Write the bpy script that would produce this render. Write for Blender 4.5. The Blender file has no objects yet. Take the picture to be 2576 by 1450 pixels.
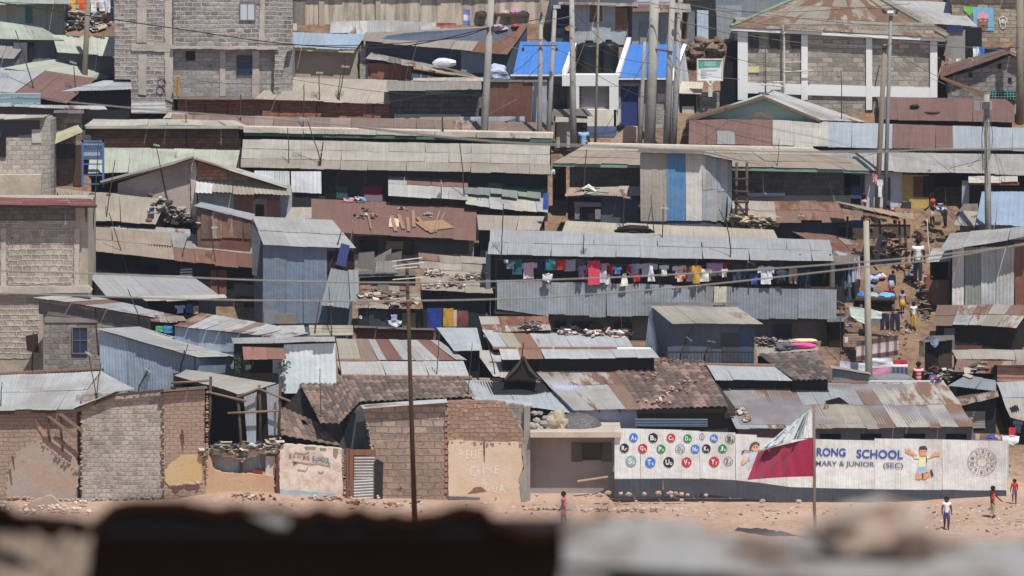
import bpy, bmesh, math, random
from mathutils import Vector, Matrix, noise as mnoise
R = random.Random(11)
sc = bpy.context.scene
COL = sc.collection
# ---------------------------------------------------------------- camera geometry
CD, HC, FO = 250.0, 30.7, 16513.0           # camera distance, height, focal length (in picture units, 2576 wide)
P0 = math.radians(7.0) - math.atan((1265 - 725) / FO)
CAM = Vector((0, -CD, HC))
def ray(px, py):
    dx, dy = (px - 1288) / FO, (725 - py) / FO
    return Vector((dx, math.cos(P0) + dy * math.sin(P0), -math.sin(P0) + dy * math.cos(P0)))
def P(px, py, Y):
    d = ray(px, py)
    return CAM + d * ((Y + CD) / d.y)
def D(py): return (1265 - py) / 29.0          # depth of the hillside seen at a picture row
def gz(Y):                                    # height of the hillside at a depth
    if Y > 46: return gz(46) + (Y - 46) * 0.30 * math.exp(-(Y - 46) / 120)
    if Y >= 0: return P(1288, 1265 - 29 * Y, Y).z
    if Y > -60: return 0.015 * Y
    if Y > -150: return -0.9 - 3.0 * math.sin((Y + 60) / -90 * math.pi / 2)
    t = min(1, (-150 - Y) / 82.0)
    return -3.9 + t * t * (3 - 2 * t) * 31.3
def om(Y): return (Y + CD) / FO               # metres per picture unit at a depth
# ---------------------------------------------------------------- materials
def lin(h):
    h = h.lstrip('#')
    r = []
    for i in (0, 2, 4):
        c = int(h[i:i + 2], 16) / 255
        r.append(c / 12.92 if c <= .04045 else ((c + .055) / 1.055) ** 2.4)
    return r
KR, KW = 0.76, 1.26
def alb(h, k, sat=1.):
    c = lin(h); l = .3 * c[0] + .55 * c[1] + .15 * c[2]
    return tuple(min(.86, max(.004, (l + (q - l) * sat) * k)) for q in c) + (1,)
MATS = {}
class NT:
    def __init__(s, name):
        s.m = bpy.data.materials.new(name); s.m.use_nodes = True
        s.t = s.m.node_tree; s.n = s.t.nodes; s.l = s.t.links
        s.b = s.n['Principled BSDF']; s.b.inputs['Specular IOR Level'].default_value = .25
    def set(s, sock, v):
        if hasattr(v, 'is_output') or isinstance(v, bpy.types.NodeSocket): s.l.new(v, sock)
        elif v is not None: sock.default_value = v
    def node(s, t, **k):
        x = s.n.new(t)
        for a, v in k.items(): setattr(x, a, v)
        return x
    def math(s, op, a, b=0, c=None):
        x = s.node('ShaderNodeMath', operation=op)
        s.set(x.inputs[0], a); s.set(x.inputs[1], b)
        if c is not None: s.set(x.inputs[2], c)
        return x.outputs[0]
    def mix(s, f, a, b, mode='MIX'):
        x = s.node('ShaderNodeMix', data_type='RGBA', blend_type=mode)
        s.set(x.inputs[0], f); s.set(x.inputs[6], a); s.set(x.inputs[7], b)
        return x.outputs[2]
    def uv(s, sx=1, sy=1, rnd=True):
        u = s.node('ShaderNodeUVMap', uv_map='uv').outputs[0]
        if rnd:
            o = s.node('ShaderNodeObjectInfo').outputs['Random']
            o = s.math('MULTIPLY', o, 53.0)
            a = s.node('ShaderNodeVectorMath', operation='ADD'); s.l.new(u, a.inputs[0]); s.l.new(o, a.inputs[1]); u = a.outputs[0]
        if (sx, sy) != (1, 1):
            m = s.node('ShaderNodeVectorMath', operation='MULTIPLY'); s.l.new(u, m.inputs[0]); m.inputs[1].default_value = (sx, sy, 1); u = m.outputs[0]
        return u
    def noise(s, vec, scale=1, detail=4, rough=.55, dist=0):
        x = s.node('ShaderNodeTexNoise'); s.l.new(vec, x.inputs['Vector'])
        x.inputs['Scale'].default_value = scale; x.inputs['Detail'].default_value = detail
        x.inputs['Roughness'].default_value = rough; x.inputs['Distortion'].default_value = dist
        return x.outputs[0]
    def ramp(s, f, a, b, va=0., vb=1.):
        x = s.node('ShaderNodeMapRange'); x.clamp = True; x.interpolation_type = 'SMOOTHSTEP'
        s.set(x.inputs[0], f); x.inputs[1].default_value = a; x.inputs[2].default_value = b
        x.inputs[3].default_value = va; x.inputs[4].default_value = vb
        return x.outputs[0]
    def attr(s, n): return s.node('ShaderNodeAttribute', attribute_name=n).outputs['Fac']
    def bump(s, h, dist=.01, strength=1.):
        x = s.node('ShaderNodeBump'); x.inputs['Distance'].default_value = dist; x.inputs['Strength'].default_value = strength
        s.l.new(h, x.inputs['Height']); s.l.new(x.outputs[0], s.b.inputs['Normal'])
    def done(s, col, rough=.7, metal=0.):
        s.set(s.b.inputs['Base Color'], col); s.set(s.b.inputs['Roughness'], rough); s.b.inputs['Metallic'].default_value = metal
        return s.m
    def mul(s, col, f):
        x = s.node('ShaderNodeVectorMath', operation='SCALE'); s.set(x.inputs[0], col if not isinstance(col, tuple) else col[:3]); s.set(x.inputs['Scale'], f)
        return x.outputs[0]
def cached(f):
    def g(*a, **k):
        key = (f.__name__,) + a + tuple(sorted(k.items()))
        if key not in MATS: MATS[key] = f(*a, **k)
        return MATS[key]
    return g
@cached
def metal(h, rust=.12, var=.22, dirt=.35, k=None, rough=.6, rc='7a4c3c', dc='927d66', sat=.72):
    k = k or KR
    n = NT('corrugated_' + h)
    u = n.uv()
    sh = n.attr('sh')
    st = n.math('ADD', n.math('MULTIPLY', n.noise(n.uv(9, .5), 1, 5, .65), .6), n.math('MULTIPLY', n.noise(n.uv(1.3, 2.5), 1, 5, .7), .4))
    bl = n.noise(n.uv(.55, .55), 1, 5, .6)
    rn = n.math('ADD', n.math('MULTIPLY', n.noise(n.uv(2.4, .45), 1, 6, .68), .6), n.math('MULTIPLY', n.noise(n.uv(.8, .6), 1, 4, .6), .4))
    rn = n.math('ADD', rn, n.math('MULTIPLY', n.math('SUBTRACT', sh, .5), .22))
    fine = n.noise(n.uv(22, 14), 1, 3, .6)
    v = n.math('MULTIPLY_ADD', st, 1.0, .5)
    v = n.math('MULTIPLY', v, n.math('MULTIPLY_ADD', sh, var, 1 - var * .55))
    v = n.math('MULTIPLY', v, n.math('MULTIPLY_ADD', fine, .3, .85))
    c = n.mul(alb(h, k, sat), v)
    c = n.mix(n.ramp(bl, .42, .66, 0, min(1, dirt * 1.5)), c, n.mul(alb(dc, k, sat), n.math('MULTIPLY_ADD', st, .6, .6)))
    rcol = n.mix(n.ramp(n.noise(n.uv(3, 1.5), 1, 5, .6), .35, .65), alb(rc, k, .88), alb('8f6349', k, .88))
    th = .765 - rust * .62
    c = n.mix(n.ramp(rn, th - .035, th + .05, 0, .9), c, rcol)
    n.bump(n.math('ADD', n.noise(n.uv(1.6, 1.6), 1, 3, .5), n.math('MULTIPLY', n.noise(n.uv(5, 3), 1, 3, .5), .35)), .05, .9)
    return n.done(c, n.math('MULTIPLY_ADD', st, .25, rough - .1))
@cached
def block(h, h2=None, mortar='9a9288', bw=.38, bh=.2, ms=.018, k=None, stain=.35, dist=.05, sat=.82, ero=0.):
    k = k or KW
    n = NT('blockwork_' + h)
    u = n.uv()
    def warp(vec, sc_, amp):
        ns = n.node('ShaderNodeTexNoise'); n.l.new(u, ns.inputs['Vector']); ns.inputs['Scale'].default_value = sc_; ns.inputs['Detail'].default_value = 3
        d = n.node('ShaderNodeVectorMath', operation='MULTIPLY_ADD'); n.l.new(ns.outputs['Color'], d.inputs[0]); d.inputs[1].default_value = (amp, amp * .8, 0); n.l.new(vec, d.inputs[2])
        return d.outputs[0]
    b = n.node('ShaderNodeTexBrick'); n.l.new(warp(warp(u, 1.1, dist * 2.6), 7, dist * 1.0), b.inputs['Vector'])
    b.offset = .5; b.inputs['Scale'].default_value = 1; b.inputs['Mortar Size'].default_value = ms; b.inputs['Brick Width'].default_value = bw; b.inputs['Row Height'].default_value = bh
    b.inputs['Mortar Smooth'].default_value = .6; b.inputs['Bias'].default_value = 0
    c1, c2 = alb(h, k, sat), alb(h2 or h, k, sat)
    b.inputs['Color1'].default_value = tuple(min(.86, q * 1.07) for q in c1[:3]) + (1,); b.inputs['Color2'].default_value = tuple(q * .9 for q in c2[:3]) + (1,); b.inputs['Mortar'].default_value = alb(mortar, k, sat)
    st = n.noise(n.uv(.9, .7), 1, 6, .68); fi = n.noise(n.uv(9, 9), 1, 5, .7); er = n.noise(n.uv(1.5, 1.3), 1, 6, .7)
    f = n.math('MULTIPLY', n.math('MULTIPLY_ADD', st, stain * 2, 1 - stain), n.math('MULTIPLY_ADD', fi, .8, .6))
    c = n.mix(n.ramp(er, .52 - ero, .66 - ero, 0, .75 + ero), b.outputs['Color'], alb(mortar, k, sat))
    c = n.mul(c, f)
    c = n.mix(n.ramp(n.noise(n.uv(3.2, 3.2), 1, 4, .6), .66, .72, 0, .7), c, alb('4a423c', k, sat))
    hgt = n.math('ADD', n.math('MULTIPLY', b.outputs['Fac'], -1.), n.math('MULTIPLY', fi, .9))
    n.bump(hgt, .04, 1.)
    return n.done(c, .9)
@cached
def plaster(h, h2=None, stain=.35, k=None, streak=False, scale=1., sat=.8):
    k = k or KW
    n = NT('plaster_' + h)
    a = n.noise(n.uv((3.5 if streak else .8) * scale, (.35 if streak else .8) * scale), 1, 6, .62)
    f = n.noise(n.uv(10, 8), 1, 4, .65)
    c = n.mix(n.ramp(a, .4, .68), alb(h, k, sat), alb(h2 or h, k * (1 if h2 else .7), sat))
    cr = n.noise(n.uv(1.4 * scale, 2.2 * scale), 1, 6, .72)
    c = n.mix(n.ramp(cr, .6, .68, 0, stain), c, alb('6f6054', k, sat))
    c = n.mul(c, n.math('MULTIPLY_ADD', f, stain, 1 - stain * .5))
    n.bump(n.math('ADD', f, a), .02, .7)
    return n.done(c, .9)
@cached
def plain(h, k=.85, rough=.75, var=.3, spec=.25):
    n = NT('painted_' + h)
    n.b.inputs['Specular IOR Level'].default_value = spec
    g = n.node('ShaderNodeTexCoord').outputs['Object']
    f = n.noise(g, 5.5, 4, .6)
    return n.done(n.mul(alb(h, k), n.math('MULTIPLY_ADD', f, var * 2, 1 - var)), rough)
@cached
def wood(h, k=.9):
    n = NT('weathered_wood_' + h)
    g = n.node('ShaderNodeTexCoord').outputs['Object']
    m = n.node('ShaderNodeVectorMath', operation='MULTIPLY'); n.l.new(g, m.inputs[0]); m.inputs[1].default_value = (14, 14, 1.2)
    f = n.noise(m.outputs[0], 1, 5, .65)
    c = n.mix(f, alb(h, k * .55), alb(h, k * 1.35))
    n.bump(f, .01)
    return n.done(c, .85)
@cached
def cloth(h, k=1.0):
    n = NT('cloth_' + h)
    g = n.node('ShaderNodeTexCoord').outputs['Object']
    f = n.noise(g, 9, 3, .6)
    n.b.inputs['Sheen Weight'].default_value = .15
    n.bump(n.noise(g, 16, 3, .6), .03, .8)
    return n.done(n.mul(alb(h, k), n.math('MULTIPLY_ADD', f, .35, .83)), .9)
@cached
def checks(h1, h2, su, sv, h3=None, k=1.0, du=.5, dv=.5):
    n = NT('woven_' + h1)
    u = n.node('ShaderNodeSeparateXYZ'); n.l.new(n.uv(rnd=False), u.inputs[0])
    def band(o, s, d): return n.ramp(n.math('FRACT', n.math('MULTIPLY', o, s)), d - .06, d + .06)
    c = alb(h1, k)
    if su: c = n.mix(n.math('MULTIPLY', band(u.outputs[0], su, du), .75), c, alb(h2, k))
    if sv: c = n.mix(n.math('MULTIPLY', band(u.outputs[1], sv, dv), .8), c, alb(h3 or h2, k))
    return n.done(c, .9)
@cached
def tile(h, h2, k=None):
    k = k or KR
    n = NT('clay_tile_' + h)
    sh = n.attr('sh')
    a = n.noise(n.uv(.7, .7), 1, 5, .65); f = n.noise(n.uv(9, 9), 1, 4, .65)
    c = n.mix(n.ramp(n.math('ADD', a, n.math('MULTIPLY', n.math('SUBTRACT', sh, .5), .5)), .45, .72), alb(h, k, .7), alb(h2, k, .7))
    c = n.mul(c, n.math('MULTIPLY', n.math('MULTIPLY_ADD', sh, .5, .72), n.math('MULTIPLY_ADD', f, .7, .65)))
    n.bump(f, .012)
    return n.done(c, .9)
@cached
def dirt(h, h2, h3, k=1.0):
    n = NT('ground_' + h)
    g = n.node('ShaderNodeNewGeometry').outputs['Position']
    y = n.node('ShaderNodeSeparateXYZ'); n.l.new(g, y.inputs[0])
    a = n.noise(g, .35, 6, .65); b = n.noise(g, 3.2, 6, .7); f = n.noise(g, 14, 3, .6); t = n.noise(g, 1.1, 6, .7)
    up = n.ramp(n.math('ADD', y.outputs[1], n.math('MULTIPLY', a, 3.)), 1., 7.)
    base = n.mix(up, alb(h, k, .8), alb(h3, k, .8))
    c = n.mix(n.ramp(n.math('ADD', n.math('MULTIPLY', a, .5), n.math('MULTIPLY', b, .5)), .4, .62), base, n.mix(up, alb(h2, k, .8), alb('6f5848', k, .8)))
    c = n.mix(n.ramp(t, .6, .7, 0, .5), c, alb('8f7c6c', k, .8))
    c = n.mul(c, n.math('MULTIPLY_ADD', f, .5, .75))
    n.bump(n.math('ADD', n.math('MULTIPLY', b, 1.5), f), .06, 1.)
    return n.done(c, .95)
@cached
def glass(h='1b2330', rough=.25):
    n = NT('window_glass_' + h); n.b.inputs['Specular IOR Level'].default_value = .5
    return n.done(alb(h, 1.), rough)
# ---------------------------------------------------------------- mesh plumbing
ORG = {}
def thing(name, label, cat, loc, group=None):
    o = bpy.data.objects.new(name, None); COL.objects.link(o)
    o.empty_display_size = .3; o.location = loc; ORG[o.name] = Vector(loc)
    o['label'] = label; o['category'] = cat
    if group: o['group'] = group
    return o
def tag(o, label, cat, group=None, kind=None):
    if label: o['label'] = label
    if cat: o['category'] = cat
    if group: o['group'] = group
    if kind: o['kind'] = kind
    return o
def boxuv(me):
    l = me.uv_layers.new(name='uv')
    for p in me.polygons:
        a = [abs(c) for c in p.normal]
        for li in p.loop_indices:
            v = me.vertices[me.loops[li].vertex_index].co
            l.data[li].uv = (v.y, v.z) if a[0] > a[1] and a[0] > a[2] else ((v.x, v.y) if a[2] > a[1] else (v.x, v.z))
def put(name, verts, faces, mats, parent=None, uvs=None, smooth=False, midx=None, sh=None, base=None):
    """one mesh object from world-space vertices; parent = its thing (or part)"""
    verts = [Vector(v) for v in verts]
    if parent is not None: org = ORG[parent.name]
    else:
        xs = [v.x for v in verts]; ys = [v.y for v in verts]
        org = Vector(base) if base is not None else Vector(((min(xs) + max(xs)) / 2, (min(ys) + max(ys)) / 2, min(v.z for v in verts)))
    me = bpy.data.meshes.new(name)
    me.from_pydata([v - org for v in verts], [], faces)
    if not isinstance(mats, (list, tuple)): mats = [mats]
    for m in mats: me.materials.append(m)
    if midx:
        me.polygons.foreach_set('material_index', midx)
    if smooth: me.polygons.foreach_set('use_smooth', [True] * len(me.polygons))
    if uvs is not None:
        l = me.uv_layers.new(name='uv')
        for lp in me.loops: l.data[lp.index].uv = uvs[lp.vertex_index]
    else: boxuv(me)
    if sh is not None:
        at = me.attributes.new('sh', 'FLOAT', 'FACE'); at.data.foreach_set('value', sh)
    me.update()
    o = bpy.data.objects.new(name, me); COL.objects.link(o)
    if parent is not None: o.parent = parent
    else: o.location = org
    ORG[o.name] = org
    return o
class MB:
    """collects simple solids into one mesh"""
    def __init__(s): s.v = []; s.f = []; s.mi = []; s.cur = 0
    def add(s, v, f):
        n = len(s.v); s.v += [Vector(p) for p in v]; s.f += [[i + n for i in q] for q in f]; s.mi += [s.cur] * len(f); return s
    def hexa(s, q):   # q: 4 front (counter-clockwise from lower left) then 4 back
        return s.add(q, [(0, 1, 2, 3), (5, 4, 7, 6), (4, 0, 3, 7), (1, 5, 6, 2), (3, 2, 6, 7), (4, 5, 1, 0)])
    def box(s, x0, y0, x1, y1, Y, dep):   # picture rectangle at depth Y, extruded back
        a = [P(x0, y1, Y), P(x1, y1, Y), P(x1, y0, Y), P(x0, y0, Y)]
        return s.hexa(a + [p + Vector((0, dep, 0)) for p in a])
    def wbox(s, c, sx, sy, sz, rot=None):
        q = [Vector((x * sx / 2, y * sy / 2, z * sz / 2)) for y in (-1, 1) for x, z in ((-1, -1), (1, -1), (1, 1), (-1, 1))]
        if rot is not None: q = [rot @ p for p in q]
        return s.hexa([Vector(c) + p for p in q])
    def prism(s, pts, vec):
        n = len(pts); pts = [Vector(p) for p in pts]; vec = Vector(vec)
        f = [tuple(range(n)), tuple(range(2 * n - 1, n - 1, -1))] + [(i + n, (i + 1) % n + n, (i + 1) % n, i) for i in range(n)]
        return s.add(pts + [p + vec for p in pts], f)
    def poly(s, pts, Y, dep): return s.prism([P(x, y, Y) for x, y in pts], (0, dep, 0))
    def tube(s, pts, r, n=7):
        pts = [Vector(p) for p in pts]; m = len(pts)
        rs = r if isinstance(r, (list, tuple)) else [r] * m
        v = []; f = []
        for i, p in enumerate(pts):
            d = (pts[min(i + 1, m - 1)] - pts[max(i - 1, 0)]).normalized()
            a = d.cross(Vector((0, 1, .01)))
            if a.length < .05: a = d.cross(Vector((1, 0, 0)))
            a.normalize(); b = d.cross(a)
            for k in range(n):
                t = 2 * math.pi * k / n
                v.append(p + (a * math.cos(t) + b * math.sin(t)) * rs[i])
        for i in range(m - 1):
            for k in range(n): f.append((i * n + k, i * n + (k + 1) % n, (i + 1) * n + (k + 1) % n, (i + 1) * n + k))
        f.append(tuple(range(n))[::-1]); f.append(tuple(range((m - 1) * n, m * n)))
        return s.add(v, f)
    def lathe(s, c, prof, n=16, axis=2):   # prof: (radius, height)
        v = []; f = []; m = len(prof)
        for r, h in prof:
            for k in range(n):
                t = 2 * math.pi * k / n
                q = (r * math.cos(t), r * math.sin(t), h)
                if axis == 1: q = (q[0], q[2], q[1])
                if axis == 0: q = (q[2], q[0], q[1])
                v.append(Vector(c) + Vector(q))
        for i in range(m - 1):
            for k in range(n): f.append((i * n + k, i * n + (k + 1) % n, (i + 1) * n + (k + 1) % n, (i + 1) * n + k))
        f.append(tuple(range(n))[::-1]); f.append(tuple(range((m - 1) * n, m * n)))
        return s.add(v, f)
    def blob(s, c, sx, sy, sz, seed=0, amp=.25, sub=2):
        bm = bmesh.new(); bmesh.ops.create_icosphere(bm, subdivisions=sub, radius=1)
        v = []
        for q in bm.verts:
            k = 1 + amp * mnoise.noise(q.co * 1.7 + Vector((seed * 3.1, seed * 1.7, seed)))
            v.append(Vector(c) + Vector((q.co.x * sx * k, q.co.y * sy * k, q.co.z * sz * k)))
        f = [tuple(w.index for w in q.verts) for q in bm.faces]
        bm.free(); return s.add(v, f)
    def build(s, name, mats, parent=None, smooth=False, base=None):
        return put(name, s.v, s.f, mats, parent, smooth=smooth, midx=s.mi if isinstance(mats, (list, tuple)) else None, base=base)
def V3(p, Y=None):
    if isinstance(p, Vector): return p
    return P(p[0], p[1], p[2] if len(p) > 2 else Y)
def jag(pts, amp=2., seg=9., closed=True):   # roughen an outline (picture units)
    out = []; n = len(pts)
    for i in range(n if closed else n - 1):
        a, b = pts[i], pts[(i + 1) % n]
        L = math.hypot(b[0] - a[0], b[1] - a[1]); k = max(1, int(L / seg))
        for j in range(k):
            t = j / k; w = 0 if j == 0 else 1
            out.append((a[0] + (b[0] - a[0]) * t + R.uniform(-amp, amp) * w, a[1] + (b[1] - a[1]) * t + R.uniform(-amp, amp) * w))
    return out
def sheet(name, A, B, Cc, Dd, mats, parent=None, patches=(), period=.11, amp=.007, sw=.85, row=2.3, jg=.06, lift=.012, sag=.04, horiz=False, mixp=None):
    """corrugated iron laid in separate sheets on the quad A B (lower edge) C D (upper edge)"""
    if horiz: A, B, Cc, Dd = B, Cc, Dd, A
    if not isinstance(mats, (list, tuple)): mats = [mats]
    W = ((B - A).length + (Cc - Dd).length) / 2; L = ((Dd - A).length + (Cc - B).length) / 2
    nrm = (B - A + Cc - Dd).cross(Dd - A + Cc - B).normalized()
    ns = max(1, round(W / sw)); nr = max(1, round(L / row))
    V = []; F = []; UV = []; MI = []; SH = []
    seed = R.uniform(0, 90)
    cuts = [0] + [(i + R.uniform(-.18, .18)) / ns for i in range(1, ns)] + [1]
    per = W / max(1, round(W / period))
    for j in range(nr):
        for i in range(ns):
            u0, u1 = cuts[i], cuts[i + 1]
            nu = max(2, int(math.ceil((u1 - u0) * W / per * 4)) + 1)
            nv = 3 if L / nr > .6 else 2
            l = R.uniform(0, lift); e = R.uniform(-jg, jg) * (1 if j == 0 else .7) + (0 if j == 0 else -.05)
            et = R.uniform(-jg, jg) * .5 if j == nr - 1 else 0
            tl = R.uniform(-.006, .006); sk = R.uniform(-.03, .03) / W
            sh = R.random(); uc = (u0 + u1) / 2; vc = (j + .5) / nr
            mi = 0
            if mixp:
                q = R.random()
                for k, pr in mixp:
                    if q < pr: mi = k; break
                    q -= pr
            for pt in patches:
                if pt[0] <= uc <= pt[1] and pt[2] <= vc <= pt[3]: mi = pt[4]
            b = len(V)
            for q in range(nv):
                for p in range(nu):
                    fu = p / (nu - 1); fv = q / (nv - 1)
                    u = u0 + (u1 - u0) * fu
                    v = (j + fv) / nr + (e / L if q == 0 else (et / L if q == nv - 1 else 0))
                    uu = u + sk * (1 - fv); X = A.lerp(B, uu).lerp(Dd.lerp(Cc, uu), v + jg * .35 / L * mnoise.noise(Vector((u * W * 4, j + seed, 1))) * (1 - fv))
                    h = amp * math.sin(u * W / per * 2 * math.pi) + l + tl * (fu - .5) * 2 + (.016 * (1 - fv) if j > 0 else 0)
                    h += sag * mnoise.noise(Vector((u * W * .35 + seed, v * L * .5, seed)))
                    V.append(X + nrm * h); UV.append((u * W, v * L))
            for q in range(nv - 1):
                for p in range(nu - 1):
                    a = b + q * nu + p
                    F.append((a, a + 1, a + nu + 1, a + nu)); MI.append(mi); SH.append(sh)
    return put(name, V, F, mats, parent, uvs=UV, smooth=True, midx=MI, sh=SH)
def tiles(name, quads, mat, parent, tw=.26, th=.34):
    """interlocking clay tiles on one or more quads (A B lower, C D upper)"""
    V = []; F = []; UV = []; SH = []
    for A, B, Cc, Dd in quads:
        W = ((B - A).length + (Cc - Dd).length) / 2; L = ((Dd - A).length + (Cc - B).length) / 2
        nrm = (B - A + Cc - Dd).cross(Dd - A + Cc - B).normalized()
        nc = max(1, round(W / tw)); nr = max(1, round(L / th)); seed = R.uniform(0, 50)
        for j in range(nr):
            for i in range(nc):
                if R.random() < .004: continue
                sh = R.random(); b = len(V); dz = R.uniform(0, .012); de = R.uniform(-.02, .02); dx = R.uniform(-.012, .012)
                for q in range(2):
                    for p in range(6):
                        u = (i + p / 5 * 1.04) / nc; v = (j + q) / nr
                        X = A.lerp(B, u + dx / W).lerp(Dd.lerp(Cc, u + dx / W), v + ((-.05 + de) / L if q == 0 else 0))
                        h = .06 * math.sin(p / 5 * math.pi) + (.022 if q == 0 else .004) + dz + .03 * mnoise.noise(Vector((u * W * .3 + seed, v * L * .5, 3)))
                        V.append(X + nrm * h); UV.append((u * W, v * L))
                for p in range(5):
                    F.append((b + p, b + p + 1, b + 7 + p, b + 6 + p)); SH.append(sh)
                for p in range(5):   # lip
                    k = len(V); V += [V[b + p] - nrm * .022, V[b + p + 1] - nrm * .022]; UV += [UV[b + p], UV[b + p + 1]]
                    F.append((k, k + 1, b + p + 1, b + p)); SH.append(sh)
    return put(name, V, F, mat, parent, uvs=UV, smooth=False, sh=SH)
class H: pass
def house(name, label, EL, ER, RR, RL, roof, wall, Ye=None, base=130, over=.4, k=26, patches=(), cat='house', inset=6, body='box',
          fascia=None, row=2.3, jg=.06, sag=.04, mixp=None, floor=None, depth=None, period=.11, rname='roof', tl=None, amp=.007, sw=.85):
    """roof quad (picture points) on a walled body standing on the hillside"""
    h = H()
    ey = (EL[1] + ER[1]) / 2
    Ye = D(ey + base) if Ye is None else Ye
    hh = max(4, ((EL[1] - RL[1]) + (ER[1] - RR[1])) / 2)
    dY = depth or max(.35, hh / k); Yr = Ye + dY
    a, b, c, d = V3(EL, Ye), V3(ER, Ye), V3(RR, Yr), V3(RL, Yr)
    h.Ye, h.Yr, h.Y = Ye, Yr, Ye + over
    zb = floor if floor is not None else gz(h.Y) - .4
    h.root = thing(name, label, cat, ((a.x + b.x) / 2, h.Y, gz(h.Y)))
    h.zb = zb
    if tl: h.roof = tiles(rname, [(a, b, c, d)], tl, h.root)
    else: h.roof = sheet(rname, a, b, c, d, roof, h.root, patches, row=row, jg=jg, sag=sag, mixp=mixp, period=period, amp=amp, sw=sw)
    t = min(.9, over / max(dY, .01))
    dn = Vector((0, 0, -.05))
    fa = a.lerp(d, t) + Vector((inset * om(Ye), 0, 0)) + dn; fb = b.lerp(c, t) - Vector((inset * om(Ye), 0, 0)) + dn
    bc = c + Vector((-inset * om(Ye), -.05, -.05)); bd = d + Vector((inset * om(Ye), -.05, -.05))
    h.fa, h.fb = fa, fb
    lo = lambda p: Vector((p.x, p.y, min(zb, p.z - .3)))
    if body == 'box':
        m = MB().hexa([lo(fa), lo(fb), fb, fa, lo(bd) + (bc - bd) * 0 , lo(bc), bc, bd])
        # order of the back face: lower left, lower right, upper right, upper left
        h.wall = m.build('wall', wall, h.root)
    elif body == 'open':
        m = MB(); w = .12
        m.hexa([lo(bd), lo(bc), bc, bd] + [p + Vector((0, w, 0)) for p in (lo(bd), lo(bc), bc, bd)])
        m.hexa([lo(fa), lo(fa) + Vector((w, 0, 0)), fa + Vector((w, 0, 0)), fa, lo(bd), lo(bd) + Vector((w, 0, 0)), bd + Vector((w, 0, -.02)), bd + Vector((0, 0, -.02))])
        m.hexa([lo(fb) - Vector((w, 0, 0)), lo(fb), fb, fb - Vector((w, 0, 0)), lo(bc) - Vector((w, 0, 0)), lo(bc), bc + Vector((0, 0, -.02)), bc + Vector((-w, 0, -.02))])
        h.wall = m.build('wall', wall, h.root)
    if fascia:
        dz = Vector((0, 0, -.13)); q = [a + dz * 1.15 + Vector((.03, .06, 0)), b + dz * 1.15 + Vector((-.03, .06, 0)), b + Vector((-.03, .06, -.03)), a + Vector((.03, .06, -.03))]
        MB().hexa(q + [p + Vector((0, .04, 0)) for p in q]).build('fascia', fascia, h.root)
    return h
def win(h, x0, y0, x1, y1, frame='5b6470', pane='1b2330', fw=2.0, Y=None, bars=1, hb=0, root=None, name='window'):
    Y = (Y if Y is not None else h.Y) - .012; m = MB(); root = root or h.root
    dp = .07
    m.box(x0, y0, x1, y0 + fw, Y - dp, dp + .01); m.box(x0, y1 - fw, x1, y1, Y - dp, dp + .01)
    m.box(x0, y0 + fw, x0 + fw, y1 - fw, Y - dp, dp + .01); m.box(x1 - fw, y0 + fw, x1, y1 - fw, Y - dp, dp + .01)
    for i in range(bars):
        x = x0 + (x1 - x0) * (i + 1) / (bars + 1); m.box(x - .5, y0 + fw, x + .5, y1 - fw, Y - dp + .02, .03)
    for i in range(hb):
        y = y0 + (y1 - y0) * (i + 1) / (hb + 1); m.box(x0 + fw, y - .5, x1 - fw, y + .5, Y - dp + .015, .025)
    w = m.build(name, plain(frame), root)
    MB().box(x0 + fw * .9, y0 + fw * .9, x1 - fw * .9, y1 - fw * .9, Y - .012, .02).build('pane', glass(pane), w)
    return w
def panel(h, x0, y0, x1, y1, mt, name='wall_panel', Y=None, off=.05, horiz=False, root=None, jg=.03, quad=None, **kw):
    """corrugated cladding standing upright in front of a wall"""
    Y = (Y if Y is not None else h.Y) - off
    q = quad or [(x0, y1), (x1, y1), (x1, y0), (x0, y0)]
    q = [V3(p, Y) for p in q]
    kw.setdefault('sag', .012); kw.setdefault('lift', .012)
    return sheet(name, *q, mt, root if root is not None else h.root, horiz=horiz, jg=jg, **kw)
def slab(h, x0, y0, x1, y1, mt, name='wall_panel', Y=None, off=.04, dep=.05, root=None, pts=None):
    Y = (Y if Y is not None else h.Y) - off
    m = MB()
    if pts: m.poly(pts, Y, dep)
    else: m.box(x0, y0, x1, y1, Y, dep)
    return m.build(name, mt, root if root is not None else h.root)
def skirt(x0, x1, y, Y):   # picture row where the hillside meets depth Y
    return y
def text(name, s, cx, cy, w, hgt, Y, mt, parent, rot=0., bold=.0):
    cu = bpy.data.curves.new('lettering', 'FONT'); cu.body = s; cu.resolution_u = 3; cu.offset = bold
    ob = bpy.data.objects.new('lettering', cu); COL.objects.link(ob)
    bpy.context.view_layer.update()
    me = bpy.data.meshes.new_from_object(ob.evaluated_get(bpy.context.evaluated_depsgraph_get()))
    bpy.data.objects.remove(ob)
    xs = [v.co.x for v in me.vertices]; ys = [v.co.y for v in me.vertices]
    x0, x1, y0, y1 = min(xs), max(xs), min(ys), max(ys)
    V = []
    for v in me.vertices:
        u = ((v.co.x - x0) / (x1 - x0 + 1e-9) - .5) * w; q = ((v.co.y - y0) / (y1 - y0 + 1e-9) - .5) * hgt
        V.append(P(cx + u * math.cos(rot) + q * math.sin(rot), cy - q * math.cos(rot) + u * math.sin(rot), Y))
    F = [tuple(p.vertices) for p in me.polygons]
    bpy.data.meshes.remove(me)
    return put(name, V, F, mt, parent)
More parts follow.
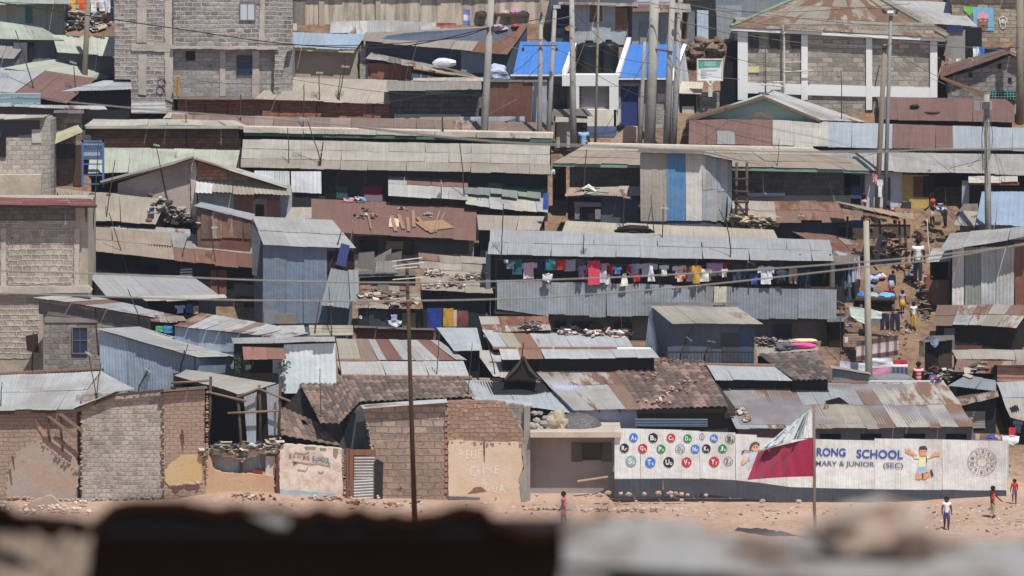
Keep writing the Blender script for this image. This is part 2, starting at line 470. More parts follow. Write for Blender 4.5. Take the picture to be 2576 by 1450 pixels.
def disc(name, cx, cy, r, Y, mt, parent, ry=None, n=26, ring=None, wob=.03):
    ry = ry or r; V = []; F = []
    rr = [1 + R.uniform(-wob, wob) for _ in range(n)]
    pts = [(cx + r * rr[i] * math.cos(2 * math.pi * i / n), cy + ry * rr[i] * math.sin(2 * math.pi * i / n)) for i in range(n)]
    if ring:
        k = 1 - ring / r
        inn = [(cx + (x - cx) * k, cy + (y - cy) * k) for x, y in pts]
        V = [P(x, y, Y) for x, y in pts + inn]; F = [(i, i + n, (i + 1) % n + n, (i + 1) % n) for i in range(n)]
    else:
        V = [P(x, y, Y) for x, y in pts]; F = [tuple(range(n))[::-1]]
    return put(name, V, F, mt, parent)
def flat(name, pts, Y, mt, parent):
    return put(name, [P(x, y, Y) for x, y in pts], [tuple(range(len(pts)))], mt, parent)
def smooth_path(pts, n=8):
    out = []
    for i in range(len(pts) - 1):
        p0, p1, p2, p3 = pts[max(i - 1, 0)], pts[i], pts[i + 1], pts[min(i + 2, len(pts) - 1)]
        for k in range(n):
            t = k / n
            out.append(.5 * ((2 * p1) + (p2 - p0) * t + (2 * p0 - 5 * p1 + 4 * p2 - p3) * t * t + (3 * p1 - p0 - 3 * p2 + p3) * t ** 3))
    out.append(pts[-1]); return out
# ================================================================ palette
TAN, GREY, PALE, BLU, RUST = metal('bdb1a0', .18), metal('aeaeb0', .14, .16, .3), metal('c4c4c4', .22, .18, .35), metal('a9b4bd', .05, .14, .15), metal('8d6355', .1, .25, .3)
CREAM = metal('cdc6b4', .12, .15, .2); DKTIN = metal('5d6a78', .06, .3, .2, k=1.0); GREEN = metal('b4c1ac', .16, .2, .25)
TINW = metal('9aa5ae', .07, .2, .2, k=KW); TINB = metal('7f90a2', .04, .22, .15, k=KW); TANW = metal('b3aa9b', .1, .25, .3, k=KW); RUSTW = metal('7d4a3a', .3, .4, .3, k=KW); WHITEW = metal('d8dadc', .03, .1, .12, k=1.15)
BROWN = metal('8a625a', .02, .18, .2)
RUSTY = metal('b8aea2', .32, .3, .3); DARKR = metal('7c7670', .25, .4, .5)
CONC = block('a39b92', '857d77', '9d968c'); CONCD = block('8b8580', '77716c', '85807a', dist=.03); TANB = block('b5a68c', '988a74', 'a89c88', dist=.06)
MUD = block('9f7a68', '8b6a5a', '93735f', bw=.34, bh=.14, ms=.012, dist=.07); REDB = block('a4664e', '935a46', '8a6a58', bw=.3, bh=.12, ms=.012)
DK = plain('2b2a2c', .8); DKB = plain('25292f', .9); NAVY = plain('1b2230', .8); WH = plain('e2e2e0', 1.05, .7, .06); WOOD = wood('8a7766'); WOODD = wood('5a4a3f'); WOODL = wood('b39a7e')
GRN = plain('5f7f6d', .9); CONCP = plaster('a39c92', '8d867d'); STEEL = plain('8d9196', .9, .45)
def tube_thing(name, label, cat, pts, r, mt, group=None, n=7):
    o = MB().tube(pts, r, n).build(name, mt, smooth=True); return tag(o, label, cat, group)
# ================================================================ hillside
def terrain():
    xs = [-400, -250, -150, -100, -70, -50, -40, -32] + [-26 + i * .55 for i in range(96)] + [32, 40, 50, 70, 100, 150, 250, 400]
    ys = [-330, -290, -260, -250, -244, -240, -237, -233, -228, -220, -205, -190, -175, -150, -130, -110, -90, -70, -60, -50, -40, -34, -30, -26, -22, -18, -15] + [-13 + .45 * i for i in range(130)] + [47, 50, 55, 60, 70, 80, 100, 140, 200, 320, 500]
    V = []; F = []
    for y in ys:
        for x in xs:
            z = gz(y)
            if -2.6 < y < 0: pass
            n = .16 * mnoise.noise(Vector((x * .35, y * .35, 1))) + .07 * mnoise.noise(Vector((x * 1.3, y * 1.3, 4)))
            if y < -14: n *= 4 if y > -220 else 1
            if -6 < y < 6 and x < 3.8: z += .42 * math.exp(-((x + 10.2) / 2.4) ** 2 - ((y + .9) / 1.2) ** 2) + .18 * math.exp(-((x + 8) / 7) ** 2 - ((y + .6) / 1.4) ** 2)
            if y < -2.3: z -= .12 * min(1, (-2.3 - y) / .5) * (1 if -9 < x < 14 else 0)
            if -9 < y < 2 and x > 15.5: z += .32 * min(1, (x - 15.5) / 3) * (1 - abs(y + 1) / 9)
            V.append((x, y, z + n * .5))
    w = len(xs)
    for j in range(len(ys) - 1):
        for i in range(w - 1): F.append((j * w + i, j * w + i + 1, (j + 1) * w + i + 1, (j + 1) * w + i))
    o = put('ground', V, F, dirt('d2ae93', 'c0967a', 'a8825f', .92), base=(0, 0, 0), smooth=True); o['kind'] = 'structure'
    return o
GROUND = terrain()
# ================================================================ top row of the hillside
h = H()
# cream hall with streaked walls
rt = thing('cream_hall', 'long cream walled hall with vertical dark streaks along the top edge', 'building', P(1060, 95, 41.5))
MB().box(733, -40, 1402, 120, 41.5, 5).build('wall', plaster('c2b29c', '8d8072', .3, streak=True), rt)
for x0, x1 in ((733, 768), (802, 816), (945, 958)): MB().box(x0, -40, x1, 96, 41.42, .1).build('pilaster', plaster('857a6e', '6e645b', streak=True) if x0 < 740 else plaster('a89a87', '8d8072', streak=True), rt)
sheet('roof', P(725, -38, 41.1), P(1410, -38, 41.1), P(1410, -70, 46.5), P(725, -70, 46.5), GREY, rt)
o = sheet('scrap_sheet', P(828, 87, 40.6), P(1100, 90, 40.6), P(1095, 58, 41.2), P(832, 55, 41.2), [PALE, GREY], None, sag=.22, jg=.1, mixp=[(1, .4)]); tag(o, 'wavy pale scrap sheeting propped along the base of the cream hall', 'roof sheet')
o = sheet('scrap_sheet', P(702, 82, 40.9), P(747, 82, 40.9), P(747, 61, 41.3), P(702, 58, 41.3), [PALE], None, sag=.15); tag(o, 'small pale tin sheet wedged between block tower and cream hall', 'roof sheet')
o = sheet('scrap_sheet', P(709, 60, 41.2), P(735, 58, 41.2), P(735, 12, 41.3), P(709, 14, 41.3), [GREY], None, sag=.1); tag(o, 'upright grey tin sheet beside the right edge of the block tower', 'roof sheet')
# tin houses behind the blue roofs
rt = thing('tin_house', 'wide patchwork tin house behind the black tanks with orange rusty wall sheet', 'house', P(1480, 110, 39.5))
MB().box(1385, -5, 1596, 140, 39.6, 3).build('wall', DKTIN, rt)
sheet('roof', P(1405, 12, 39.0), P(1605, 16, 39.0), P(1600, -18, 42), P(1410, -20, 42), [RUSTY, RUST], rt, mixp=[(1, .4)])
for a in ((1440, 12, 1484, 58, TINW), (1515, 12, 1548, 58, TINW), (1445, 55, 1580, 112, TINW), (1484, 18, 1514, 54, plaster('8a6a52', '5d4436')), (1548, 20, 1578, 76, metal('a06a48', .5, .4, .3, k=KW)), (1388, 18, 1436, 85, plain('27324a', 1))):
    panel(None, *a[:4], a[4], Y=39.6, off=.06 + R.uniform(0, .03), root=rt) if a[4] not in (MATS.get(0),) else None
rt = thing('tin_house', 'grey tin house with a short rusty awning, left of the pale blue door', 'house', P(1650, 112, 39.2))
MB().box(1590, 8, 1712, 140, 39.3, 3).build('wall', TINW, rt)
sheet('awning', P(1592, 30, 38.6), P(1738, 31, 38.6), P(1735, 6, 39.6), P(1594, 4, 39.6), [RUSTY, BROWN], rt, patches=[(0, .3, 0, 1, 1)])
MB().box(1610, 55, 1660, 112, 39.22, .06).build('door', plain('8b9298', 1), rt)
rt = thing('tin_house', 'dark tin shack holding a narrow pale blue door panel', 'house', P(1760, 112, 39.0))
MB().box(1700, 2, 1800, 150, 39.4, 2.5).build('wall', plain('33302f', 1), rt)
panel(None, 1753, 26, 1782, 106, metal('a9c3d6', .05, .15, .1, k=KW), 'door', Y=39.3, root=rt, period=.2)
MB().box(1703, 30, 1728, 112, 39.3, .05).build('board', wood('6b4a3c'), rt)
MB().box(1728, 28, 1748, 118, 39.28, .05).build('board', plain('7d7f82', 1), rt)
rt = thing('tin_house', 'blue grey tin house tucked behind the left corner of the pillared block', 'house', P(1850, 80, 39.4))
MB().box(1795, -20, 1990, 130, 39.5, 3).build('wall', metal('76818e', .05, .2, .2, k=KW), rt)
panel(None, 1802, 14, 1866, 100, metal('8b9094', .04, .15, .2, k=KW), Y=39.4, root=rt, period=.5)
MB().box(1768, -10, 1800, 60, 39.45, .2).build('board', plain('2a3442', 1), rt)
# rubble bank under them
for i, (x, y, r) in enumerate(((1716, 120, 26), (1765, 112, 24), (1797, 128, 28), (1755, 135, 26), (1722, 150, 20), (1806, 108, 18))):
    o = MB().blob(P(x, y, 37.6), r * om(37), r * om(37), r * .8 * om(37), i, .5, 3).build('boulder', plaster('7d6858', '5d4d42'), smooth=False); tag(o, 'brown earth-covered boulder in the bank above the green signboard', 'boulder', 'boulders in the bank above the signboard')
# pillared white-framed block
rt = thing('pillared_block', 'large block building with white concrete frame and tan hipped roof', 'building', P(2110, 290, 33.8))
Yb = 33.8
MB().box(1857, 60, 2350, 330, Yb, 7).build('wall', block('a2988a', '7f776d', '9c9285', bw=.44, bh=.2, dist=.03, stain=.3), rt)
TANS = metal('b3a58d', .42, .3, .4, rc='7d5f4a')
a, b, c, d = P(1838, 69, Yb - .4), P(2381, 96, Yb - .4), P(2190, -14, Yb + 3.6), P(2036, -16, Yb + 3.6)
sheet('roof', a, b, c, d, TANS, rt, row=1.9)
b2, c2 = P(2392, 80, Yb + 7), P(2200, -18, Yb + 4.5)
sheet('roof', b, b2, c2, c, TANS, rt)
m = MB()
for p, q in ((a, d), (b, c), (d, c)): m.tube([p + Vector((0, 0, .05)), q + Vector((0, 0, .05))], .07)
m.build('ridge_cap', plain('8d9a8c'), rt)
m = MB().hexa([P(1838, 77, Yb - .36), P(2379, 105, Yb - .36), P(2379, 97, Yb - .36), P(1838, 70, Yb - .36), P(1838, 77, Yb - .27), P(2379, 105, Yb - .27), P(2379, 97, Yb - .27), P(1838, 70, Yb - .27)]); m.build('fascia', WH, rt)
m = MB().hexa([P(1838, 77, Yb - .26), P(2379, 105, Yb - .26), P(2379, 103, Yb - .26), P(1838, 75, Yb - .26), P(1838, 79, Yb), P(2379, 107, Yb), P(2379, 104, Yb), P(1838, 76, Yb)]); m.build('soffit', plain('9a9894'), rt)
for x0, y0, x1, y1 in ((1856, 80, 1881, 252), (2016, 88, 2032, 252), (2179, 92, 2194, 277), (2340, 98, 2358, 246)): MB().box(x0, y0, x1, y1, Yb - .12, .14).build('column', WH, rt)
for q in (((1881, 235), (2016, 239), (2016, 212), (1881, 210)), ((2032, 240), (2179, 244), (2179, 217), (2032, 213)), ((2194, 244), (2340, 246), (2340, 221), (2194, 218))): MB().poly(q, Yb - .1, .12).build('beam', WH, rt)
for x in (1883, 1935, 1988): win(None, x, 89, x + 27, 125, '55585c', '20262c', Y=Yb, root=rt)
MB().box(1881, 234, 1935, 262, Yb - .02, .04).build('opening', DK, rt)
flat('notice', [(1882, 168), (1909, 167), (1909, 183), (1882, 183)], Yb - .05, plain('d8d09a', 1), rt)
m = MB()
m.tube([P(1969, 66, Yb - .5), P(1970, 84, Yb - .4), P(1972, 90, Yb - .25), P(1973, 232, Yb - .25)], .05)
m.tube([P(1974, 181, Yb - .3), P(2046, 178, Yb - .3), P(2041, 190, Yb - .3)], .03); m.tube([P(1974, 158, Yb - .2), P(2016, 156, Yb - .2)], .02)
m.tube([P(1913, 213, Yb - .3), P(1945, 215, Yb - .3), P(1970, 218, Yb - .3)], .035); m.tube([P(1946, 215, Yb - .3), P(1946, 207, Yb - .3), P(1970, 207, Yb - .3)], .035)
m.build('drain_pipe', plain('c9c4ba', 1), rt)
o = MB().box(1829, 104, 1857, 200, Yb + .3, .5).build('gate', NAVY); tag(o, 'tall dark navy metal gate beside the first white pillar', 'gate')
o = MB().box(1813, 198, 1857, 268, Yb + .1, .5).build('gate', plain('10141c', 1)); tag(o, 'near black metal gate standing below and left of the navy one', 'gate')
# right of it
hh = house('roofed_shed', 'shed with pale sagging roof half hidden by the hipped tan roof', (2330, 62), (2458, 66), (2398, 7), (2218, 0), [PALE, metal('a29181', .3)], CONCD, Ye=39, patches=[(0, .8, 0, .4, 1)])
slab(hh, 2378, 76, 2428, 175, plaster('8f8d88', '7a7874'), 'wall_panel', Y=38.2); slab(hh, 2428, 70, 2470, 160, plain('22262c', 1), 'opening', Y=38.5)
slab(hh, 2384, 66, 2424, 79, plain('26406e', 1), 'tarp', Y=38.1)
rt = thing('mural_house', 'stone block house with painted portrait panel on its wall', 'house', P(2490, 120, 40))
MB().box(2395, -30, 2600, 160, 40, 5).build('wall', block('a3947c', '857762', '8f8270', bw=.5, bh=.19), rt)
sheet('roof', P(2390, -28, 39.6), P(2610, -24, 39.6), P(2610, -60, 45), P(2390, -60, 45), GREY, rt)
mp = 39.96
flat('painted_panel', [(2424, 16), (2447, 17), (2447, 32), (2440, 40), (2424, 26)], mp, plain('7dbb57', 1.1), rt)
flat('painted_panel', [(2447, 18), (2499, 20), (2501, 78), (2449, 76)], mp, plain('79b4d4', 1.1), rt)
face = flat('painted_portrait', [(2459, 66), (2458, 48), (2461, 36), (2470, 30), (2480, 31), (2486, 40), (2487, 52), (2485, 72), (2476, 78), (2464, 74)], mp - .008, plain('8f6653', 1.2), rt)
flat('painted_cap', [(2459, 49), (2460, 36), (2470, 29), (2481, 31), (2486, 40), (2486, 50), (2473, 46)], mp - .016, plain('d79aa5', 1.2), face)
for x in (2467, 2479): disc('painted_eye', x, 52.5, 2.4, mp - .016, WH, face, 1.2)
flat('painted_mouth', [(2466, 64), (2480, 64), (2474, 67)], mp - .016, plain('4d2f28', 1), face)
disc('painted_drawing', 2523, 50, 11, mp - .004, WH, rt, 9, ring=2.2, wob=.12); disc('painted_drawing', 2523, 60, 8, mp - .006, WH, rt, 12, ring=1.6, wob=.12); disc('painted_drawing', 2522, 53, 3, mp - .008, WH, rt)
# block gable house at the right edge
rt = thing('gable_house', 'grey block gable house with brown verge boards and turquoise window grille', 'house', P(2480, 262, 34.4))
MB().poly([(2384, 268), (2384, 196), (2468, 172), (2544, 140), (2600, 165), (2600, 275)], 34.6, 4).build('wall', block('8d8984', '76726d', '827d78'), rt)
sheet('roof', P(2366, 196, 34.2), P(2545, 134, 34.2), P(2520, 126, 37), P(2368, 166, 37), [RUST, RUSTY], rt, row=1.2)
sheet('roof', P(2545, 134, 34.2), P(2610, 166, 34.2), P(2610, 150, 37), P(2520, 126, 37), [BROWN], rt)
MB().poly([(2366, 192), (2478, 232), (2474, 243), (2366, 199)], 34.0, .06).build('verge_board', wood('9a7455'), rt)
for x, y in ((2437, 183), (2510, 162), (2536, 196)): MB().box(x, y, x + 9, y + 12, 34.57, .04).build('vent', DK, rt)
m = MB()
for i in range(9): m.box(2496 + i * 7.5, 229, 2498 + i * 7.5, 252, 34.5, .03)
for y in (229, 236, 243, 250): m.box(2494, y, 2560, y + 1.6, 34.48, .03)
m.build('window_grille', plain('5fa3a0', 1.2), rt); MB().box(2494, 228, 2560, 252, 34.57, .04).build('opening', DK, rt)
# clay red roof
hh = house('red_roof_house', 'low house with plain brown red roof below the pillared block', (2214, 302), (2552, 308), (2552, 250), (2207, 243), BROWN, DK, Ye=31.5, sag=.02)
o = MB().lathe(P(2344, 284, 32.4), [(.24, -.05), (.33, -.05), (.36, 0), (.33, .05), (.24, .05), (.22, 0), (.24, -.05)], 20).build('tyre', plain('3a332f', 1), smooth=True); tag(o, 'old car tyre lying flat on the brown red roof', 'tyre')
o = MB().blob(P(2300, 268, 32.6), .22, .14, .08, 3, .4).build('cloth_scrap', plain('2a211f', 1)); tag(o, 'dark rag lying on the brown red roof above the tyre', 'rag')
# turquoise gable
rt = thing('gable_house', 'small house with turquoise painted gable under rusty tin roof', 'house', P(1930, 380, 30))
MB().poly([(1760, 400), (1760, 300), (1922, 246), (2060, 300), (2060, 400)], 30.2, 2.6).build('wall', plaster('8fb0a6', '7fa096', .2), rt)
sheet('roof', P(1726, 306, 29.8), P(1727, 296, 33), P(1946, 228, 33), P(1922, 242, 29.8), RUST, rt)
sheet('roof', P(1922, 242, 29.8), P(1949, 228, 33), P(2176, 306, 33), P(2068, 303, 29.8), [RUST, PALE], rt, patches=[(0, 1, .0, .5, 1)], mixp=[(1, .3)], sw=.5)
MB().poly([(1726, 309), (1922, 249), (2064, 308), (2064, 302), (1922, 242), (1726, 303)], 29.75, .06).build('verge_board', wood('7d6a58'), rt)
flat('plaster_patch', [(1860, 300), (1900, 283), (1930, 281), (1960, 300)], 30.18, plain('cbbfa8', 1), rt)
# ================================================================ upper centre: blue roofed house and tanks
Yb = 31.9
rt = thing('blue_roof_house', 'white house with two bright blue sheet roofs and recessed porch', 'house', P(1520, 345, Yb))
BLUE = metal('4f86d6', .0, .06, .05, k=.85, rough=.45, sat=1.)
MB().box(1294, 190, 1440, 345, Yb + .5, 3).build('wall', plaster('8d8782', '7c7772'), rt)
MB().box(1440, 205, 1690, 345, Yb + .5, 3).build('wall', plaster('8a8580', '787370'), rt)
sheet('roof', P(1288, 188, Yb), P(1420, 187, Yb), P(1444, 106, Yb + 3.2), P(1309, 105, Yb + 3.2), BLUE, rt, period=.2, sag=.005, lift=.004, row=4, jg=.005)
sheet('roof', P(1556, 196, Yb), P(1684, 197, Yb), P(1719, 112, Yb + 3.2), P(1581, 112, Yb + 3.2), BLUE, rt, period=.2, sag=.005, lift=.004, row=4, jg=.005)
m = MB(); m.box(1284, 188, 1422, 192, Yb - .02, .08); m.box(1554, 197, 1686, 201, Yb - .02, .08); m.build('gutter', WH, rt)
for q in ((P(1414, 190, Yb), P(1440, 120, Yb + 2.6)), (P(1549, 193, Yb), P(1577, 106, Yb + 3.1))):
    m = MB()
    w = 11 * om(Yb); a, b = q
    m.hexa([a, a + Vector((w, 0, 0)), a + Vector((w, 0, .2)), a + Vector((0, 0, .2)), b, b + Vector((w, 0, 0)), b + Vector((w, 0, .2)), b + Vector((0, 0, .2))])
    m.build('parapet', WH, rt)
MB().prism([P(1686, 200, Yb + .1), P(1720, 112, Yb + 3.2), P(1733, 200, Yb + 3.4), P(1733, 340, Yb + 3.4), P(1686, 340, Yb + .1)], (-.08, 0, 0)).build('side_wall', plaster('b9bfca', 'a9afba', .15), rt)
MB().prism([P(1684, 198, Yb - .05), P(1719, 110, Yb + 3.2), P(1724, 112, Yb + 3.2), P(1690, 204, Yb - .05)], (.06, 0, 0)).build('barge_board', WH, rt)
MB().box(1414, 189, 1556, 217, Yb - .25, 1.2).build('parapet', WH, rt)
MB().box(1444, 188, 1556, 192, Yb + .9, 2.2).build('tank_deck', WH, rt)
for x0, x1, y0, y1 in ((1447, 1457, 217, 276), (1533, 1556, 217, 278)): MB().box(x0, y0, x1, y1, Yb - .24, .3).build('column', WH, rt)
MB().box(1440, 276, 1550, 318, Yb - .26, .5).build('low_wall', plaster('dbd3c4', 'c9bfae', .12), rt)
MB().prism([P(1550, 318, Yb - .26), P(1563, 310, Yb + .5), P(1563, 276, Yb + .5), P(1550, 276, Yb - .26)], (-.1, 0, 0)).build('parapet', plaster('dbd3c4', 'c9bfae', .12), rt)
MB().box(1440, 318, 1551, 345, Yb - .28, .6).build('plinth', plain('5d6f92', 1), rt)
MB().box(1457, 217, 1533, 276, Yb + .2, .05).build('window', plain('85868c', 1), rt)
m = MB()
for i in range(6): m.box(1457, 219 + i * 10, 1464, 221 + i * 10, Yb + .12, .04)
m.build('window_grille', plain('3a4356', 1), rt)
win(None, 1390, 214, 1426, 276, '2d3a5e', '1a2440', Y=Yb + .48, root=rt, hb=4)
MB().box(1562, 217, 1606, 322, Yb + .46, .04).build('door', plain('34427c', .9), rt)
m = MB(); m.box(1556, 214, 1562, 322, Yb + .36, .14); m.box(1606, 214, 1612, 322, Yb + .36, .14); m.box(1556, 209, 1612, 217, Yb + .36, .14); m.build('door_frame', plain('8b8c90', 1), rt)
MB().box(1640, 275, 1692, 345, Yb + .4, .1).build('wall_panel', CONC, rt)
flat('notice', [(1654, 236), (1673, 236), (1673, 256), (1654, 256)], Yb + .46, plain('c9c8c4', 1), rt)
o = MB().poly([(1530, 362), (1605, 362), (1604, 320), (1578, 318)], Yb - .6, .5).build('ramp', plaster('c2a088', 'b08d74')); tag(o, 'sloping earth ramp leading up to the blue metal door', 'ramp')
def tank(cx, y0, y1, r, Y, label, grp):
    s = om(Y); c = P(cx, y1, Y); hgt = (y1 - y0) * s; rr = r * s
    pr = [(rr * .97, 0)]
    for i in range(22):
        z = hgt * .82 * (i + .5) / 22; pr += [(rr, z - hgt * .012), (rr * .97, z + hgt * .012)]
    pr += [(rr, hgt * .84), (rr * .93, hgt * .9), (rr * .55, hgt * .97), (rr * .3, hgt * .98), (rr * .3, hgt), (.01, hgt)]
    rt = thing('water_tank', label, 'water tank', c, grp)
    MB().lathe(c, pr[:-3], 28).build('tank_body', plain('22282a', .9, .45, .1), rt, smooth=True)
    MB().lathe(c, [(rr * .3, hgt * .96), (rr * .32, hgt * 1.03), (.02, hgt * 1.04)], 16).build('lid', plain('191d1f', .9, .5), rt)
    return rt
tank(1482, 105, 190, 34, Yb + 2.1, 'left of two large black ribbed water tanks on the white porch roof', 'black water tanks')
tank(1531, 103, 190, 26, Yb + 2.2, 'right of two black ribbed water tanks, with a pipe down its front', 'black water tanks')
# sign board
Yb = 33.2
rt = thing('sign_board', 'white framed notice board with green upper half on a short post', 'sign', P(1786, 300, Yb))
m = MB(); m.box(1790 - 37, 148, 1793 - 37, 204, Yb, .06); m.box(1816, 148, 1819, 204, Yb, .06); m.box(1756, 148, 1816, 151.5, Yb, .06); m.box(1756, 202, 1816, 204, Yb, .06); m.build('sign_frame', plain('d9d4c6', 1), rt)
flat('sign_panel', [(1756, 151.5), (1816, 151.5), (1816, 202), (1756, 202)], Yb + .03, plain('dfe2e4', 1.1, var=.05), rt)
g = flat('sign_header', [(1756.5, 152), (1815, 152), (1811, 170), (1785, 170), (1757, 173)], Yb + .022, plain('5aa68f', 1.1), rt)
for i, (w, y) in enumerate(((30, 156), (26, 159), (28, 162), (22, 165))): flat('sign_lettering', [(1786 - w / 2, y), (1786 + w / 2, y), (1786 + w / 2, y + 1.3), (1786 - w / 2, y + 1.3)], Yb + .014, plain('cfe6dd', 1.1), g)
for i, w in enumerate((44, 40, 12, 16, 28, 14, 11, 18, 12)): flat('sign_lettering', [(1763, 176 + i * 2.7), (1763 + w, 176 + i * 2.7), (1763 + w, 176.7 + i * 2.7), (1763, 176.7 + i * 2.7)], Yb + .022, plain('8a8d90', 1), rt)
m = MB(); m.tube([P(1777, 204, Yb), P(1786, 216, Yb)], .05); m.tube([P(1796, 204, Yb), P(1788, 216, Yb)], .05); m.box(1782, 204, 1784.5, 232, Yb - .02, .08); m.box(1790, 204, 1792.5, 232, Yb - .02, .08); m.box(1782, 218, 1792, 244, Yb - .03, .1); m.build('post', plain('d5cfbd', 1), rt)
hh = house('tan_kiosk', 'small tan plastered kiosk with dark doorway below the notice board', (1708, 236), (1764, 238), (1770, 208), (1712, 206), plaster('b3a797', '9a8e80'), plaster('a39a90', '8d857c'), Ye=33.4)
slab(hh, 1713, 239, 1752, 300, DK, 'doorway'); panel(hh, 1716, 268, 1746, 305, TANW, 'half_door')
slab(hh, 1754, 233, 1810, 300, CONCD, 'wall_panel', off=.0, dep=.3)
# kiosk by the poles
hh = house('wooden_kiosk', 'low wooden kiosk with ragged tin top among the concrete poles', (1386, 290), (1494, 296), (1476, 276), (1392, 274), DARKR, wood('6f675f'), Ye=30.0, sag=.1, jg=.08)
slab(hh, 1400, 300, 1448, 372, TANW, 'board'); slab(hh, 1450, 305, 1470, 380, WOODD, 'board')
o = MB().poly([(1398, 294), (1478, 300), (1480, 309), (1410, 307), (1397, 308)], 29.6, .1).build('shelf_cloth', plain('cfc9b8', 1)); tag(o, 'cream cloth and jerrycan strip along the front of the wooden kiosk', 'cloth')
# ================================================================ grey block tower (upper left)
Y1 = 31.8
rt = thing('block_tower', 'tall unfinished grey concrete block building with rough mortar columns', 'building', P(510, 290, Y1))
BT = block('9b938c', '726c6a', 'aaa298', bw=.36, bh=.19, ms=.034, dist=.07, stain=.45)
MB().poly(jag([(288, -40), (436, -40), (436, 286), (330, 286), (329, 200), (288, 200)], .8, 14), Y1 + .15, 5).build('wall', BT, rt)
MB().box(436, -40, 700, 124, Y1, 5).build('upper_storey', BT, rt)
MB().box(436, 124, 735, 250, Y1 + .38, 4).build('lower_storey', block('989490', '85817e', 'a09a93', bw=.36, bh=.19, ms=.012, dist=.03, stain=.25), rt)
MB().poly(jag([(695, -40), (736, -40), (736, 126), (722, 130), (706, 200), (705, 246), (688, 246), (692, 130)], .8, 14), Y1 + .02, .5).build('corner_wall', BT, rt)
PIL = plaster('b0a598', '9a9084', .5)
for q in ([(346, -40), (369, -40), (369, 108), (344, 108)], [(348, 138), (369, 138), (368, 240), (348, 238)], [(415, -40), (434, -40), (433, 112), (414, 112)], [(413, 128), (435, 128), (434, 258), (416, 250)], [(656, -40), (668, -40), (664, 118), (650, 118)]):
    MB().poly(jag(q, 1.2, 9), Y1 - .06 if q[0][0] > 436 else Y1 + .1, .1).build('mortar_column', PIL, rt)
MB().poly(jag([(330, 112), (436, 112), (436, 130), (330, 128)], 1.6, 10), Y1 + .08, .1).build('mortar_band', PIL, rt)
MB().poly(jag([(430, 116), (700, 118), (700, 125), (430, 123)], 1.2, 10), Y1 - .08, .2).build('mortar_band', PIL, rt)
MB().box(553, 126, 567, 243, Y1 + .33, .06).build('mortar_column', PIL, rt); MB().box(634, 128, 652, 246, Y1 + .33, .06).build('mortar_column', PIL, rt)
win(None, 603, 3, 643, 52, '8f8a84', 'c3cbd2', Y=Y1, root=rt); win(None, 596, 140, 635, 188, '2f3d52', '27405e', Y=Y1 + .38, root=rt, hb=4, bars=0)
MB().box(468, 129, 491, 153, Y1 + .36, .04).build('opening', plain('23262e', 1), rt)
m = MB()
for i in range(5):
    c = P(407 + R.uniform(-3, 3), 209 + R.uniform(-3, 3), Y1); a = (8 + i * .7) * om(Y1)
    m.tube([c + Vector((a * math.cos(t * .4), -.02, a * 1.1 * math.sin(t * .4))) for t in range(17)], .008, 5)
o = m.build('cable_coil', plain('2a2828', 1)); tag(o, 'tangled coil of black cable hanging on the block tower wall', 'cable')
o = MB().tube([P(442, 193, 31.5), P(449, 193, 31.5), P(447, 242, 31.5)], .07).build('plank', wood('c58a3f')); tag(o, 'short orange plank standing at the foot of the block tower', 'plank')
o = sheet('scrap_sheet', P(330, 285, 31.2), P(417, 286, 31.2), P(414, 258, 31.4), P(331, 258, 31.4), PALE, None, horiz=True, amp=.018, period=.17); tag(o, 'shiny pale corrugated sheet at the base of the block tower', 'roof sheet')
# ================================================================ upper left cluster
rt = thing('tin_house', 'green grey tin house in the top left corner with teal painted strip', 'house', P(60, 90, 39.8))
MB().box(-40, 0, 160, 130, 40, 4).build('wall', metal('8f9a92', .25, .3, .3, k=KW), rt)
panel(None, -30, 4, 158, 90, metal('97a199', .16, .25, .3, k=KW), Y=39.95, root=rt); panel(None, 64, 14, 80, 58, plain('3e8886', 1), 'painted_strip', Y=39.9, root=rt)
sheet('roof', P(-40, 14, 38.9), P(182, 10, 38.9), P(180, -25, 41.5), P(-40, -20, 41.5), GREEN, rt)
house('green_roof_shed', 'shed at the left edge with faded green roof over grey plaster wall', (-25, 97), (164, 102), (106, 70), (-25, 50), [GREEN], plaster('6f737a', '5f636a'), Ye=36.6, k=24)
o = sheet('scrap_sheet', P(130, 98, 37.0), P(158, 100, 37.0), P(112, 75, 38.4), P(90, 73, 38.4), metal('d9dcd8', .02, .1, .05), None, sag=.01); tag(o, 'clean white sheet laid along the edge of the faded green roof', 'roof sheet')
hh = house('grey_roof_shed', 'small shed with light grey roof below the faded green one', (-25, 146), (34, 148), (73, 103), (-25, 94), GREY, plaster('7b808a', '6d727b'), Ye=35.6)
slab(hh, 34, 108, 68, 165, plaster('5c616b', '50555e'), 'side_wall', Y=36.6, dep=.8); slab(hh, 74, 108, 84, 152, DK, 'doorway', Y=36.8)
house('cream_green_shed', 'shed with cream and pale green roof behind the wooden street pole', (146, 133), (290, 142), (289, 93), (132, 88), metal('d2d3bd', .06, .2, .35, dc='93a595'), plaster('555a64', '4b5058'), Ye=35.4, sag=.05)
hh = house('layered_roof_shed', 'shed under overlapping pale green sheets sloping to the right', (10, 172), (233, 201), (287, 194), (150, 147), [metal('c6cdb9', .1, .3, .2), metal('b3bba8', .1, .3, .3)], plaster('6a6e75'), Ye=34.0, mixp=[(1, .4)], sw=.5, sag=.09, jg=.12, depth=2.0)
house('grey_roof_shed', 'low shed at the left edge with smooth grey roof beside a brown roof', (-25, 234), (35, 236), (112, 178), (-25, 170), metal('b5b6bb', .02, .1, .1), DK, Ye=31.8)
house('brown_roof_shed', 'shed with plain brown roof between two grey roofs at upper left', (34, 236), (168, 262), (242, 199), (113, 178), BROWN, DK, Ye=31.7, sag=.02)
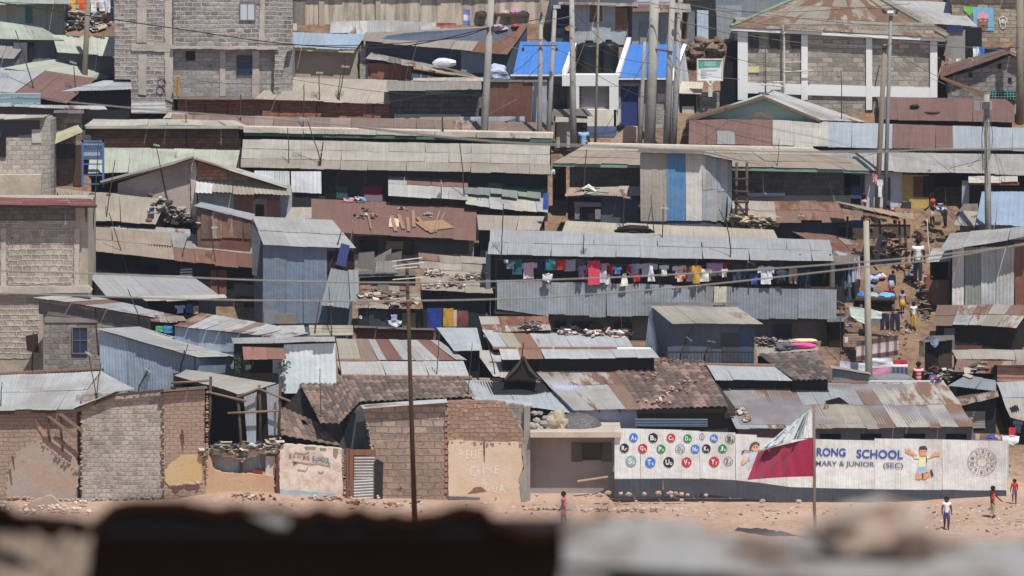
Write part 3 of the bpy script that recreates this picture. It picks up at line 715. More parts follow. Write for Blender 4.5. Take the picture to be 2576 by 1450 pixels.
hh = house('grey_roof_shed', 'dark fronted shed with small pale roof left of the block tower', (155, 231), (331, 223), (330, 205), (262, 203), metal('b9bbc0', .05, .15, .2), plain('292c31', 1), Ye=31.0, depth=1.2)
# blue sign
o = thing('shop_sign', 'long faded blue signboard with white lettering at the left edge', 'sign', P(50, 266, 30.9))
MB().box(-20, 236, 102, 264, 30.9, .05).build('sign_panel', plaster('7f9fae', '88a6ab', .15, k=1.1), o)
flat('sign_border', [(-20, 234.5), (102, 234.5), (102, 236.5), (-20, 236.5)], 30.89, WH, o)
for x0, w, y, hg in ((1, 26, 246, 5), (31, 10, 246, 3.5), (59, 13, 245.5, 4.5), (74, 17, 246, 4), (92, 10, 246, 4), (0, 30, 261, 2.5), (57, 14, 260, 2.5), (73, 9, 260.5, 2.5), (93, 8, 261, 2.5)):
    m = MB(); x = x0
    while x < x0 + w:
        k = R.uniform(1, 2.2); m.poly([(x, y - hg / 2 * R.uniform(.7, 1.1)), (x + k, y - hg / 2), (x + k, y + hg / 2), (x, y + hg / 2 * R.uniform(.7, 1))], 30.885, .004); x += k + .8
    m.build('lettering', plain('d5e2e6', 1.1), o)
hh = house('slab_roof_building', 'block building at left edge with thin concrete slab and small dark window', (-30, 300), (110, 296), (128, 288), (-30, 286), CONCP, block('aaa094', '989088', 'a79f94', dist=.06, stain=.3), Ye=25.3, over=.35, k=20, depth=.8, inset=-6)
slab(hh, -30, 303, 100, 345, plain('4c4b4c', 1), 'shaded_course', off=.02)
win(hh, -10, 345, 15, 396, '3a3532', '15161a'); slab(hh, 80, 326, 104, 360, plaster('b9b4ac'), 'plaster_patch')
MB().box(-30, 440, 104, 500, hh.Y - .5, .5).build('ledge', plaster('b5a893', '9d9180'), hh.root)
MB().box(104, 300, 136, 500, hh.Y + .15, 1.5).build('corner_wall', block('8a8580', '7a7571', '85807b'), hh.root)
house('long_dark_shed', 'low dark shed with thin pale eave strip under the blue sign', (-30, 268), (270, 276), (262, 266), (-30, 262), PALE, plaster('58555a', '6a5f58'), Ye=28.6, depth=.7, over=.5)
hh = house('brick_column_shed', 'narrow brown brick shed with yellow ribbed awning at upper left', (136, 286), (212, 286), (212, 278), (136, 278), DARKR, block('8d7a68', '76685c', '857a6e', bw=.4, bh=.24), Ye=27.0, depth=.6)
sheet('awning', P(137, 362, 26.3), P(208, 332, 26.3), P(195, 314, 27.2), P(137, 336, 27.2), metal('d3cd9d', .1, .2, .3), hh.root, horiz=True, amp=.018, period=.17)
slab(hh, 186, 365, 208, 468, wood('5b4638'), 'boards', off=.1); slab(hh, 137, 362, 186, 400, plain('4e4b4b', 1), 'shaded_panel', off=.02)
# mud wall with slab beam + pale green roof
hh = house('mud_wall_house', 'long mud walled house under a thin greenish slab beam', (212, 316), (622, 318), (590, 303), (235, 300), CREAM, block('7b6250', '6a5546', '6d5a4c', bw=.3, bh=.13), Ye=27.4, depth=1.2, over=.55)
MB().box(215, 317, 600, 324, 27.3, .2).build('beam', plaster('a9a793', '8b8a7d'), hh.root)
slab(hh, 262, 350, 606, 376, block('a9714f', '93603f', '8a6248', bw=.3, bh=.13), 'lit_brick_course')  # brighter bricks paint the sunlit foot; wall above is coloured for shade
hh = house('green_roof_shed', 'long low shed with pale mint roof and rust patches below the mud wall', (222, 437), (592, 430), (604, 378), (228, 372), [metal('c3cbb0', .22, .2, .3, rc='94664b'), metal('a8675a', .3)], DK, Ye=23.6, row=1.6)
for i, (x0, x1) in enumerate(((205, 262),)):
    m = MB(); m.box(x0, 354, x0 + 5, 472, 23.2, .1); m.box(x1 - 5, 354, x1, 472, 23.2, .1); m.box(x0, 354, x1, 359, 23.2, .1)
    for y in (378, 412, 440, 462): m.box(x0 + 4, y, x1 - 4, y + 3, 23.22, .06)
    o = m.build('metal_frame', plain('5470a8', 1)); tag(o, 'blue painted ladder-like metal frame beside the mint roof', 'metal frame')
o = sheet('door_sheet', P(208, 402, 23.4), P(259, 402, 23.4), P(259, 362, 23.4), P(208, 362, 23.4), plain('9fb3c1', 1), None, sw=2, amp=.01); tag(o, 'pale blue tin sheet fixed inside the blue metal frame', 'tin sheet')
# ================================================================ upper centre
hh = house('blue_roof_house', 'plastered house with faded blue grey sheet roof right of block tower', (707, 118), (893, 125), (921, 87), (708, 82), metal('8fa8bd', .0, .2, .1, k=.9), plaster('a89a88', '978a7a', .15), Ye=35.6, over=.55, fascia=plain('c9bd95', 1), period=.25)
slab(hh, 905, 118, 925, 200, CONC, 'wall_panel', dep=.3)
hh = house('tan_roof_house', 'wide house with dusty tan roof above dark blue tin walls', (911, 103), (1277, 139), (1332, 60), (919, 84), [metal('ab9d8d', .06, .15, .2), metal('a58172', .5, .3, .3)], metal('4d5f78', .03, .3, .1, k=1.0), Ye=35.6, patches=[(.72, 1, 0, 1, 1)], over=.5, sag=.08)
win(hh, 1100, 135, 1150, 162, '44586c', '22303f', bars=3); win(hh, 958, 127, 1002, 140, '44586c', '2c3c4f')
panel(hh, 1160, 125, 1218, 185, metal('7c8b99', .02, .3, .1, k=KW))
hh = house('lean_to_shed', 'narrow lean-to with slanting rusty ribbed roof and streaked rust wall', (918, 147), (1217, 200), (1180, 184), (934, 131), [DARKR, RUSTY], plain('2f2e33', 1), Ye=34.0, depth=1.2, mixp=[(1, .5)], sw=.3, jg=.1, sag=.06)
panel(hh, 924, 160, 1036, 204, [metal('7d4a41', .6, .6, .3, k=KW), metal('9d8a82', .5, .5, .3, k=KW)], mixp=[(1, .35)], sw=.4, jg=.08)
panel(hh, 1036, 186, 1120, 206, metal('d0d0ce', .1, .2, .2, k=KW), quad=[(1036, 206), (1140, 206), (1110, 196), (1036, 184)])
for i, (a, b, y) in enumerate(((1040, 1150, .05), (1062, 1130, .1), (1095, 1205, .15))):
    m = MB().tube([P(a, 152 + (a - 920) * .17, 33.9), P(b, 150 + (b - 920) * .17, 34.3)], .06); o = m.build('plank', WOODL); tag(o, ('long grey board lying lengthwise on the lean-to roof', 'short pale board on the lean-to roof beside the white bundle', 'splintered board at the lower end of the lean-to roof')[i], 'plank')
o = MB().blob(P(1118, 158, 34.4), .55, .25, .2, 5, .3).build('bundle', plain('d9dde2', 1.1)); tag(o, 'white plastic bundle on the upper part of the lean-to roof', 'bundle')
o = MB().blob(P(1250, 186, 34.2), .5, .2, .36, 9, .5, 3).build('laundry_bundle', cloth('c3cbe6')); tag(o, 'heap of white laundry beside the concrete pole and blue roof', 'laundry')
rt0 = Y1
hh = house('brick_house', 'red mud brick house with dusty tan roof in front of block tower', (640, 250), (982, 263), (1001, 203), (703, 195), metal('c0b29c', .03, .12, .2), block('a2603f', '8e5238', '8c6a55', bw=.4, bh=.14, dist=.05), Ye=31.3, over=.3)
MB().hexa([P(447, 305, 31.6), P(660, 305, 31.6), P(660, 247, 31.6), P(447, 243, 31.6), P(447, 305, 31.74), P(660, 305, 31.74), P(660, 247, 31.74), P(447, 243, 31.74)]).build('brick_front', block('a2603f', '8e5238', '8c6a55', bw=.4, bh=.14, dist=.05), hh.root)
sheet('eave_strip', P(449, 249, 31.1), P(665, 253, 31.1), P(665, 247, 31.7), P(449, 243, 31.7), DARKR, hh.root)
for x in (515, 571, 700, 795, 937): slab(hh, x, 262, x + 2.5, 303, wood('6d4434'), 'post', Y=31.6, off=.04)
hh = house('slab_house', 'grey block house with tan parapet roof and dark green fascia', (973, 229), (1211, 226), (1211, 206), (973, 204), metal('a2978b', .02, .1, .1), block('5d5a5c', '545155', '5a585b', dist=.02), Ye=31.0, depth=1.2, over=.6, fascia=plain('33443c', 1))
o = slab(hh, 992, 288, 1160, 322, plaster('b7a48c', 'a39482'), 'plaster_band')
hh = house('tan_strip_roof_house', 'house behind the slab house with ribbed cream roof', (1040, 203), (1222, 207), (1220, 196), (1040, 195), CREAM, CONCD, Ye=32.4, depth=1.0)
hh = house('rust_wall_shed', 'tall shed with dark red rust painted tin wall beside pole', (1218, 206), (1378, 208), (1376, 200), (1222, 199), DARKR, RUSTW, Ye=31.2, depth=1.0, over=.12)
panel(hh, 1224, 208, 1340, 312, [metal('6f3f31', .12, .25, .1, k=KW)], jg=.1, period=.3); panel(hh, 1338, 208, 1376, 318, TINW)
panel(hh, 1156, 294, 1320, 322, metal('aab3ba', .02, .2, .1, k=KW), off=.2)
hh = house('rust_roof_house', 'long low house with faded brown rust roof strip in mid hillside', (432, 322), (1392, 336), (1392, 308), (432, 287), [metal('9a7b6e', .2, .25, .4), metal('b79a88', .3, .3, .3)], DK, Ye=29.2, mixp=[(1, .12)], depth=1.3)
o = sheet('scrap_sheet', P(410, 300, 30.3), P(480, 300, 30.3), P(470, 285, 30.9), P(425, 285, 30.9), TAN, None, sag=.15); tag(o, 'buckled tan sheet just below the shiny corrugated one', 'roof sheet')
hh = house('ledge_roof_house', 'very long house with narrow roof ledge and green fascia board', (612, 333), (1392, 350), (1392, 336), (612, 319), TAN, DKB, Ye=27.9, depth=.9, over=.5, fascia=plain('5d7a66', 1), sag=.01)
MB().tube([P(612, 320, 28.8), P(1000, 328, 28.8), P(1392, 336, 28.8)], .06).build('ridge_cap', plain('cfc6b6', 1), hh.root)
hh = house('long_tan_roof_house', 'long house with broad dusty tan corrugated roof in the middle', (604, 421), (1384, 438), (1384, 366), (611, 351), [metal('bfb5a5', .02, .05, .2), metal('ad9f8e', .04, .08, .2)], plain('34363e', 1), Ye=23.9, over=.55, row=1.05, sag=.02, patches=[(0, 1, 0, .34, 1)])
LT = hh
win(hh, 825, 468, 878, 505, '2b2f3a', '15221f'); slab(hh, 846, 470, 874, 500, cloth('3c5a52'), 'curtain', off=.11, dep=.02)
slab(hh, 916, 470, 962, 506, cloth('8f3145'), 'curtain', off=.03, dep=.02); slab(hh, 916, 492, 962, 506, cloth('8d8290'), 'curtain', off=.05, dep=.02)
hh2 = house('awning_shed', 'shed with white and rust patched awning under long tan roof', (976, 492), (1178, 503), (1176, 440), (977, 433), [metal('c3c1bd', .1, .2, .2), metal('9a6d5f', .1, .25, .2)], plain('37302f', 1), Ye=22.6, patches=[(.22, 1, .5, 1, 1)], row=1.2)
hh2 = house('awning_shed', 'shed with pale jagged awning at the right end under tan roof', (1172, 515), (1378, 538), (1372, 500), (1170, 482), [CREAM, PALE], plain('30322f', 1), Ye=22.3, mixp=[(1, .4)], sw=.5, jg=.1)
sheet('upper_awning', P(1168, 485, 23.2), P(1362, 503, 23.2), P(1360, 486, 23.6), P(1168, 470, 23.6), metal('8d9c92', .05, .3, .2), hh2.root, sw=.5, jg=.12)
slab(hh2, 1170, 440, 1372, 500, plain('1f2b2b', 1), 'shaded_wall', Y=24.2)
o = sheet('white_sheet_screen', P(732, 486, 23.0), P(808, 490, 23.0), P(808, 430, 23.2), P(732, 430, 23.2), metal('d3d6d8', .03, .15, .1, k=1.0), None, amp=.018, period=.174); tag(o, 'upright white corrugated screen under the left end of tan roof', 'screen')
o = sheet('white_sheet_screen', P(640, 470, 23.2), P(730, 488, 23.2), P(728, 432, 23.4), P(640, 430, 23.4), metal('c7ccd0', .03, .3, .1, k=1.0), None, amp=.03); tag(o, 'white striped sheet screen behind the gable house roof', 'screen')
hh = house('brown_roof_house', 'long house with plain red brown roof carrying planks and plywood', (782, 582), (1198, 606), (1199, 519), (783, 500), [metal('936457', .03, .12, .15, rc='b98a78')], CONCD, Ye=19.8, over=.55, row=3.6, sag=.02)
BRR = hh
for x0, x1 in ((905, 950), (990, 1040)): win(hh, x0, 604, x1, 642, '2a2a2c', '0f1115', bars=0)
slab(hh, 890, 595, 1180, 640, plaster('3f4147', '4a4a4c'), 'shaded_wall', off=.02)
o = MB().box(972, 608, 1014, 627, hh.Y - .25, .2).build('wooden_crate', wood('8f7d66')); tag(o, 'old wooden board box under the eave of the red brown roof', 'crate')
house('small_tan_roof_shed', 'small tan roof with debris left of red brown roof', (715, 552), (784, 552), (784, 522), (735, 522), [TAN, RUST], DK, Ye=20.4, sag=.1, jg=.1)
house('tan_roof_shed', 'small shed with tan roof right of the red brown one', (1202, 578), (1356, 580), (1370, 545), (1199, 540), metal('b8a793', .06, .15, .2), DK, Ye=20.3, k=22)
# ================================================================ upper right
hh = house('patched_roof_house', 'very long roof patched in brown, cream and blue grey sheets', (1733, 363), (2600, 380), (2600, 323), (1734, 296), [metal('c9c2b5', .06, .1, .2), metal('8d665a', .02, .1, .1, rc='a98879'), metal('aab4be', .0, .08, .1)], DKB, Ye=27.6, over=.5,
           patches=[(0, .22, 0, 1, 1), (.42, .6, 0, 1, 2), (.6, .79, 0, 1, 1), (.79, 1, 0, 1, 2)], row=1.9, sag=.015)
sheet('grey_patch', P(1803, 363, 27.5), P(1848, 364, 27.5), P(1848, 330, 28.6), P(1804, 329, 28.6), metal('a29d9a', .02, .05, .05), hh.root, lift=.05, sw=2)
hh = house('hip_roof_house', 'dark block house with tan hipped roof and green fascia board', (1390, 410), (2188, 428), (2046, 374), (1480, 362), [metal('c0b39c', .03, .05, .2), metal('ad9a84', .04, .08, .2)], block('605c5a', '4f4c4c', '6a6562', bw=.4, bh=.22), Ye=24.2, over=.8, fascia=plain('7fa08c', 1), row=1.1, sag=.02, patches=[(0, .3, 0, .5, 1), (.55, 1, 0, .5, 1)])
HIP = hh
MB().tube([P(1480, 362, hh.Yr), P(1700, 367, hh.Yr), P(2046, 374, hh.Yr)], .06).build('ridge_cap', plain('cdc3b2', 1), hh.root)
slab(hh, 1390, 418, 1424, 560, plain('0f1014', 1), 'doorway', off=.03)
slab(hh, 1845, 492, 2140, 515, plaster('94897c', '857b70'), 'plinth', off=.05); slab(hh, 1880, 486, 1975, 494, plain('b9bcbe', 1), 'ledge', off=.15, dep=.12)
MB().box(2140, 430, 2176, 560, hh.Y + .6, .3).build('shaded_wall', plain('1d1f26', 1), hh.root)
hh2 = house('tin_lean_to', 'dark tin lean-to with tan awning in front of hip roofed house', (1420, 494), (1612, 492), (1612, 468), (1432, 471), [TAN, PALE, metal('c99a88', .1)], metal('5a6570', .05, .3, .1, k=1.0), Ye=22.8, patches=[(0, .2, 0, 1, 2)], sw=.5, sag=.1, jg=.09)
slab(hh2, 1428, 497, 1512, 552, plain('2a2023', 1), 'doorway', off=.03)
m = MB(); m.poly([(1444, 508), (1512, 510), (1512, 521), (1444, 521)], hh2.Y - .1, .06); m.box(1446, 521, 1458, 552, hh2.Y - .1, .06); m.box(1497, 527, 1511, 552, hh2.Y - .1, .06); m.build('door_frame', plain('8a8388', 1), hh2.root)
o = MB().tube([P(1465, 476, 22.6), P(1480, 470, 22.7), P(1500, 483, 22.5)], [.04, .12, .05]).build('bag_scrap', plain('dcdad6', 1)); tag(o, 'white plastic scrap lying on the tan lean-to awning', 'plastic scrap')
for i, (x0, y0, x1, y1) in enumerate(((1450, 478, 1530, 486), (1445, 484, 1510, 474), (1470, 488, 1500, 472))):
    o = MB().tube([P(x0, y0, 22.6), P(x1, y1, 22.9)], .02, 5).build('stick', WOODD); tag(o, ('long dry stick lying across the lean-to awning', 'crooked dry stick crossing the white scrap on the awning', 'short dry stick at the middle of the lean-to awning')[i], 'stick')
# tall patchwork tin cabin
Yb = 21.4
rt = thing('tin_cabin', 'tall tin cabin patched with a bright blue sheet and grey sheets', 'cabin', P(1700, 555, Yb))
MB().hexa([P(1612, 640, Yb + .06), P(1766, 640, Yb + .06), P(1766, 388, Yb + .06), P(1612, 384, Yb + .06), P(1612, 640, Yb + 2.4), P(1842, 640, Yb + 1.6), P(1842, 404, Yb + 1.6), P(1612, 384, Yb + 2.4)]).build('wall', DKTIN, rt)
for x0, x1, mt in ((1610, 1678, metal('a89f92', .04, .3, .3, k=KW)), (1678, 1725, metal('3f82b8', .01, .1, .1, k=1.1)), (1725, 1766, metal('c2bbb0', .16, .3, .3, k=KW))): panel(None, x0, 386, x1, 556, mt, Y=Yb, root=rt, off=.0, period=.17, sw=3)
q = [P(1766, 556, Yb), P(1840, 556, Yb + 1.5), P(1840, 406, Yb + 1.5), P(1766, 388, Yb)]
sheet('side_wall', *q, [metal('9c9f9f', .06, .4, .3, k=KW), metal('8e9aa6', .02, .3, .1, k=KW)], rt, mixp=[(1, .4)], sw=.35, row=1.3)
sheet('roof', P(1600, 384, Yb - .35), P(1772, 387, Yb - .35), P(1770, 380, Yb + 2.4), P(1606, 376, Yb + 2.4), DARKR, rt); sheet('roof', P(1768, 387, Yb - .35), P(1930, 421, Yb + 1.3), P(1842, 398, Yb + 2.6), P(1770, 380, Yb + 2.4), DARKR, rt)
m = MB()
for i, (x0, x1) in enumerate(((1852, 1853), (1878, 1879))): m.tube([P(x0, 570, 21.2), P(x1, 410, 21.9)], .06)
for y in (452, 482, 510, 528): m.tube([P(1846, y, 21.4), P(1884, y + R.uniform(-3, 3), 21.4)], .05)
o = m.build('pole_ladder', WOODD, smooth=True); tag(o, 'rough pole ladder leaning beside the tall tin cabin', 'ladder')
hh = house('rust_awning_shed', 'low shed with patchy rust brown awning below hip roofed house', (1840, 560), (2128, 559), (2108, 508), (1842, 506), [metal('a3745f', .35, .3, .3), metal('bdb09f', .2, .2, .2)], plain('3c4048', 1), Ye=21.0, patches=[(0, .32, 0, 1, 1), (.32, .45, .5, 1, 1)], jg=.12, sag=.08, row=1.1)
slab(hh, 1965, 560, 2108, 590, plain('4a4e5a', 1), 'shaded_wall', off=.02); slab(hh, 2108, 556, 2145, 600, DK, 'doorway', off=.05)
hh = house('tan_roof_house', 'house with tan sheet roof just above the long grey balcony roof', (1405, 604), (1962, 612), (1946, 578), (1424, 556), [metal('c4b69d', .04, .14, .2), RUST], DK, Ye=19.2, mixp=[(1, .04)], row=1.9)
# stalls at right under long roof
rt = thing('shop_row', 'row of small shops under long grey roof with yellow front', 'shop', P(2330, 545, 26))
sheet('roof', P(2060, 428, 25.0), P(2600, 441, 25.0), P(2600, 388, 27.2), P(2050, 383, 27.2), [metal('b7b3ad', .05, .12, .25), metal('b9a58f', .15)], rt, mixp=[(1, .05)], row=1.6)
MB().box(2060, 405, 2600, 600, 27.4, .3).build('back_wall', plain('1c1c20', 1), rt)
MB().box(2165, 434, 2270, 560, 25.6, .2).build('white_wall', plaster('b7bac2', 'a6a9b2', .12), rt); MB().box(2270, 440, 2337, 560, 25.55, .2).build('yellow_wall', plaster('b99a3f', '9c8238', .15), rt)
MB().box(2298, 445, 2322, 496, 25.5, .05).build('window_board', wood('6d4a3f'), rt); MB().box(2322, 443, 2350, 496, 25.5, .05).build('opening', DK, rt)
MB().box(2272, 540, 2345, 562, 25.5, .05).build('plinth', plain('2f4a44', 1), rt); MB().box(2268, 508, 2292, 532, 25.48, .05).build('window_board', plain('3d3c3e', 1), rt)
MB().box(2227, 448, 2240, 545, 25.55, .05).build('door', plain('4a5a70', 1), rt); MB().box(2140, 470, 2166, 500, 25.5, .06).build('door', plain('35507a', 1), rt)
sheet('awning', P(2437, 460, 24.5), P(2560, 460, 24.5), P(2560, 440, 25.1), P(2436, 442, 25.1), CREAM, rt, sw=.6); MB().box(2434, 459, 2564, 466, 24.6, .1).build('awning_beam', plain('9a5340', 1), rt)
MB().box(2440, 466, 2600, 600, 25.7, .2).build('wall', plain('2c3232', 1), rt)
panel(None, 2420, 455, 2438, 520, metal('8ea0ae', .0, .2, .1, k=KW), 'door', Y=25.3, root=rt)
hh = house('blue_sheet_roof_house', 'house at right edge with light blue sheet roof', (2456, 566), (2600, 570), (2600, 483), (2470, 483), metal('8fa8c4', .0, .1, .08, k=.9), CONCD, Ye=20.6, row=4, sag=.01, period=.2)
o = sheet('scrap_sheet', P(2400, 562, 21.5), P(2458, 568, 21.5), P(2460, 532, 22.3), P(2420, 530, 22.3), [TAN], None, sag=.15, jg=.15); tag(o, 'crumpled tan sheet against the light blue roof', 'roof sheet')
house('low_stone_shed', 'tiny grey shed wedged left of the light blue roof', (2400, 545), (2460, 545), (2460, 515), (2425, 515), DARKR, CONCD, Ye=22.0, sag=.12)
rt = thing('tin_canopy', 'slanting tin and board canopy on rough poles above the path', 'canopy', P(2200, 600, 19.5))
sheet('roof', P(2112, 512, 20.0), P(2300, 553, 19.6), P(2290, 541, 20.6), P(2098, 506, 21.0), [metal('b3a893', .3, .4, .3), WOODL], rt, sag=.07, jg=.15, sw=.5, mixp=[(1, .3)])
sheet('roof', P(2120, 535, 19.6), P(2260, 560, 19.4), P(2262, 548, 19.9), P(2114, 520, 20.2), [metal('9c7f6b', .4, .4, .3)], rt, sag=.07, jg=.15, sw=.5)
for x, y0, y1 in ((2132, 545, 640), (2186, 553, 620), (2262, 556, 655), (2275, 552, 660), (2212, 552, 640)): MB().tube([P(x, y0, 20.2), P(x + R.uniform(-6, 6), y1, 19.8)], .05).build('post', WOODD, rt)
MB().box(2110, 566, 2290, 571, 20.3, .1).build('rail', WOODD, rt); MB().poly(jag([(2128, 560), (2290, 566), (2290, 600), (2128, 600)], 2), 21.6, .1).build('back_wall', plaster('54443a', '6a5648'), rt)
o = MB().box(2142, 556, 2172, 574, 20.6, .4).build('plastic_crate', plain('3a5aa0', 1)); tag(o, 'blue plastic crate on the bench under the tin canopy', 'crate')
o = MB().poly([(2190, 655), (2212, 590), (2235, 600), (2226, 650), (2214, 672)], 18.9, .08).build('hanging_cloth', cloth('3a3944')); tag(o, 'large dark cloth hanging below the tin canopy', 'cloth')
# rust and scrap roofs left of the path
house('scrap_roof_shed', 'shed with long strips of rust red scrap sheet beside the path', (2095, 640), (2170, 640), (2172, 602), (1990, 580), [metal('99705c', .5, .4, .3), metal('b0a292', .4, .3, .3)], DK, Ye=18.3, mixp=[(1, .4)], sw=.4, jg=.15, sag=.12, row=1.0)
hh = house('path_side_shed', 'dim shed at the balcony end hung with clothes', (2095, 658), (2160, 660), (2168, 636), (2092, 630), [DARKR, RUSTY], plain('3a3636', 1), Ye=16.6, sag=.1, jg=.12)
o = MB().poly([(2100, 632), (2134, 640), (2115, 648)], 17.2, .03).build('plastic_sheet', plain('c9d0d8', 1)); tag(o, 'pale plastic sheet corner on the scrap roofs beside the balcony', 'plastic sheet')
# right: tall white-grey corrugated shack
Yb = 16.2
rt = thing('corrugated_shack', 'tall white grey corrugated shack with torn roof at right edge', 'shack', P(2490, 770, Yb))
MB().box(2398, 612, 2600, 800, Yb + .1, 3).build('wall', plain('4c4238', 1), rt)
for x0, x1, mt in ((2396, 2426, metal('cfcac2', .1, .3, .3, k=KW)), (2428, 2470, metal('8d9892', .08, .4, .3, k=KW)), (2468, 2508, metal('a9afae', .06, .4, .3, k=KW)), (2506, 2552, metal('b9bdbc', .08, .4, .3, k=KW))): panel(None, x0, 622, x1, 768, mt, Y=Yb, root=rt, amp=.018, period=.15, sag=.06)
panel(None, 2552, 610, 2600, 775, metal('7d4436', .3, .3, .2, k=KW), Y=Yb, root=rt, off=-.03)
sheet('roof', P(2362, 632, Yb - .9), P(2600, 592, Yb - .9), P(2600, 570, Yb + 1.6), P(2392, 588, Yb + 1.8), [metal('b5b5b1', .05, .2, .2), RUSTY], rt, mixp=[(1, .2)], jg=.12, sag=.06)
hh = house('scrap_awning_shed', 'low dark stall with pale scrap awning left of corrugated shack', (2328, 664), (2392, 661), (2392, 628), (2346, 630), [PALE, DARKR], plain('2a2624', 1), Ye=16.8, sag=.15, jg=.15, sw=.5, body='open')
panel(None, 2330, 705, 2390, 768, metal('5b3a30', .3, .3, .3, k=KW), 'side_panel', Y=16.6, root=hh.root)
o = MB().poly(jag([(2326, 690), (2340, 690), (2338, 770), (2330, 776), (2327, 740)], 1.5), 16.3, .06).build('hanging_sheet', metal('a5442f', .1, .2, .2, k=1.0)); tag(o, 'narrow rust red sheet hanging beside the path', 'tin sheet')
# right lower shacks
hh = house('scrap_roof_shack', 'shack at right edge with roof pieced from rust and grey sheets', (2346, 818), (2558, 824), (2600, 768), (2358, 769), [metal('b9b0a4', .3, .3, .3), metal('99705f', .4, .3, .3), metal('aab0b6', .05)], plain('2a2725', 1), Ye=12.4, mixp=[(1, .3), (2, .15)], sw=.7, row=1.1, jg=.1, sag=.08)
slab(hh, 2375, 826, 2402, 888, plain('6d747c', 1), 'wall_panel'); slab(hh, 2402, 870, 2470, 900, plain('6b453a', 1), 'wall_panel')
hh = house('tan_strip_roof_shack', 'shack with narrow wavy tan roof at right edge', (2408, 903), (2600, 912), (2600, 882), (2394, 881), [TAN], DK, Ye=9.6, sag=.1)
hh = house('rust_strip_roof_shack', 'shack with low rust brown roof below the narrow tan one', (2400, 936), (2500, 940), (2500, 908), (2408, 904), [metal('9a7562', .3, .2, .3)], DK, Ye=8.4, sag=.1, jg=.1)
hh = house('ribbed_wall_shack', 'dark shack with rusty sideways ribbed wall at right edge', (2495, 918), (2600, 918), (2600, 908), (2500, 908), RUSTY, DK, Ye=8.0, depth=.8, over=.2)
panel(hh, 2508, 918, 2600, 962, metal('a5968a', .5, .3, .3, k=KW), horiz=True, amp=.018, period=.17)
hh = house('drooping_roof_shack', 'shack with pale drooping sheet roof at lower right edge', (2540, 1050), (2600, 1062), (2600, 950), (2502, 955), [metal('bcbdbf', .05, .1, .15), TAN], plain('1c1d20', 1), Ye=4.6, patches=[(0, 1, 0, .3, 1)], sag=.12, row=1.8)
hh = house('low_dark_shack', 'low dark shack with slanting thin roof right of school roof', (2405, 1030), (2512, 1000), (2510, 985), (2392, 1005), [RUSTY], plain('2b2c2c', 1), Ye=5.6, depth=1.6, sag=.08)
panel(hh, 2430, 1035, 2480, 1078, metal('8d8a80', .1, .3, .3, k=KW), horiz=True)
house('striped_roof_shed', 'small shed with blue grey striped roof under scrap pile', (2385, 972), (2505, 985), (2505, 955), (2430, 945), [metal('98a2aa', .05, .4, .2)], DK, Ye=7.2, sag=.05)

hh = house('alley_shadow_shack', 'dark timber shack in the shaded alley hung with clothes', (2316, 858), (2402, 856), (2400, 842), (2326, 842), [DARKR], wood('3a312c', .8), Ye=9.7, depth=.9, sag=.15, jg=.15, floor=P(0, 975, 9.9).z)  # dark shack added to stand for the alley's deep shadow
slab(hh, 2330, 880, 2352, 960, plain('17181c', 1), 'doorway'); slab(hh, 2360, 890, 2395, 930, plain('4a3f3a', 1), 'board')
hh = house('earth_stall', 'low dark stall of sticks and sacking left of the path steps', (2078, 812), (2128, 812), (2126, 798), (2082, 798), [DARKR], wood('33291f', .8), Ye=13.0, depth=.9, sag=.1, jg=.12)
# ================================================================ middle left
Yb = 8.6
rt = thing('block_building', 'tall pale block building with red sheet eave at left edge', 'building', P(100, 940, Yb))
B2 = block('aaa091', '8f8576', 'ada394', bw=.36, bh=.22, ms=.04, dist=.07, stain=.4)
MB().box(-60, 515, 221, 1000, Yb, 5).build('wall', plaster('aa9b88', '948674', .5), rt)
MB().poly(jag([(-60, 575), (200, 575), (200, 720), (-60, 722)], 1.5, 10), Yb - .02, .04).build('block_panel', block('9d968c', '877f77', 'aaa095', bw=.36, bh=.22, ms=.04, dist=.07, stain=.4), rt)
MB().poly(jag([(22, 590), (186, 588), (180, 715), (20, 718)], 1.5, 10), Yb - .04, .06).build('block_panel', B2, rt)
MB().box(-60, 556, 172, 572, Yb - .04, .06).build('block_course', B2, rt)
MB().box(-60, 518, 190, 556, Yb - .02, .05).build('block_course', block('6f6a68', '625e5e', '6d6966', dist=.03), rt)  # darker block colour paints the shade below the eave
for x0 in (2, 186): MB().poly(jag([(x0, 575), (x0 + 14, 575), (x0 + 12, 725), (x0, 725)], 1.2, 10), Yb - .07, .09).build('mortar_column', PIL, rt)
MB().poly(jag([(-60, 722), (222, 720), (232, 730), (228, 737), (-60, 742)], 1, 12), Yb - .25, .5).build('ledge', PIL, rt)
MB().poly(jag([(-60, 750), (102, 750), (98, 900), (-60, 905)], 1.5, 10), Yb - .03, .06).build('block_panel', B2, rt)
MB().poly([(65, 845), (95, 840), (97, 888), (68, 880)], Yb - .05, .06).build('opening', plain('3a2a26', 1), rt)
sheet('eave_roof', P(-60, 515, Yb - .8), P(246, 519, Yb - .8), P(228, 500, Yb + .2), P(-60, 496, Yb + .2), metal('9a5248', .02, .1, .15), rt, row=.4, sag=.01)
MB().box(-60, 516, 243, 523, Yb - .75, .1).build('eave_beam', plain('4c4446', 1), rt); MB().box(214, 522, 219, 560, Yb - .6, .1).build('post', WOODD, rt)
hh = house('tan_roof_house', 'house with long buckled tan roof and small solar panel', (185, 552), (392, 566), (420, 500), (138, 473), [metal('b5a68f', .05, .15, .2), RUST], DK, Ye=19.6, k=30, patches=[(.72, .86, 0, .6, 1)], jg=.08, sag=.1)
o = thing('solar_panel', 'small solar panel lying on the buckled tan roof', 'solar panel', P(380, 545, 19.9))
a, b, c, d = P(373, 545, 19.9), P(390, 541, 19.9), P(391, 528, 20.5), P(374, 530, 20.5)
for k in (a, b, c, d): k.z += .12
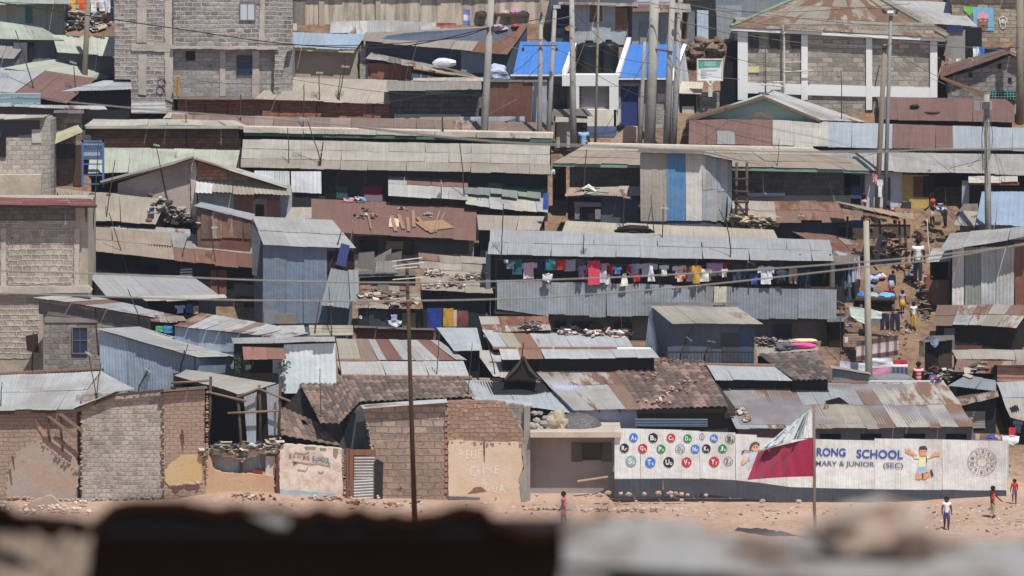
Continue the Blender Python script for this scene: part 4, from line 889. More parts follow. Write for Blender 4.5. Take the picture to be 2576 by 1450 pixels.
MB().hexa([a, b, c, d] + [p + Vector((0, .02, -.04)) for p in (a, b, c, d)]).build('frame', plain('d8dadb', 1), o)
e = lambda t: [p.lerp((a + b + c + d) / 4, t) + Vector((0, -.01, .012)) for p in (a, b, c, d)]
put('panel_glass', e(.14), [(0, 1, 2, 3)], glass('4a5468'), o)
house('white_strip_shed', 'narrow strip of white and rust patched roof beside the tall pale block building', (222, 577), (480, 590), (478, 578), (222, 557), [metal('bcbcbc', .3, .3, .2), RUST], DK, Ye=19.3, depth=1.0, mixp=[(1, .25)])
hh = house('long_patch_roof_house', 'long house with tan, grey and rust red roof sections', (221, 632), (650, 678), (627, 600), (221, 570), [metal('b09a83', .05, .1, .2), metal('acadad', .08, .15, .3), metal('8f5c4c', .1, .3, .2, rc='b08774')], plain('24262c', 1), Ye=16.6,
           patches=[(.49, 1, .45, 1, 1), (.46, 1, 0, .45, 2)], row=1.15, jg=.08, over=.4, sag=.03)
LP = hh
slab(hh, 340, 664, 402, 684, plain('5b5e66', 1), 'shelf', off=.0); 
rt = hh.root
panel(hh, 453, 674, 485, 722, metal('d0d3d5', .02, .2, .1, k=KW), horiz=True, amp=.03, off=.0); panel(hh, 485, 676, 530, 712, metal('c9ccce', .05, .3, .1, k=KW), off=-.1)
panel(hh, 530, 680, 570, 742, metal('7a4337', .1, .3, .2, k=KW), off=.02)
panel(hh, 568, 684, 612, 802, metal('9b928b', .35, .5, .4, k=KW), off=-.1); panel(hh, 588, 762, 616, 802, metal('a8563a', .3, .3, .2, k=KW), off=.0); panel(hh, 612, 690, 668, 808, metal('6d6a69', .3, .6, .4, k=KW), off=-.05)
panel(hh, 536, 725, 570, 800, metal('b0a79f', .3, .5, .3, k=KW), off=-.15)
# gable house
Yb = 22.4
rt = thing('gable_house', 'mud plastered gable house with red brick panel and white sheet awning', 'house', P(490, 545, Yb))
MB().poly([(296, 560), (296, 462), (486, 400), (492, 400), (492, 560)], Yb, .9).build('wall', plaster('a5938a', '93827a', .4), rt)
MB().poly([(492, 560), (492, 400), (722, 482), (722, 560)], Yb + .02, .9).build('wall', block('8b7062', '77604f', '84705f', bw=.35, bh=.2), rt)
slab(None, 0, 0, 0, 0, block('a86f51', '96603f', '8a6852', bw=.32, bh=.15), 'brick_panel', Y=Yb, root=rt, pts=jag([(494, 406), (570, 430), (574, 456), (494, 455)], 1.2, 9))
MB().poly(jag([(480, 412), (493, 408), (495, 548), (482, 548)], 1.5, 8), Yb - .1, .12).build('mortar_column', PIL, rt)
sheet('roof', P(256, 460, Yb - .55), P(254, 455, Yb + 1.1), P(488, 393, Yb + 1.1), P(486, 398, Yb - .55), [metal('a79f94')], rt)
sheet('roof', P(488, 400, Yb - .5), P(500, 394, Yb + 1.1), P(732, 462, Yb + 1.1), P(722, 474, Yb - .5), [metal('c3b9a0', .25, .4, .3), PALE], rt, mixp=[(1, .3)], sw=.6)
MB().poly([(256, 462), (487, 400), (487, 404), (256, 465)], Yb - .5, .05).build('verge_board', WOOD, rt)
sheet('awning', P(492, 484, Yb - .7), P(735, 492, Yb - .7), P(732, 466, Yb), P(494, 454, Yb), [metal('b5ab98', .08, .3, .2), metal('d9dcdd', .02, .1, .1)], rt, patches=[(0, .27, 0, 1, 1)], amp=.018, period=.17, jg=.06)
panel(None, 498, 486, 590, 560, metal('8b9095', .05, .4, .2, k=KW), Y=Yb, root=rt, off=.1); panel(None, 590, 500, 640, 540, metal('8f4a33', .3, .4, .2, k=KW), 'door', Y=Yb, root=rt, off=.14)
panel(None, 590, 486, 640, 504, metal('a3694c', .5, .3, .2, k=KW), Y=Yb, root=rt, off=.18, horiz=True); panel(None, 668, 505, 705, 548, metal('a35b47', .2, .3, .2, k=KW), Y=Yb, root=rt, off=.14)
MB().box(636, 500, 672, 560, Yb - .15, .1).build('door_frame', plain('a88f7c', 1), rt); MB().box(643, 515, 664, 545, Yb - .17, .05).build('opening', DK, rt); panel(None, 704, 480, 735, 560, metal('9aa0a5', .1, .3, .2, k=KW), Y=Yb, root=rt, off=.02)
hh = house('grey_lean_to', 'small lean-to with light grey sloping roof and rusty tin side', (488, 518), (634, 556), (642, 539), (506, 508), metal('adb0b4', .03, .1, .1), [RUSTW][0], Ye=17.9, depth=1.4, over=.15)
panel(hh, 508, 535, 632, 602, [metal('6b4a44', .3, .5, .4, k=KW), metal('a39385', .4, .5, .4, k=KW), metal('9a5f45', .5, .3, .3, k=KW)], mixp=[(1, .35), (2, .2)], sw=.4, quad=[(508, 600), (634, 600), (630, 552), (506, 520)])
hh = house('tall_blue_tin_house', 'tall blue grey tin house with wide pale grey roof', (662, 617), (898, 627), (836, 555), (634, 545), metal('b6b5b2', .03, .1, .15), [metal('5e7086', .04, .3, .1, k=KW)][0], Ye=12.6, over=.35, row=1.9, inset=4)
panel(hh, 662, 618, 822, 815, metal('6a7d94', .05, .35, .15, k=KW)); slab(hh, 820, 632, 892, 690, plain('33222a', 1), 'opening')
slab(hh, 664, 782, 700, 815, plain('8a8f95', 1), 'board', off=.12); slab(hh, 692, 790, 745, 815, plain('8d8378', 1), 'board', off=.14)
panel(hh, 636, 560, 664, 700, metal('5b6672', .04, .3, .1, k=1.0), quad=[(634, 690), (664, 700), (664, 620), (634, 560)], off=-.3)
for i, (q, t) in enumerate((([(808, 765), (878, 774), (890, 686), (832, 676)], 'wide loose corrugated sheet leaning beside the tall blue tin house'), ([(882, 760), (902, 766), (902, 676), (876, 678)], 'narrow loose corrugated sheet leaning right of the wide one'))):
    o = sheet('leaning_sheet', P(*q[0], 11.2), P(*q[1], 11.2), P(*q[2], 12.2), P(*q[3], 12.2), metal('8d979d', .05, .3, .2, k=.8), None, amp=.018, period=.17, sw=1.2); tag(o, t, 'roof sheet')
o = MB().poly([(858, 612), (880, 618), (870, 672), (845, 665)], 12.4, .05).build('hanging_cloth', cloth('464f86')); tag(o, 'blue cloth hanging in the dark doorway of the tall tin house', 'cloth')
# roofs below the tall pale building
hh = house('grey_roof_house', 'house with smooth grey roof right of the pale block building', (268, 746), (567, 752), (482, 694), (220, 689), metal('b0b1b2', .02, .1, .1), [metal('5b6875', .04, .3, .1, k=1.0)][0], Ye=9.6, over=.5, k=24)
sheet('lower_roof', P(366, 759, 9.1), P(572, 752, 9.1), P(566, 742, 9.7), P(350, 746, 9.7), CREAM, hh.root); slab(hh, 372, 757, 500, 792, plain('1f2126', 1), 'opening', off=.03)
hh = house('block_house', 'block house with dark blue window under slanting patched roof', (82, 748), (432, 807), (462, 797), (216, 741), [metal('b7babb', .26, .2, .2), metal('99664f', .4)], block('8d8379', '766c65', '8f857b', bw=.36, bh=.21, dist=.06), Ye=6.9, depth=2.6, over=.3, floor=P(0, 945, 7.2).z, mixp=[(1, .1)], sw=.6, sag=.05, inset=10)
BH = hh
MB().poly([(97, 790), (97, 760), (370, 806), (370, 822)], hh.Y - .02, .05).build('wall_course', plaster('6a625d', '5e5752'), hh.root); MB().box(112, 800, 246, 812, hh.Y - .05, .08).build('lintel_band', plaster('877d74', '776e66'), hh.root)
win(hh, 181, 823, 221, 891, '8d857c', '26355a', hb=1)
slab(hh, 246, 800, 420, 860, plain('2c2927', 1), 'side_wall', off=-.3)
house('small_rust_roof_shed', 'ragged edge of rusty sheets on the roof end of block house', (380, 805), (470, 812), (462, 796), (372, 792), [RUSTY, DARKR], DK, Ye=6.5, sag=.15, jg=.15, depth=.9, sw=.4)
hh = house('rust_streak_roof_house', 'house with white and rust streaked roof above blue tin wall', (436, 820), (708, 852), (778, 838), (506, 788), [metal('c4c4c3', .3, .25, .2), metal('a98b7a', .4, .3, .3)], [metal('7d90a5', .03, .25, .1, k=KW)][0], Ye=5.8, depth=2.8, over=.3, sw=.45, mixp=[(1, .22)], sag=.06)
panel(hh, 440, 824, 604, 882, metal('7f93a8', .03, .25, .1, k=KW), quad=[(440, 885), (604, 885), (604, 842), (440, 822)])
hh = house('blue_tin_house', 'blue grey ribbed tin house with long slanting pale roof', (238, 827), (502, 900), (613, 897), (350, 822), [metal('bcbcb8', .12, .14, .2)], [metal('7d93ab', .03, .3, .15, k=KW)][0], Ye=3.5, depth=3.2, over=.35, inset=12, row=3, floor=P(0, 1000, 3.8).z, sag=.02)
panel(hh, 252, 836, 490, 990, metal('8499ae', .03, .3, .15, k=KW), quad=[(254, 985), (492, 985), (488, 898), (250, 834)], period=.12, amp=.016, off=.02)
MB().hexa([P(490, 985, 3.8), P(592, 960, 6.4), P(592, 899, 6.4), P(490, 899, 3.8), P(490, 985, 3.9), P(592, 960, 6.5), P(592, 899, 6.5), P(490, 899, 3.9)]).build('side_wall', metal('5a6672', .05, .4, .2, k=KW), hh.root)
hh = house('white_tin_house', 'white painted tin house with rust red awning over its door', (585, 866), (845, 860), (842, 848), (582, 851), [metal('bdbcb8', .05, .2, .2)], DK, Ye=3.9, depth=1.6, over=.25, floor=P(0, 990, 4.1).z)
panel(hh, 714, 868, 845, 990, metal('c9d6e4', .0, .12, .05, k=KW), period=.2, quad=[(714, 990), (846, 990), (844, 864), (714, 868)])
slab(hh, 628, 900, 686, 975, plain('15161a', 1), 'doorway', off=.06); slab(hh, 598, 900, 630, 975, plain('5b5e60', 1), 'wall_panel', off=.03); panel(hh, 684, 905, 716, 985, metal('b5c0c8', .05, .3, .1, k=KW))
sheet('awning', P(612, 906, 3.2), P(720, 904, 3.2), P(714, 874, 4.0), P(610, 873, 4.0), [metal('a9705a', .2, .3, .2)], hh.root, sag=.05)
for x, y, t in ((624, 922, 'potted green plant beside the dark door of the white tin house'), (713, 925, 'hanging plant pot right of the door of the white tin house')):
    o = thing('potted_plant', t, 'plant', P(x, y + 12, 3.7)); MB().lathe(P(x, y + 9, 3.75), [(.1, 0), (.14, .2), (.12, .2)], 10).build('pot', plain('b5b5ae', 1), o)
    m = MB()
    for i in range(60):
        c = P(x, y, 3.75) + Vector((R.gauss(0, .11), R.gauss(0, .08), R.gauss(.05, .12))); m.wbox(c, .06, .005, .09, Matrix.Rotation(R.uniform(0, 6), 3, 'X') @ Matrix.Rotation(R.uniform(0, 6), 3, 'Y'))
    m.build('leaves', plain('5a7048', .9), o)
m = MB()
for i in range(160):
    c = P(597 + R.gauss(0, 3), R.uniform(898, 945), 3.72) + Vector((0, R.uniform(-.1, .05), 0)); m.wbox(c, .05, .005, .08, Matrix.Rotation(R.uniform(0, 6), 3, 'X') @ Matrix.Rotation(R.uniform(0, 6), 3, 'Y'))
o = m.build('climbing_plant', plain('46583a', .9)); tag(o, 'dark green climber at the corner of the blue tin house', 'plant')
# ================================================================ centre
hh = house('scrap_wall_shack', 'shack of grey scrap panels below the red brown roof', (897, 700), (1052, 694), (1046, 682), (902, 684), [DARKR], plain('2a2b30', 1), Ye=14.2, depth=.8, over=.1)
for q, mt in ((((900, 676), (940, 680), (942, 632), (902, 636)), plain('7f7b78', 1)), (((938, 672), (982, 665), (985, 625), (940, 650)), plain('8b8886', 1)), (((945, 682), (998, 684), (998, 655), (945, 658)), metal('97989a', .1, .3, .3, k=KW)), (((970, 660), (1010, 664), (1012, 630), (972, 640)), plain('6d6866', 1))):
    panel(hh, 0, 0, 0, 0, mt, quad=q, off=.1 + R.uniform(0, .1), sw=2)
hh = house('tan_scrap_roof_shack', 'shack with layered broken tan and rust roof beside dark foreground pole', (893, 776), (1066, 780), (1050, 722), (905, 718), [metal('b3a38d', .3, .4, .4), metal('a87f66', .4, .4, .3), DARKR], plain('2b2d33', 1), Ye=10.4, mixp=[(1, .25), (2, .2)], sw=.4, row=.6, jg=.2, sag=.14)
CS = hh
slab(hh, 928, 782, 975, 830, plain('3b4147', 1), 'door'); slab(hh, 1012, 788, 1046, 830, plain('6d6b52', 1), 'door')
hh = house('step_roof_house', 'house with stepped tan roof scattered with scraps', (1060, 732), (1240, 738), (1226, 650), (1052, 638), [metal('b7a996', .12, .25, .3), metal('a5735c', .4, .4, .3)], plain('2a2d33', 1), Ye=13.2, row=.8, mixp=[(1, .1)], jg=.12, sag=.1, patches=[(.2, .45, .7, 1, 1)])
hh = house('red_beam_house', 'low house front with rough red earth wall strip', (890, 826), (1098, 832), (1090, 826), (892, 820), DARKR, plain('7c4b3e', 1.0), Ye=10.2, depth=.7)
slab(hh, 896, 838, 1096, 862, plaster('8d5443', '7a4636', .6), 'mud_strip', off=.06)
o = sheet('scrap_sheet', P(782, 845, 9.5), P(886, 843, 9.5), P(886, 818, 9.8), P(778, 818, 9.8), metal('c9bd9d', .25, .3, .3), None, horiz=True, amp=.022, period=.18); tag(o, 'cream ribbed sheet standing sideways behind the patched roof', 'roof sheet')
o = sheet('scrap_sheet', P(700, 838, 9.2), P(770, 838, 9.2), P(765, 818, 9.7), P(702, 818, 9.7), PALE, None, horiz=True, amp=.03); tag(o, 'pale sheet lying behind the rust streaked roof', 'roof sheet')
hh = house('striped_rust_roof_house', 'house with pale roof crossed by broad rust stripes', (846, 905), (1174, 907), (1104, 858), (844, 852), [metal('b9b6b0', .1, .2, .2), metal('a58672', .1, .2, .2), metal('9a6250', .3, .3, .2), metal('b0a48f', .1, .2, .2)], DK, Ye=6.9,
           patches=[(0, .2, 0, 1, 3), (.2, .29, .0, 1, 1), (.4, .53, .0, 1, 2), (.74, .87, .0, 1, 2)], sw=.45, row=1.7)
hh = house('pale_roof_house', 'house with clean pale roof between striped roof and tile roof', (860, 947), (1182, 946), (1166, 909), (846, 909), [metal('c6c5c1', .16, .12, .2)], DK, Ye=5.2, row=3)
MB().tube([P(846, 907, hh.Yr), P(950, 908, hh.Yr)], .08).build('ridge_beam', plain('8d7460', 1), hh.root)
hh = house('blue_grey_roof_house', 'house with pale blue grey roof right of red earth wall', (1142, 884), (1215, 884), (1200, 826), (1098, 826), [metal('b9c0c6', .03, .12, .1)], DK, Ye=7.4, k=24)
hh = house('rust_top_house', 'house with white ribbed roof fading to rust at its top', (1216, 838), (1386, 832), (1379, 795), (1204, 797), [metal('c9bdae', .4, .3, .2), metal('a8674c', .3, .3, .2)], DK, Ye=9.6, row=.8, patches=[(.2, 1, .5, 1, 1)], sag=.04)
hh = house('mixed_pale_roof_house', 'house with wide roof of pale and cream sheets below balcony', (1246, 880), (1590, 873), (1575, 845), (1212, 830), [metal('bfc2c4', .2, .15, .15), metal('bdb59c', .08, .2, .2), metal('a66f52', .2)], DK, Ye=8.3, patches=[(.12, .24, 0, 1, 1), (.26, .31, 0, 1, 2)], sw=.6, row=2.4)
hh = house('ridge_tile_house', 'house with pale strip roof and broken brown ridge tiles', (1262, 906), (1660, 900), (1640, 878), (1255, 878), [metal('c2c2c0', .12, .2, .2), metal('a9735a', .3)], DK, Ye=6.4, patches=[(.13, .2, 0, 1, 1)])
m = MB()
for x0, x1 in ((1240, 1300), (1305, 1390), (1395, 1480), (1486, 1552)): m.tube([P(x0, 877, hh.Yr), P(x1, 877.5, hh.Yr)], .075)
m.build('ridge_tiles', plain('8a6658', 1), hh.root); m = MB().tube([P(1552, 878, hh.Yr), P(1637, 879, hh.Yr)], .07); m.build('ridge_cap', WH, hh.root)
hh = house('curved_roof_house', 'house with small white curved roof left of dark gable', (1243, 950), (1276, 951), (1330, 884), (1192, 880), [metal('c7c5bf', .08, .12, .15)], DK, Ye=6.1, k=24, row=1.6)
MB().poly([(1272, 956), (1316, 904), (1352, 955)], 5.0, 1.5).build('gable_opening', plain('2b2623', 1), hh.root)  # dark solid paints the unlit hole under the gable
m = MB(); m.tube([P(1270, 956, 4.95), P(1300, 925, 4.95), P(1317, 898, 4.95)], .06); m.tube([P(1358, 956, 4.95), P(1332, 930, 4.95), P(1317, 898, 4.95)], .06); m.build('verge_board', WOODD, hh.root)
# balcony house
Yb = 13.6
rt = thing('balcony_house', 'long two storey tin house with laundry hung balcony', 'house', P(1660, 850, Yb))
sheet('roof', P(1228, 641, Yb - .5), P(2097, 658, Yb - .5), P(2087, 604, Yb + 1.8), P(1233, 577, Yb + 1.8), [metal('aeafb2', .02, .08, .12)], rt, row=1.35, sag=.025, jg=.03)
MB().box(1232, 630, 2095, 870, Yb + 1.5, .2).build('back_wall', metal('4d5c6c', .03, .4, .2, k=1.0), rt)
MB().box(1222, 640, 1234, 870, Yb, 1.6).build('end_wall', metal('667688', .03, .4, .2, k=KW), rt)
MB().box(2090, 655, 2100, 870, Yb + .1, 1.5).build('end_wall', DKTIN, rt)
MB().box(1240, 722, 2100, 728, Yb + .05, 1.5).build('balcony_floor', WOODD, rt)
MB().hexa([P(1245, 790, Yb), P(2104, 806, Yb), P(2104, 800, Yb), P(1245, 783, Yb), P(1245, 790, Yb + 1.5), P(2104, 806, Yb + 1.5), P(2104, 800, Yb + 1.5), P(1245, 783, Yb + 1.5)]).build('balcony_floor', WOODD, rt)
BAL = metal('97a0a9', .03, .3, .25, k=1.05)
panel(None, 0, 0, 0, 0, BAL, 'balustrade', Y=Yb, root=rt, quad=[(1249, 778), (1380, 795), (1380, 708), (1250, 705)], amp=.014, period=.13, jg=.04, sag=.05)
panel(None, 0, 0, 0, 0, BAL, 'balustrade', Y=Yb, root=rt, quad=[(1378, 794), (1840, 800), (1840, 722), (1378, 709)], amp=.014, period=.13, jg=.05, sag=.05)
panel(None, 0, 0, 0, 0, metal('9299a3', .02, .25, .15, k=1.05), 'balustrade', Y=Yb, root=rt, quad=[(1838, 798), (2105, 806), (2105, 729), (1838, 722)], amp=.014, period=.13, jg=.05, sag=.04, off=.08)
panel(None, 1797, 722, 1828, 762, metal('c3bda4', .05, .1, .2, k=KW), 'cloth_patch', Y=Yb, root=rt, off=.14)
MB().hexa([P(1240, 880, Yb + .5), P(2080, 880, Yb + .5), P(2080, 800, Yb + .5), P(1240, 780, Yb + .5), P(1240, 880, Yb + 1.4), P(2080, 880, Yb + 1.4), P(2080, 800, Yb + 1.4), P(1240, 780, Yb + 1.4)]).build('lower_wall', plaster('6d655f', '5a534f'), rt)
for x0, x1, y0, y1 in ((1395, 1425, 808, 832), (1440, 1490, 810, 830), (1545, 1590, 812, 835)): win(None, x0, y0, x1, y1, '2e3038', '161a22', Y=Yb + .5, root=rt)
win(None, 1946, 818, 1992, 850, '3c4048', '2a3340', Y=Yb + .5, root=rt, hb=1)
for x in (1247, 1335, 1470, 1655, 1841, 2012, 2088): MB().tube([P(x, 800, Yb + .1), P(x + 1, 640, Yb + .1)], .045).build('post', WOODD, rt)
for x0, x1, c in ((1462, 1498, '7a8fa5'), (1610, 1650, '3c3a40'), (1760, 1790, '2f3742'), (1975, 2005, '2f4f48'), (2025, 2085, '1f4a40')): MB().box(x0, 655, x1, 722, Yb + 1.44, .05).build('door', plain(c, 1), rt)
MB().box(2085, 790, 2125, 870, Yb + .8, .2).build('lower_wall', plain('2b2725', 1), rt)
# shed in front of the balcony
hh = house('shadow_front_shed', 'blue grey tin shed, front coloured as in shadow, with weathered tan roof and iron railing', (1692, 815), (1921, 817), (1856, 773), (1637, 770), [metal('b3ab9a', .22, .2, .3)], [metal('5b6a7c', .03, .3, .1, k=1.0)][0], Ye=7.4, over=.5, inset=4, floor=P(0, 930, 7.9).z)  # front wall colour carries the shadow; side wall gets the lighter tin
q = [P(1618, 915, 9.3), P(1694, 915, 7.95), P(1694, 815, 7.95), P(1636, 771, 9.3)]
sheet('side_wall', *q, metal('8d99a3', .03, .3, .15, k=KW), hh.root)
slab(hh, 1816, 840, 1862, 912, plain('4d4a50', 1), 'door'); slab(hh, 1862, 822, 1895, 912, plain('43546b', 1), 'wall_panel')
m = MB()
for i in range(26): m.box(1664 + i * 9.1, 886, 1665.2 + i * 9.1, 920, 7.55, .03)
m.box(1662, 885, 1895, 888, 7.54, .05); m.build('railing', plain('23262e', 1), hh.root)
sheet('upper_roof', P(1612, 770, 9.7), P(1862, 770, 9.7), P(1858, 763, 10.2), P(1615, 762, 10.2), DARKR, hh.root)
# right centre tile roof etc
hh = house('tile_roof_shed', 'shed with dark brown clay tiles under pink mattress', (2000, 958), (2094, 957), (2056, 886), (1906, 893), None, DK, Ye=5.6, tl=tile('756860', '8a7468'), k=24)
TS = hh
hh = house('flat_scrap_roof_shed', 'low cream sheet roof loaded with scrap and a mattress', (1904, 894), (2062, 880), (2045, 850), (1900, 862), [metal('b9b09f', .2, .2, .3)], DK, Ye=8.6, sag=.1)
FS = hh
hh = house('pale_roof_shed', 'small shed with pale rust marked roof left of brown tiles', (1800, 957), (2004, 957), (1982, 922), (1777, 919), [metal('bfc6c9', .22, .12, .1)], DK, Ye=5.8, row=2.5)
MB().tube([P(1772, 918, hh.Yr), P(1880, 919, hh.Yr), P(1984, 921, hh.Yr)], .07).build('ridge_tiles', plain('86695c', 1), hh.root)
hh = house('thin_roof_shed', 'narrow shed with thin slanting roof below the drying blankets', (2090, 927), (2192, 943), (2188, 936), (2088, 918), TAN, [metal('6d7a80', .03, .3, .2, k=KW)][0], Ye=6.6, depth=.9, over=.2, floor=P(0, 990, 6.8).z)
# ================================================================ front roofs
SG = lambda pts, Yr, ry, k=26: [P(x, y, Yr - (y - ry) / k) for x, y in pts]
Yr = 7.2
rt = thing('school_hall', 'long school hall with pale rust streaked roof behind the fence', 'building', P(2150, 1200, 2.4))
SR = [metal('bdb9b1', .33, .2, .2), metal('96705f', .15, .2, .2), metal('aab0b4', .14, .15, .2), metal('b5a793', .14, .15, .2), metal('c9bfae', .43, .2, .1, rc='8a5f48')]
A, B, C2, D2 = P(1853, 1080, 2.3), P(2456, 1076, 2.3), P(2374, 961, 6.8), P(1796, 963, 6.8)
sheet('roof', A, B, C2, D2, SR, rt, row=2.4, sw=.6, jg=.07, sag=.05, patches=[(0, .1, .0, 1, 2), (.1, .15, 0, 1, 1), (.22, .31, .42, 1, 1), (.31, .62, .45, 1, 2), (.2, .6, 0, .45, 3), (.62, .66, 0, .9, 1), (.66, 1, 0, .5, 4), (.72, 1, .5, 1, 4)])
MB().hexa([P(1862, 1250, 2.7), P(2448, 1250, 2.7), P(2448, 1066, 2.7), P(1862, 1068, 2.7), P(1830, 1150, 6.6), P(2370, 1150, 6.6), P(2370, 966, 6.6), P(1810, 968, 6.6)]).build('wall', plaster('6f6a6c', '827c7c', .2), rt)
for x0 in (2063, 2165, 2275, 2380): MB().box(x0, 1092, x0 + 52, 1106, 2.66, .06).build('window', plain('17191d', 1), rt)
for x0, x1 in ((1798, 1850), (1856, 1900), (1904, 1990), (1995, 2085), (2092, 2180)): MB().tube([P(x0, 962, 6.82), P(x1, 962, 6.82)], .075).build('ridge_tile', plain('8a6a5e', 1), rt)
MB().tube([P(2182, 961, 6.82), P(2374, 961, 6.82)], .06).build('ridge_cap', plain('b9bbbd', 1), rt)
o = text('sign_lettering', 'AMANI LIGHT P', 1914, 1092, 118, 10, 2.6, plain('a03540', 1.2), rt)
MB().poly([(2075, 1010), (2112, 1000), (2140, 1020), (2150, 1030), (2130, 1034), (2096, 1030)], 4.55, .1).build('roof_hole', plain('1a1817', 1), rt)
sheet('roof_flap', P(2072, 1032, 4.15), P(2122, 1040, 4.0), P(2100, 1003, 5.1), P(2078, 1012, 5.0), SR[3], rt, lift=.1)
# tile roof, curved corrugated section, pale wall
rt = thing('tile_roof_house', 'house with large red brown clay tile roof next to the school hall', 'house', P(1690, 1180, 3.4))
tiles('roof', [(P(1610, 1031, 3.1), P(1832, 1025, 3.1), P(1769, 909, 8.0), P(1526, 903, 8.0))], tile('8a7064', 'a8826f'), rt, tw=.27)
m = MB()
for x0, x1 in ((1512, 1560), (1563, 1610), (1614, 1664), (1667, 1715), (1718, 1775)): m.tube([P(x0, 902 + (x0 - 1512) * .02, 8.02), P(x1, 903 + (x1 - 1512) * .02, 8.02)], .1)
m.build('ridge_tiles', plain('84655a', 1), rt)
MB().hexa([P(1604, 1230, 3.5), P(1850, 1230, 3.5), P(1850, 1026, 3.5), P(1604, 1030, 3.5), P(1560, 1100, 7.8), P(1766, 1100, 7.8), P(1766, 914, 7.8), P(1545, 910, 7.8)]).build('wall', plain('3c3634', 1), rt)
MB().box(1602, 1028, 1850, 1040, 3.2, .1).build('eave_beam', WOODD, rt)
for i in range(5): MB().hexa([P(1598, 1072 - i * 4, 2.5 + i * .12), P(1780, 1073 - i * 4, 2.5 + i * .12), P(1780, 1070 - i * 4, 2.8 + i * .12), P(1598, 1069 - i * 4, 2.8 + i * .12), P(1598, 1073 - i * 4, 2.55 + i * .12), P(1780, 1074 - i * 4, 2.55 + i * .12), P(1780, 1071 - i * 4, 2.85 + i * .12), P(1598, 1070 - i * 4, 2.85 + i * .12)]).build('stacked_sheet', plain('6d7f90', 1), rt)
rt = thing('swooping_roof_house', 'house with rust stained roof sweeping down over a pale blue wall', 'house', P(1500, 1190, 3.4))
S4 = [metal('b9b6b0', .34, .2, .3), metal('a57c63', .3, .2, .3)]
sheet('roof', P(1442, 1033, 3.1), P(1614, 1031, 3.1), P(1528, 904, 8.0), P(1316, 904, 8.0), S4, rt, row=2.5, sag=.08, patches=[(.85, 1, 0, .5, 1)])
MB().tube([P(1314, 905, 8.0), P(1378, 905, 8.0)], .07).build('ridge_beam', WOOD, rt); MB().tube([P(1378, 905, 8.0), P(1516, 903, 8.0)], .05).build('ridge_cap', WH, rt)
MB().hexa([P(1400, 1230, 3.5), P(1603, 1230, 3.5), P(1603, 1026, 3.5), P(1440, 1026, 3.5), P(1340, 1110, 7.8), P(1520, 1110, 7.8), P(1520, 908, 7.8), P(1330, 908, 7.8)]).build('wall', plaster('9a9fb6', '8b90a8', .12), rt)
for x in (1457, 1505, 1556): MB().box(x, 1032, x + 5, 1037, 3.35, .2).build('rafter_end', WOODD, rt)
MB().box(1541, 1066, 1549, 1074, 3.45, .1).build('vent', DK, rt)
# pale roof + white edge + stone wall
rt = thing('bluish_roof_house', 'house with smooth bluish roof behind the rubble topped brick wall', 'house', P(1320, 1180, 3.6))
sheet('roof', P(1188, 1003, 3.6), P(1447, 1041, 3.4), P(1402, 961, 6.4), P(1168, 957, 6.4), [metal('b3bec5', .03, .1, .1)], rt, row=2.2, sag=.03)
m = MB()
for i in range(7): m.tube([P(1172 + i * 33, 955, 6.42), P(1200 + i * 33, 956, 6.42)], .07)
m.build('ridge_tiles', plain('a08678', 1), rt)
MB().hexa([P(1195, 1010, 3.5), P(1340, 1022, 3.5), P(1338, 1013, 3.5), P(1192, 999, 3.5), P(1195, 1010, 3.6), P(1340, 1022, 3.6), P(1338, 1013, 3.6), P(1192, 999, 3.6)]).build('edge_flashing', plain('dfe1e2', 1), rt)
MB().hexa([P(1190, 1200, 4), P(1420, 1200, 4), P(1420, 1036, 4), P(1200, 1002, 4), P(1190, 1100, 6.2), P(1400, 1100, 6.2), P(1400, 962, 6.2), P(1180, 960, 6.2)]).build('wall', DK, rt)
# main tile roof
rt = thing('tile_roof_house', 'house with wide brown clay tile roof and notched right eave', 'house', P(900, 1200, 2.8))
tm = tile('857064', '9f7f6d')
yr = 4.9; k = 26
qd = [((806, 1065), (852, 1067), (793, 948), (744, 947)), ((852, 1067), (906, 1012), (871, 949), (793, 948)), ((906, 1012), (1194, 1000), (1167, 952), (871, 949))]
tiles('roof', [tuple(P(x, y, yr - (y - 947) / k) for x, y in q) for q in qd], tm, rt, tw=.24, th=.31)
m = MB(); x = 746
while x < 1168:
    m.tube([P(x, 946 + (x - 746) * .012, yr), P(x + 34, 946.3 + (x - 712) * .012, yr)], .09); x += 37
m.build('ridge_tiles', plain('8d7062', 1), rt)
MB().hexa([P(830, 1240, 1.0), P(930, 1240, 1.0), P(905, 1035, 2.1), P(822, 1050, 1.3), P(740, 1100, 4.8), P(1160, 1100, 4.8), P(1160, 955, 4.8), P(748, 952, 4.8)]).build('wall', plaster('4a423e', '3d3633'), rt)
MB().prism([P(738, 948, 4.7), P(806, 1068, 2.2), P(792, 1080, 2.2), P(690, 1040, 4.7)], (.1, 0, 0)).build('gable_end', plaster('3f3836', '332e2c'), rt)
# lower tile fragment
hh = house('broken_tile_roof', 'broken slope of brown clay tiles behind the painted school wall', (708, 1096), (858, 1124), (800, 1066), (695, 1020), None, DK, Ye=.5, tl=tile('8f7462', 'a4806c'), depth=1.4, inset=10)
for i in range(3): MB().tube([P(690 + i * 9, 1080 + i * 8, 1.15), P(745 + i * 12, 1108 + i * 8, 1.0)], .05).build('rafter', WOODD, hh.root)
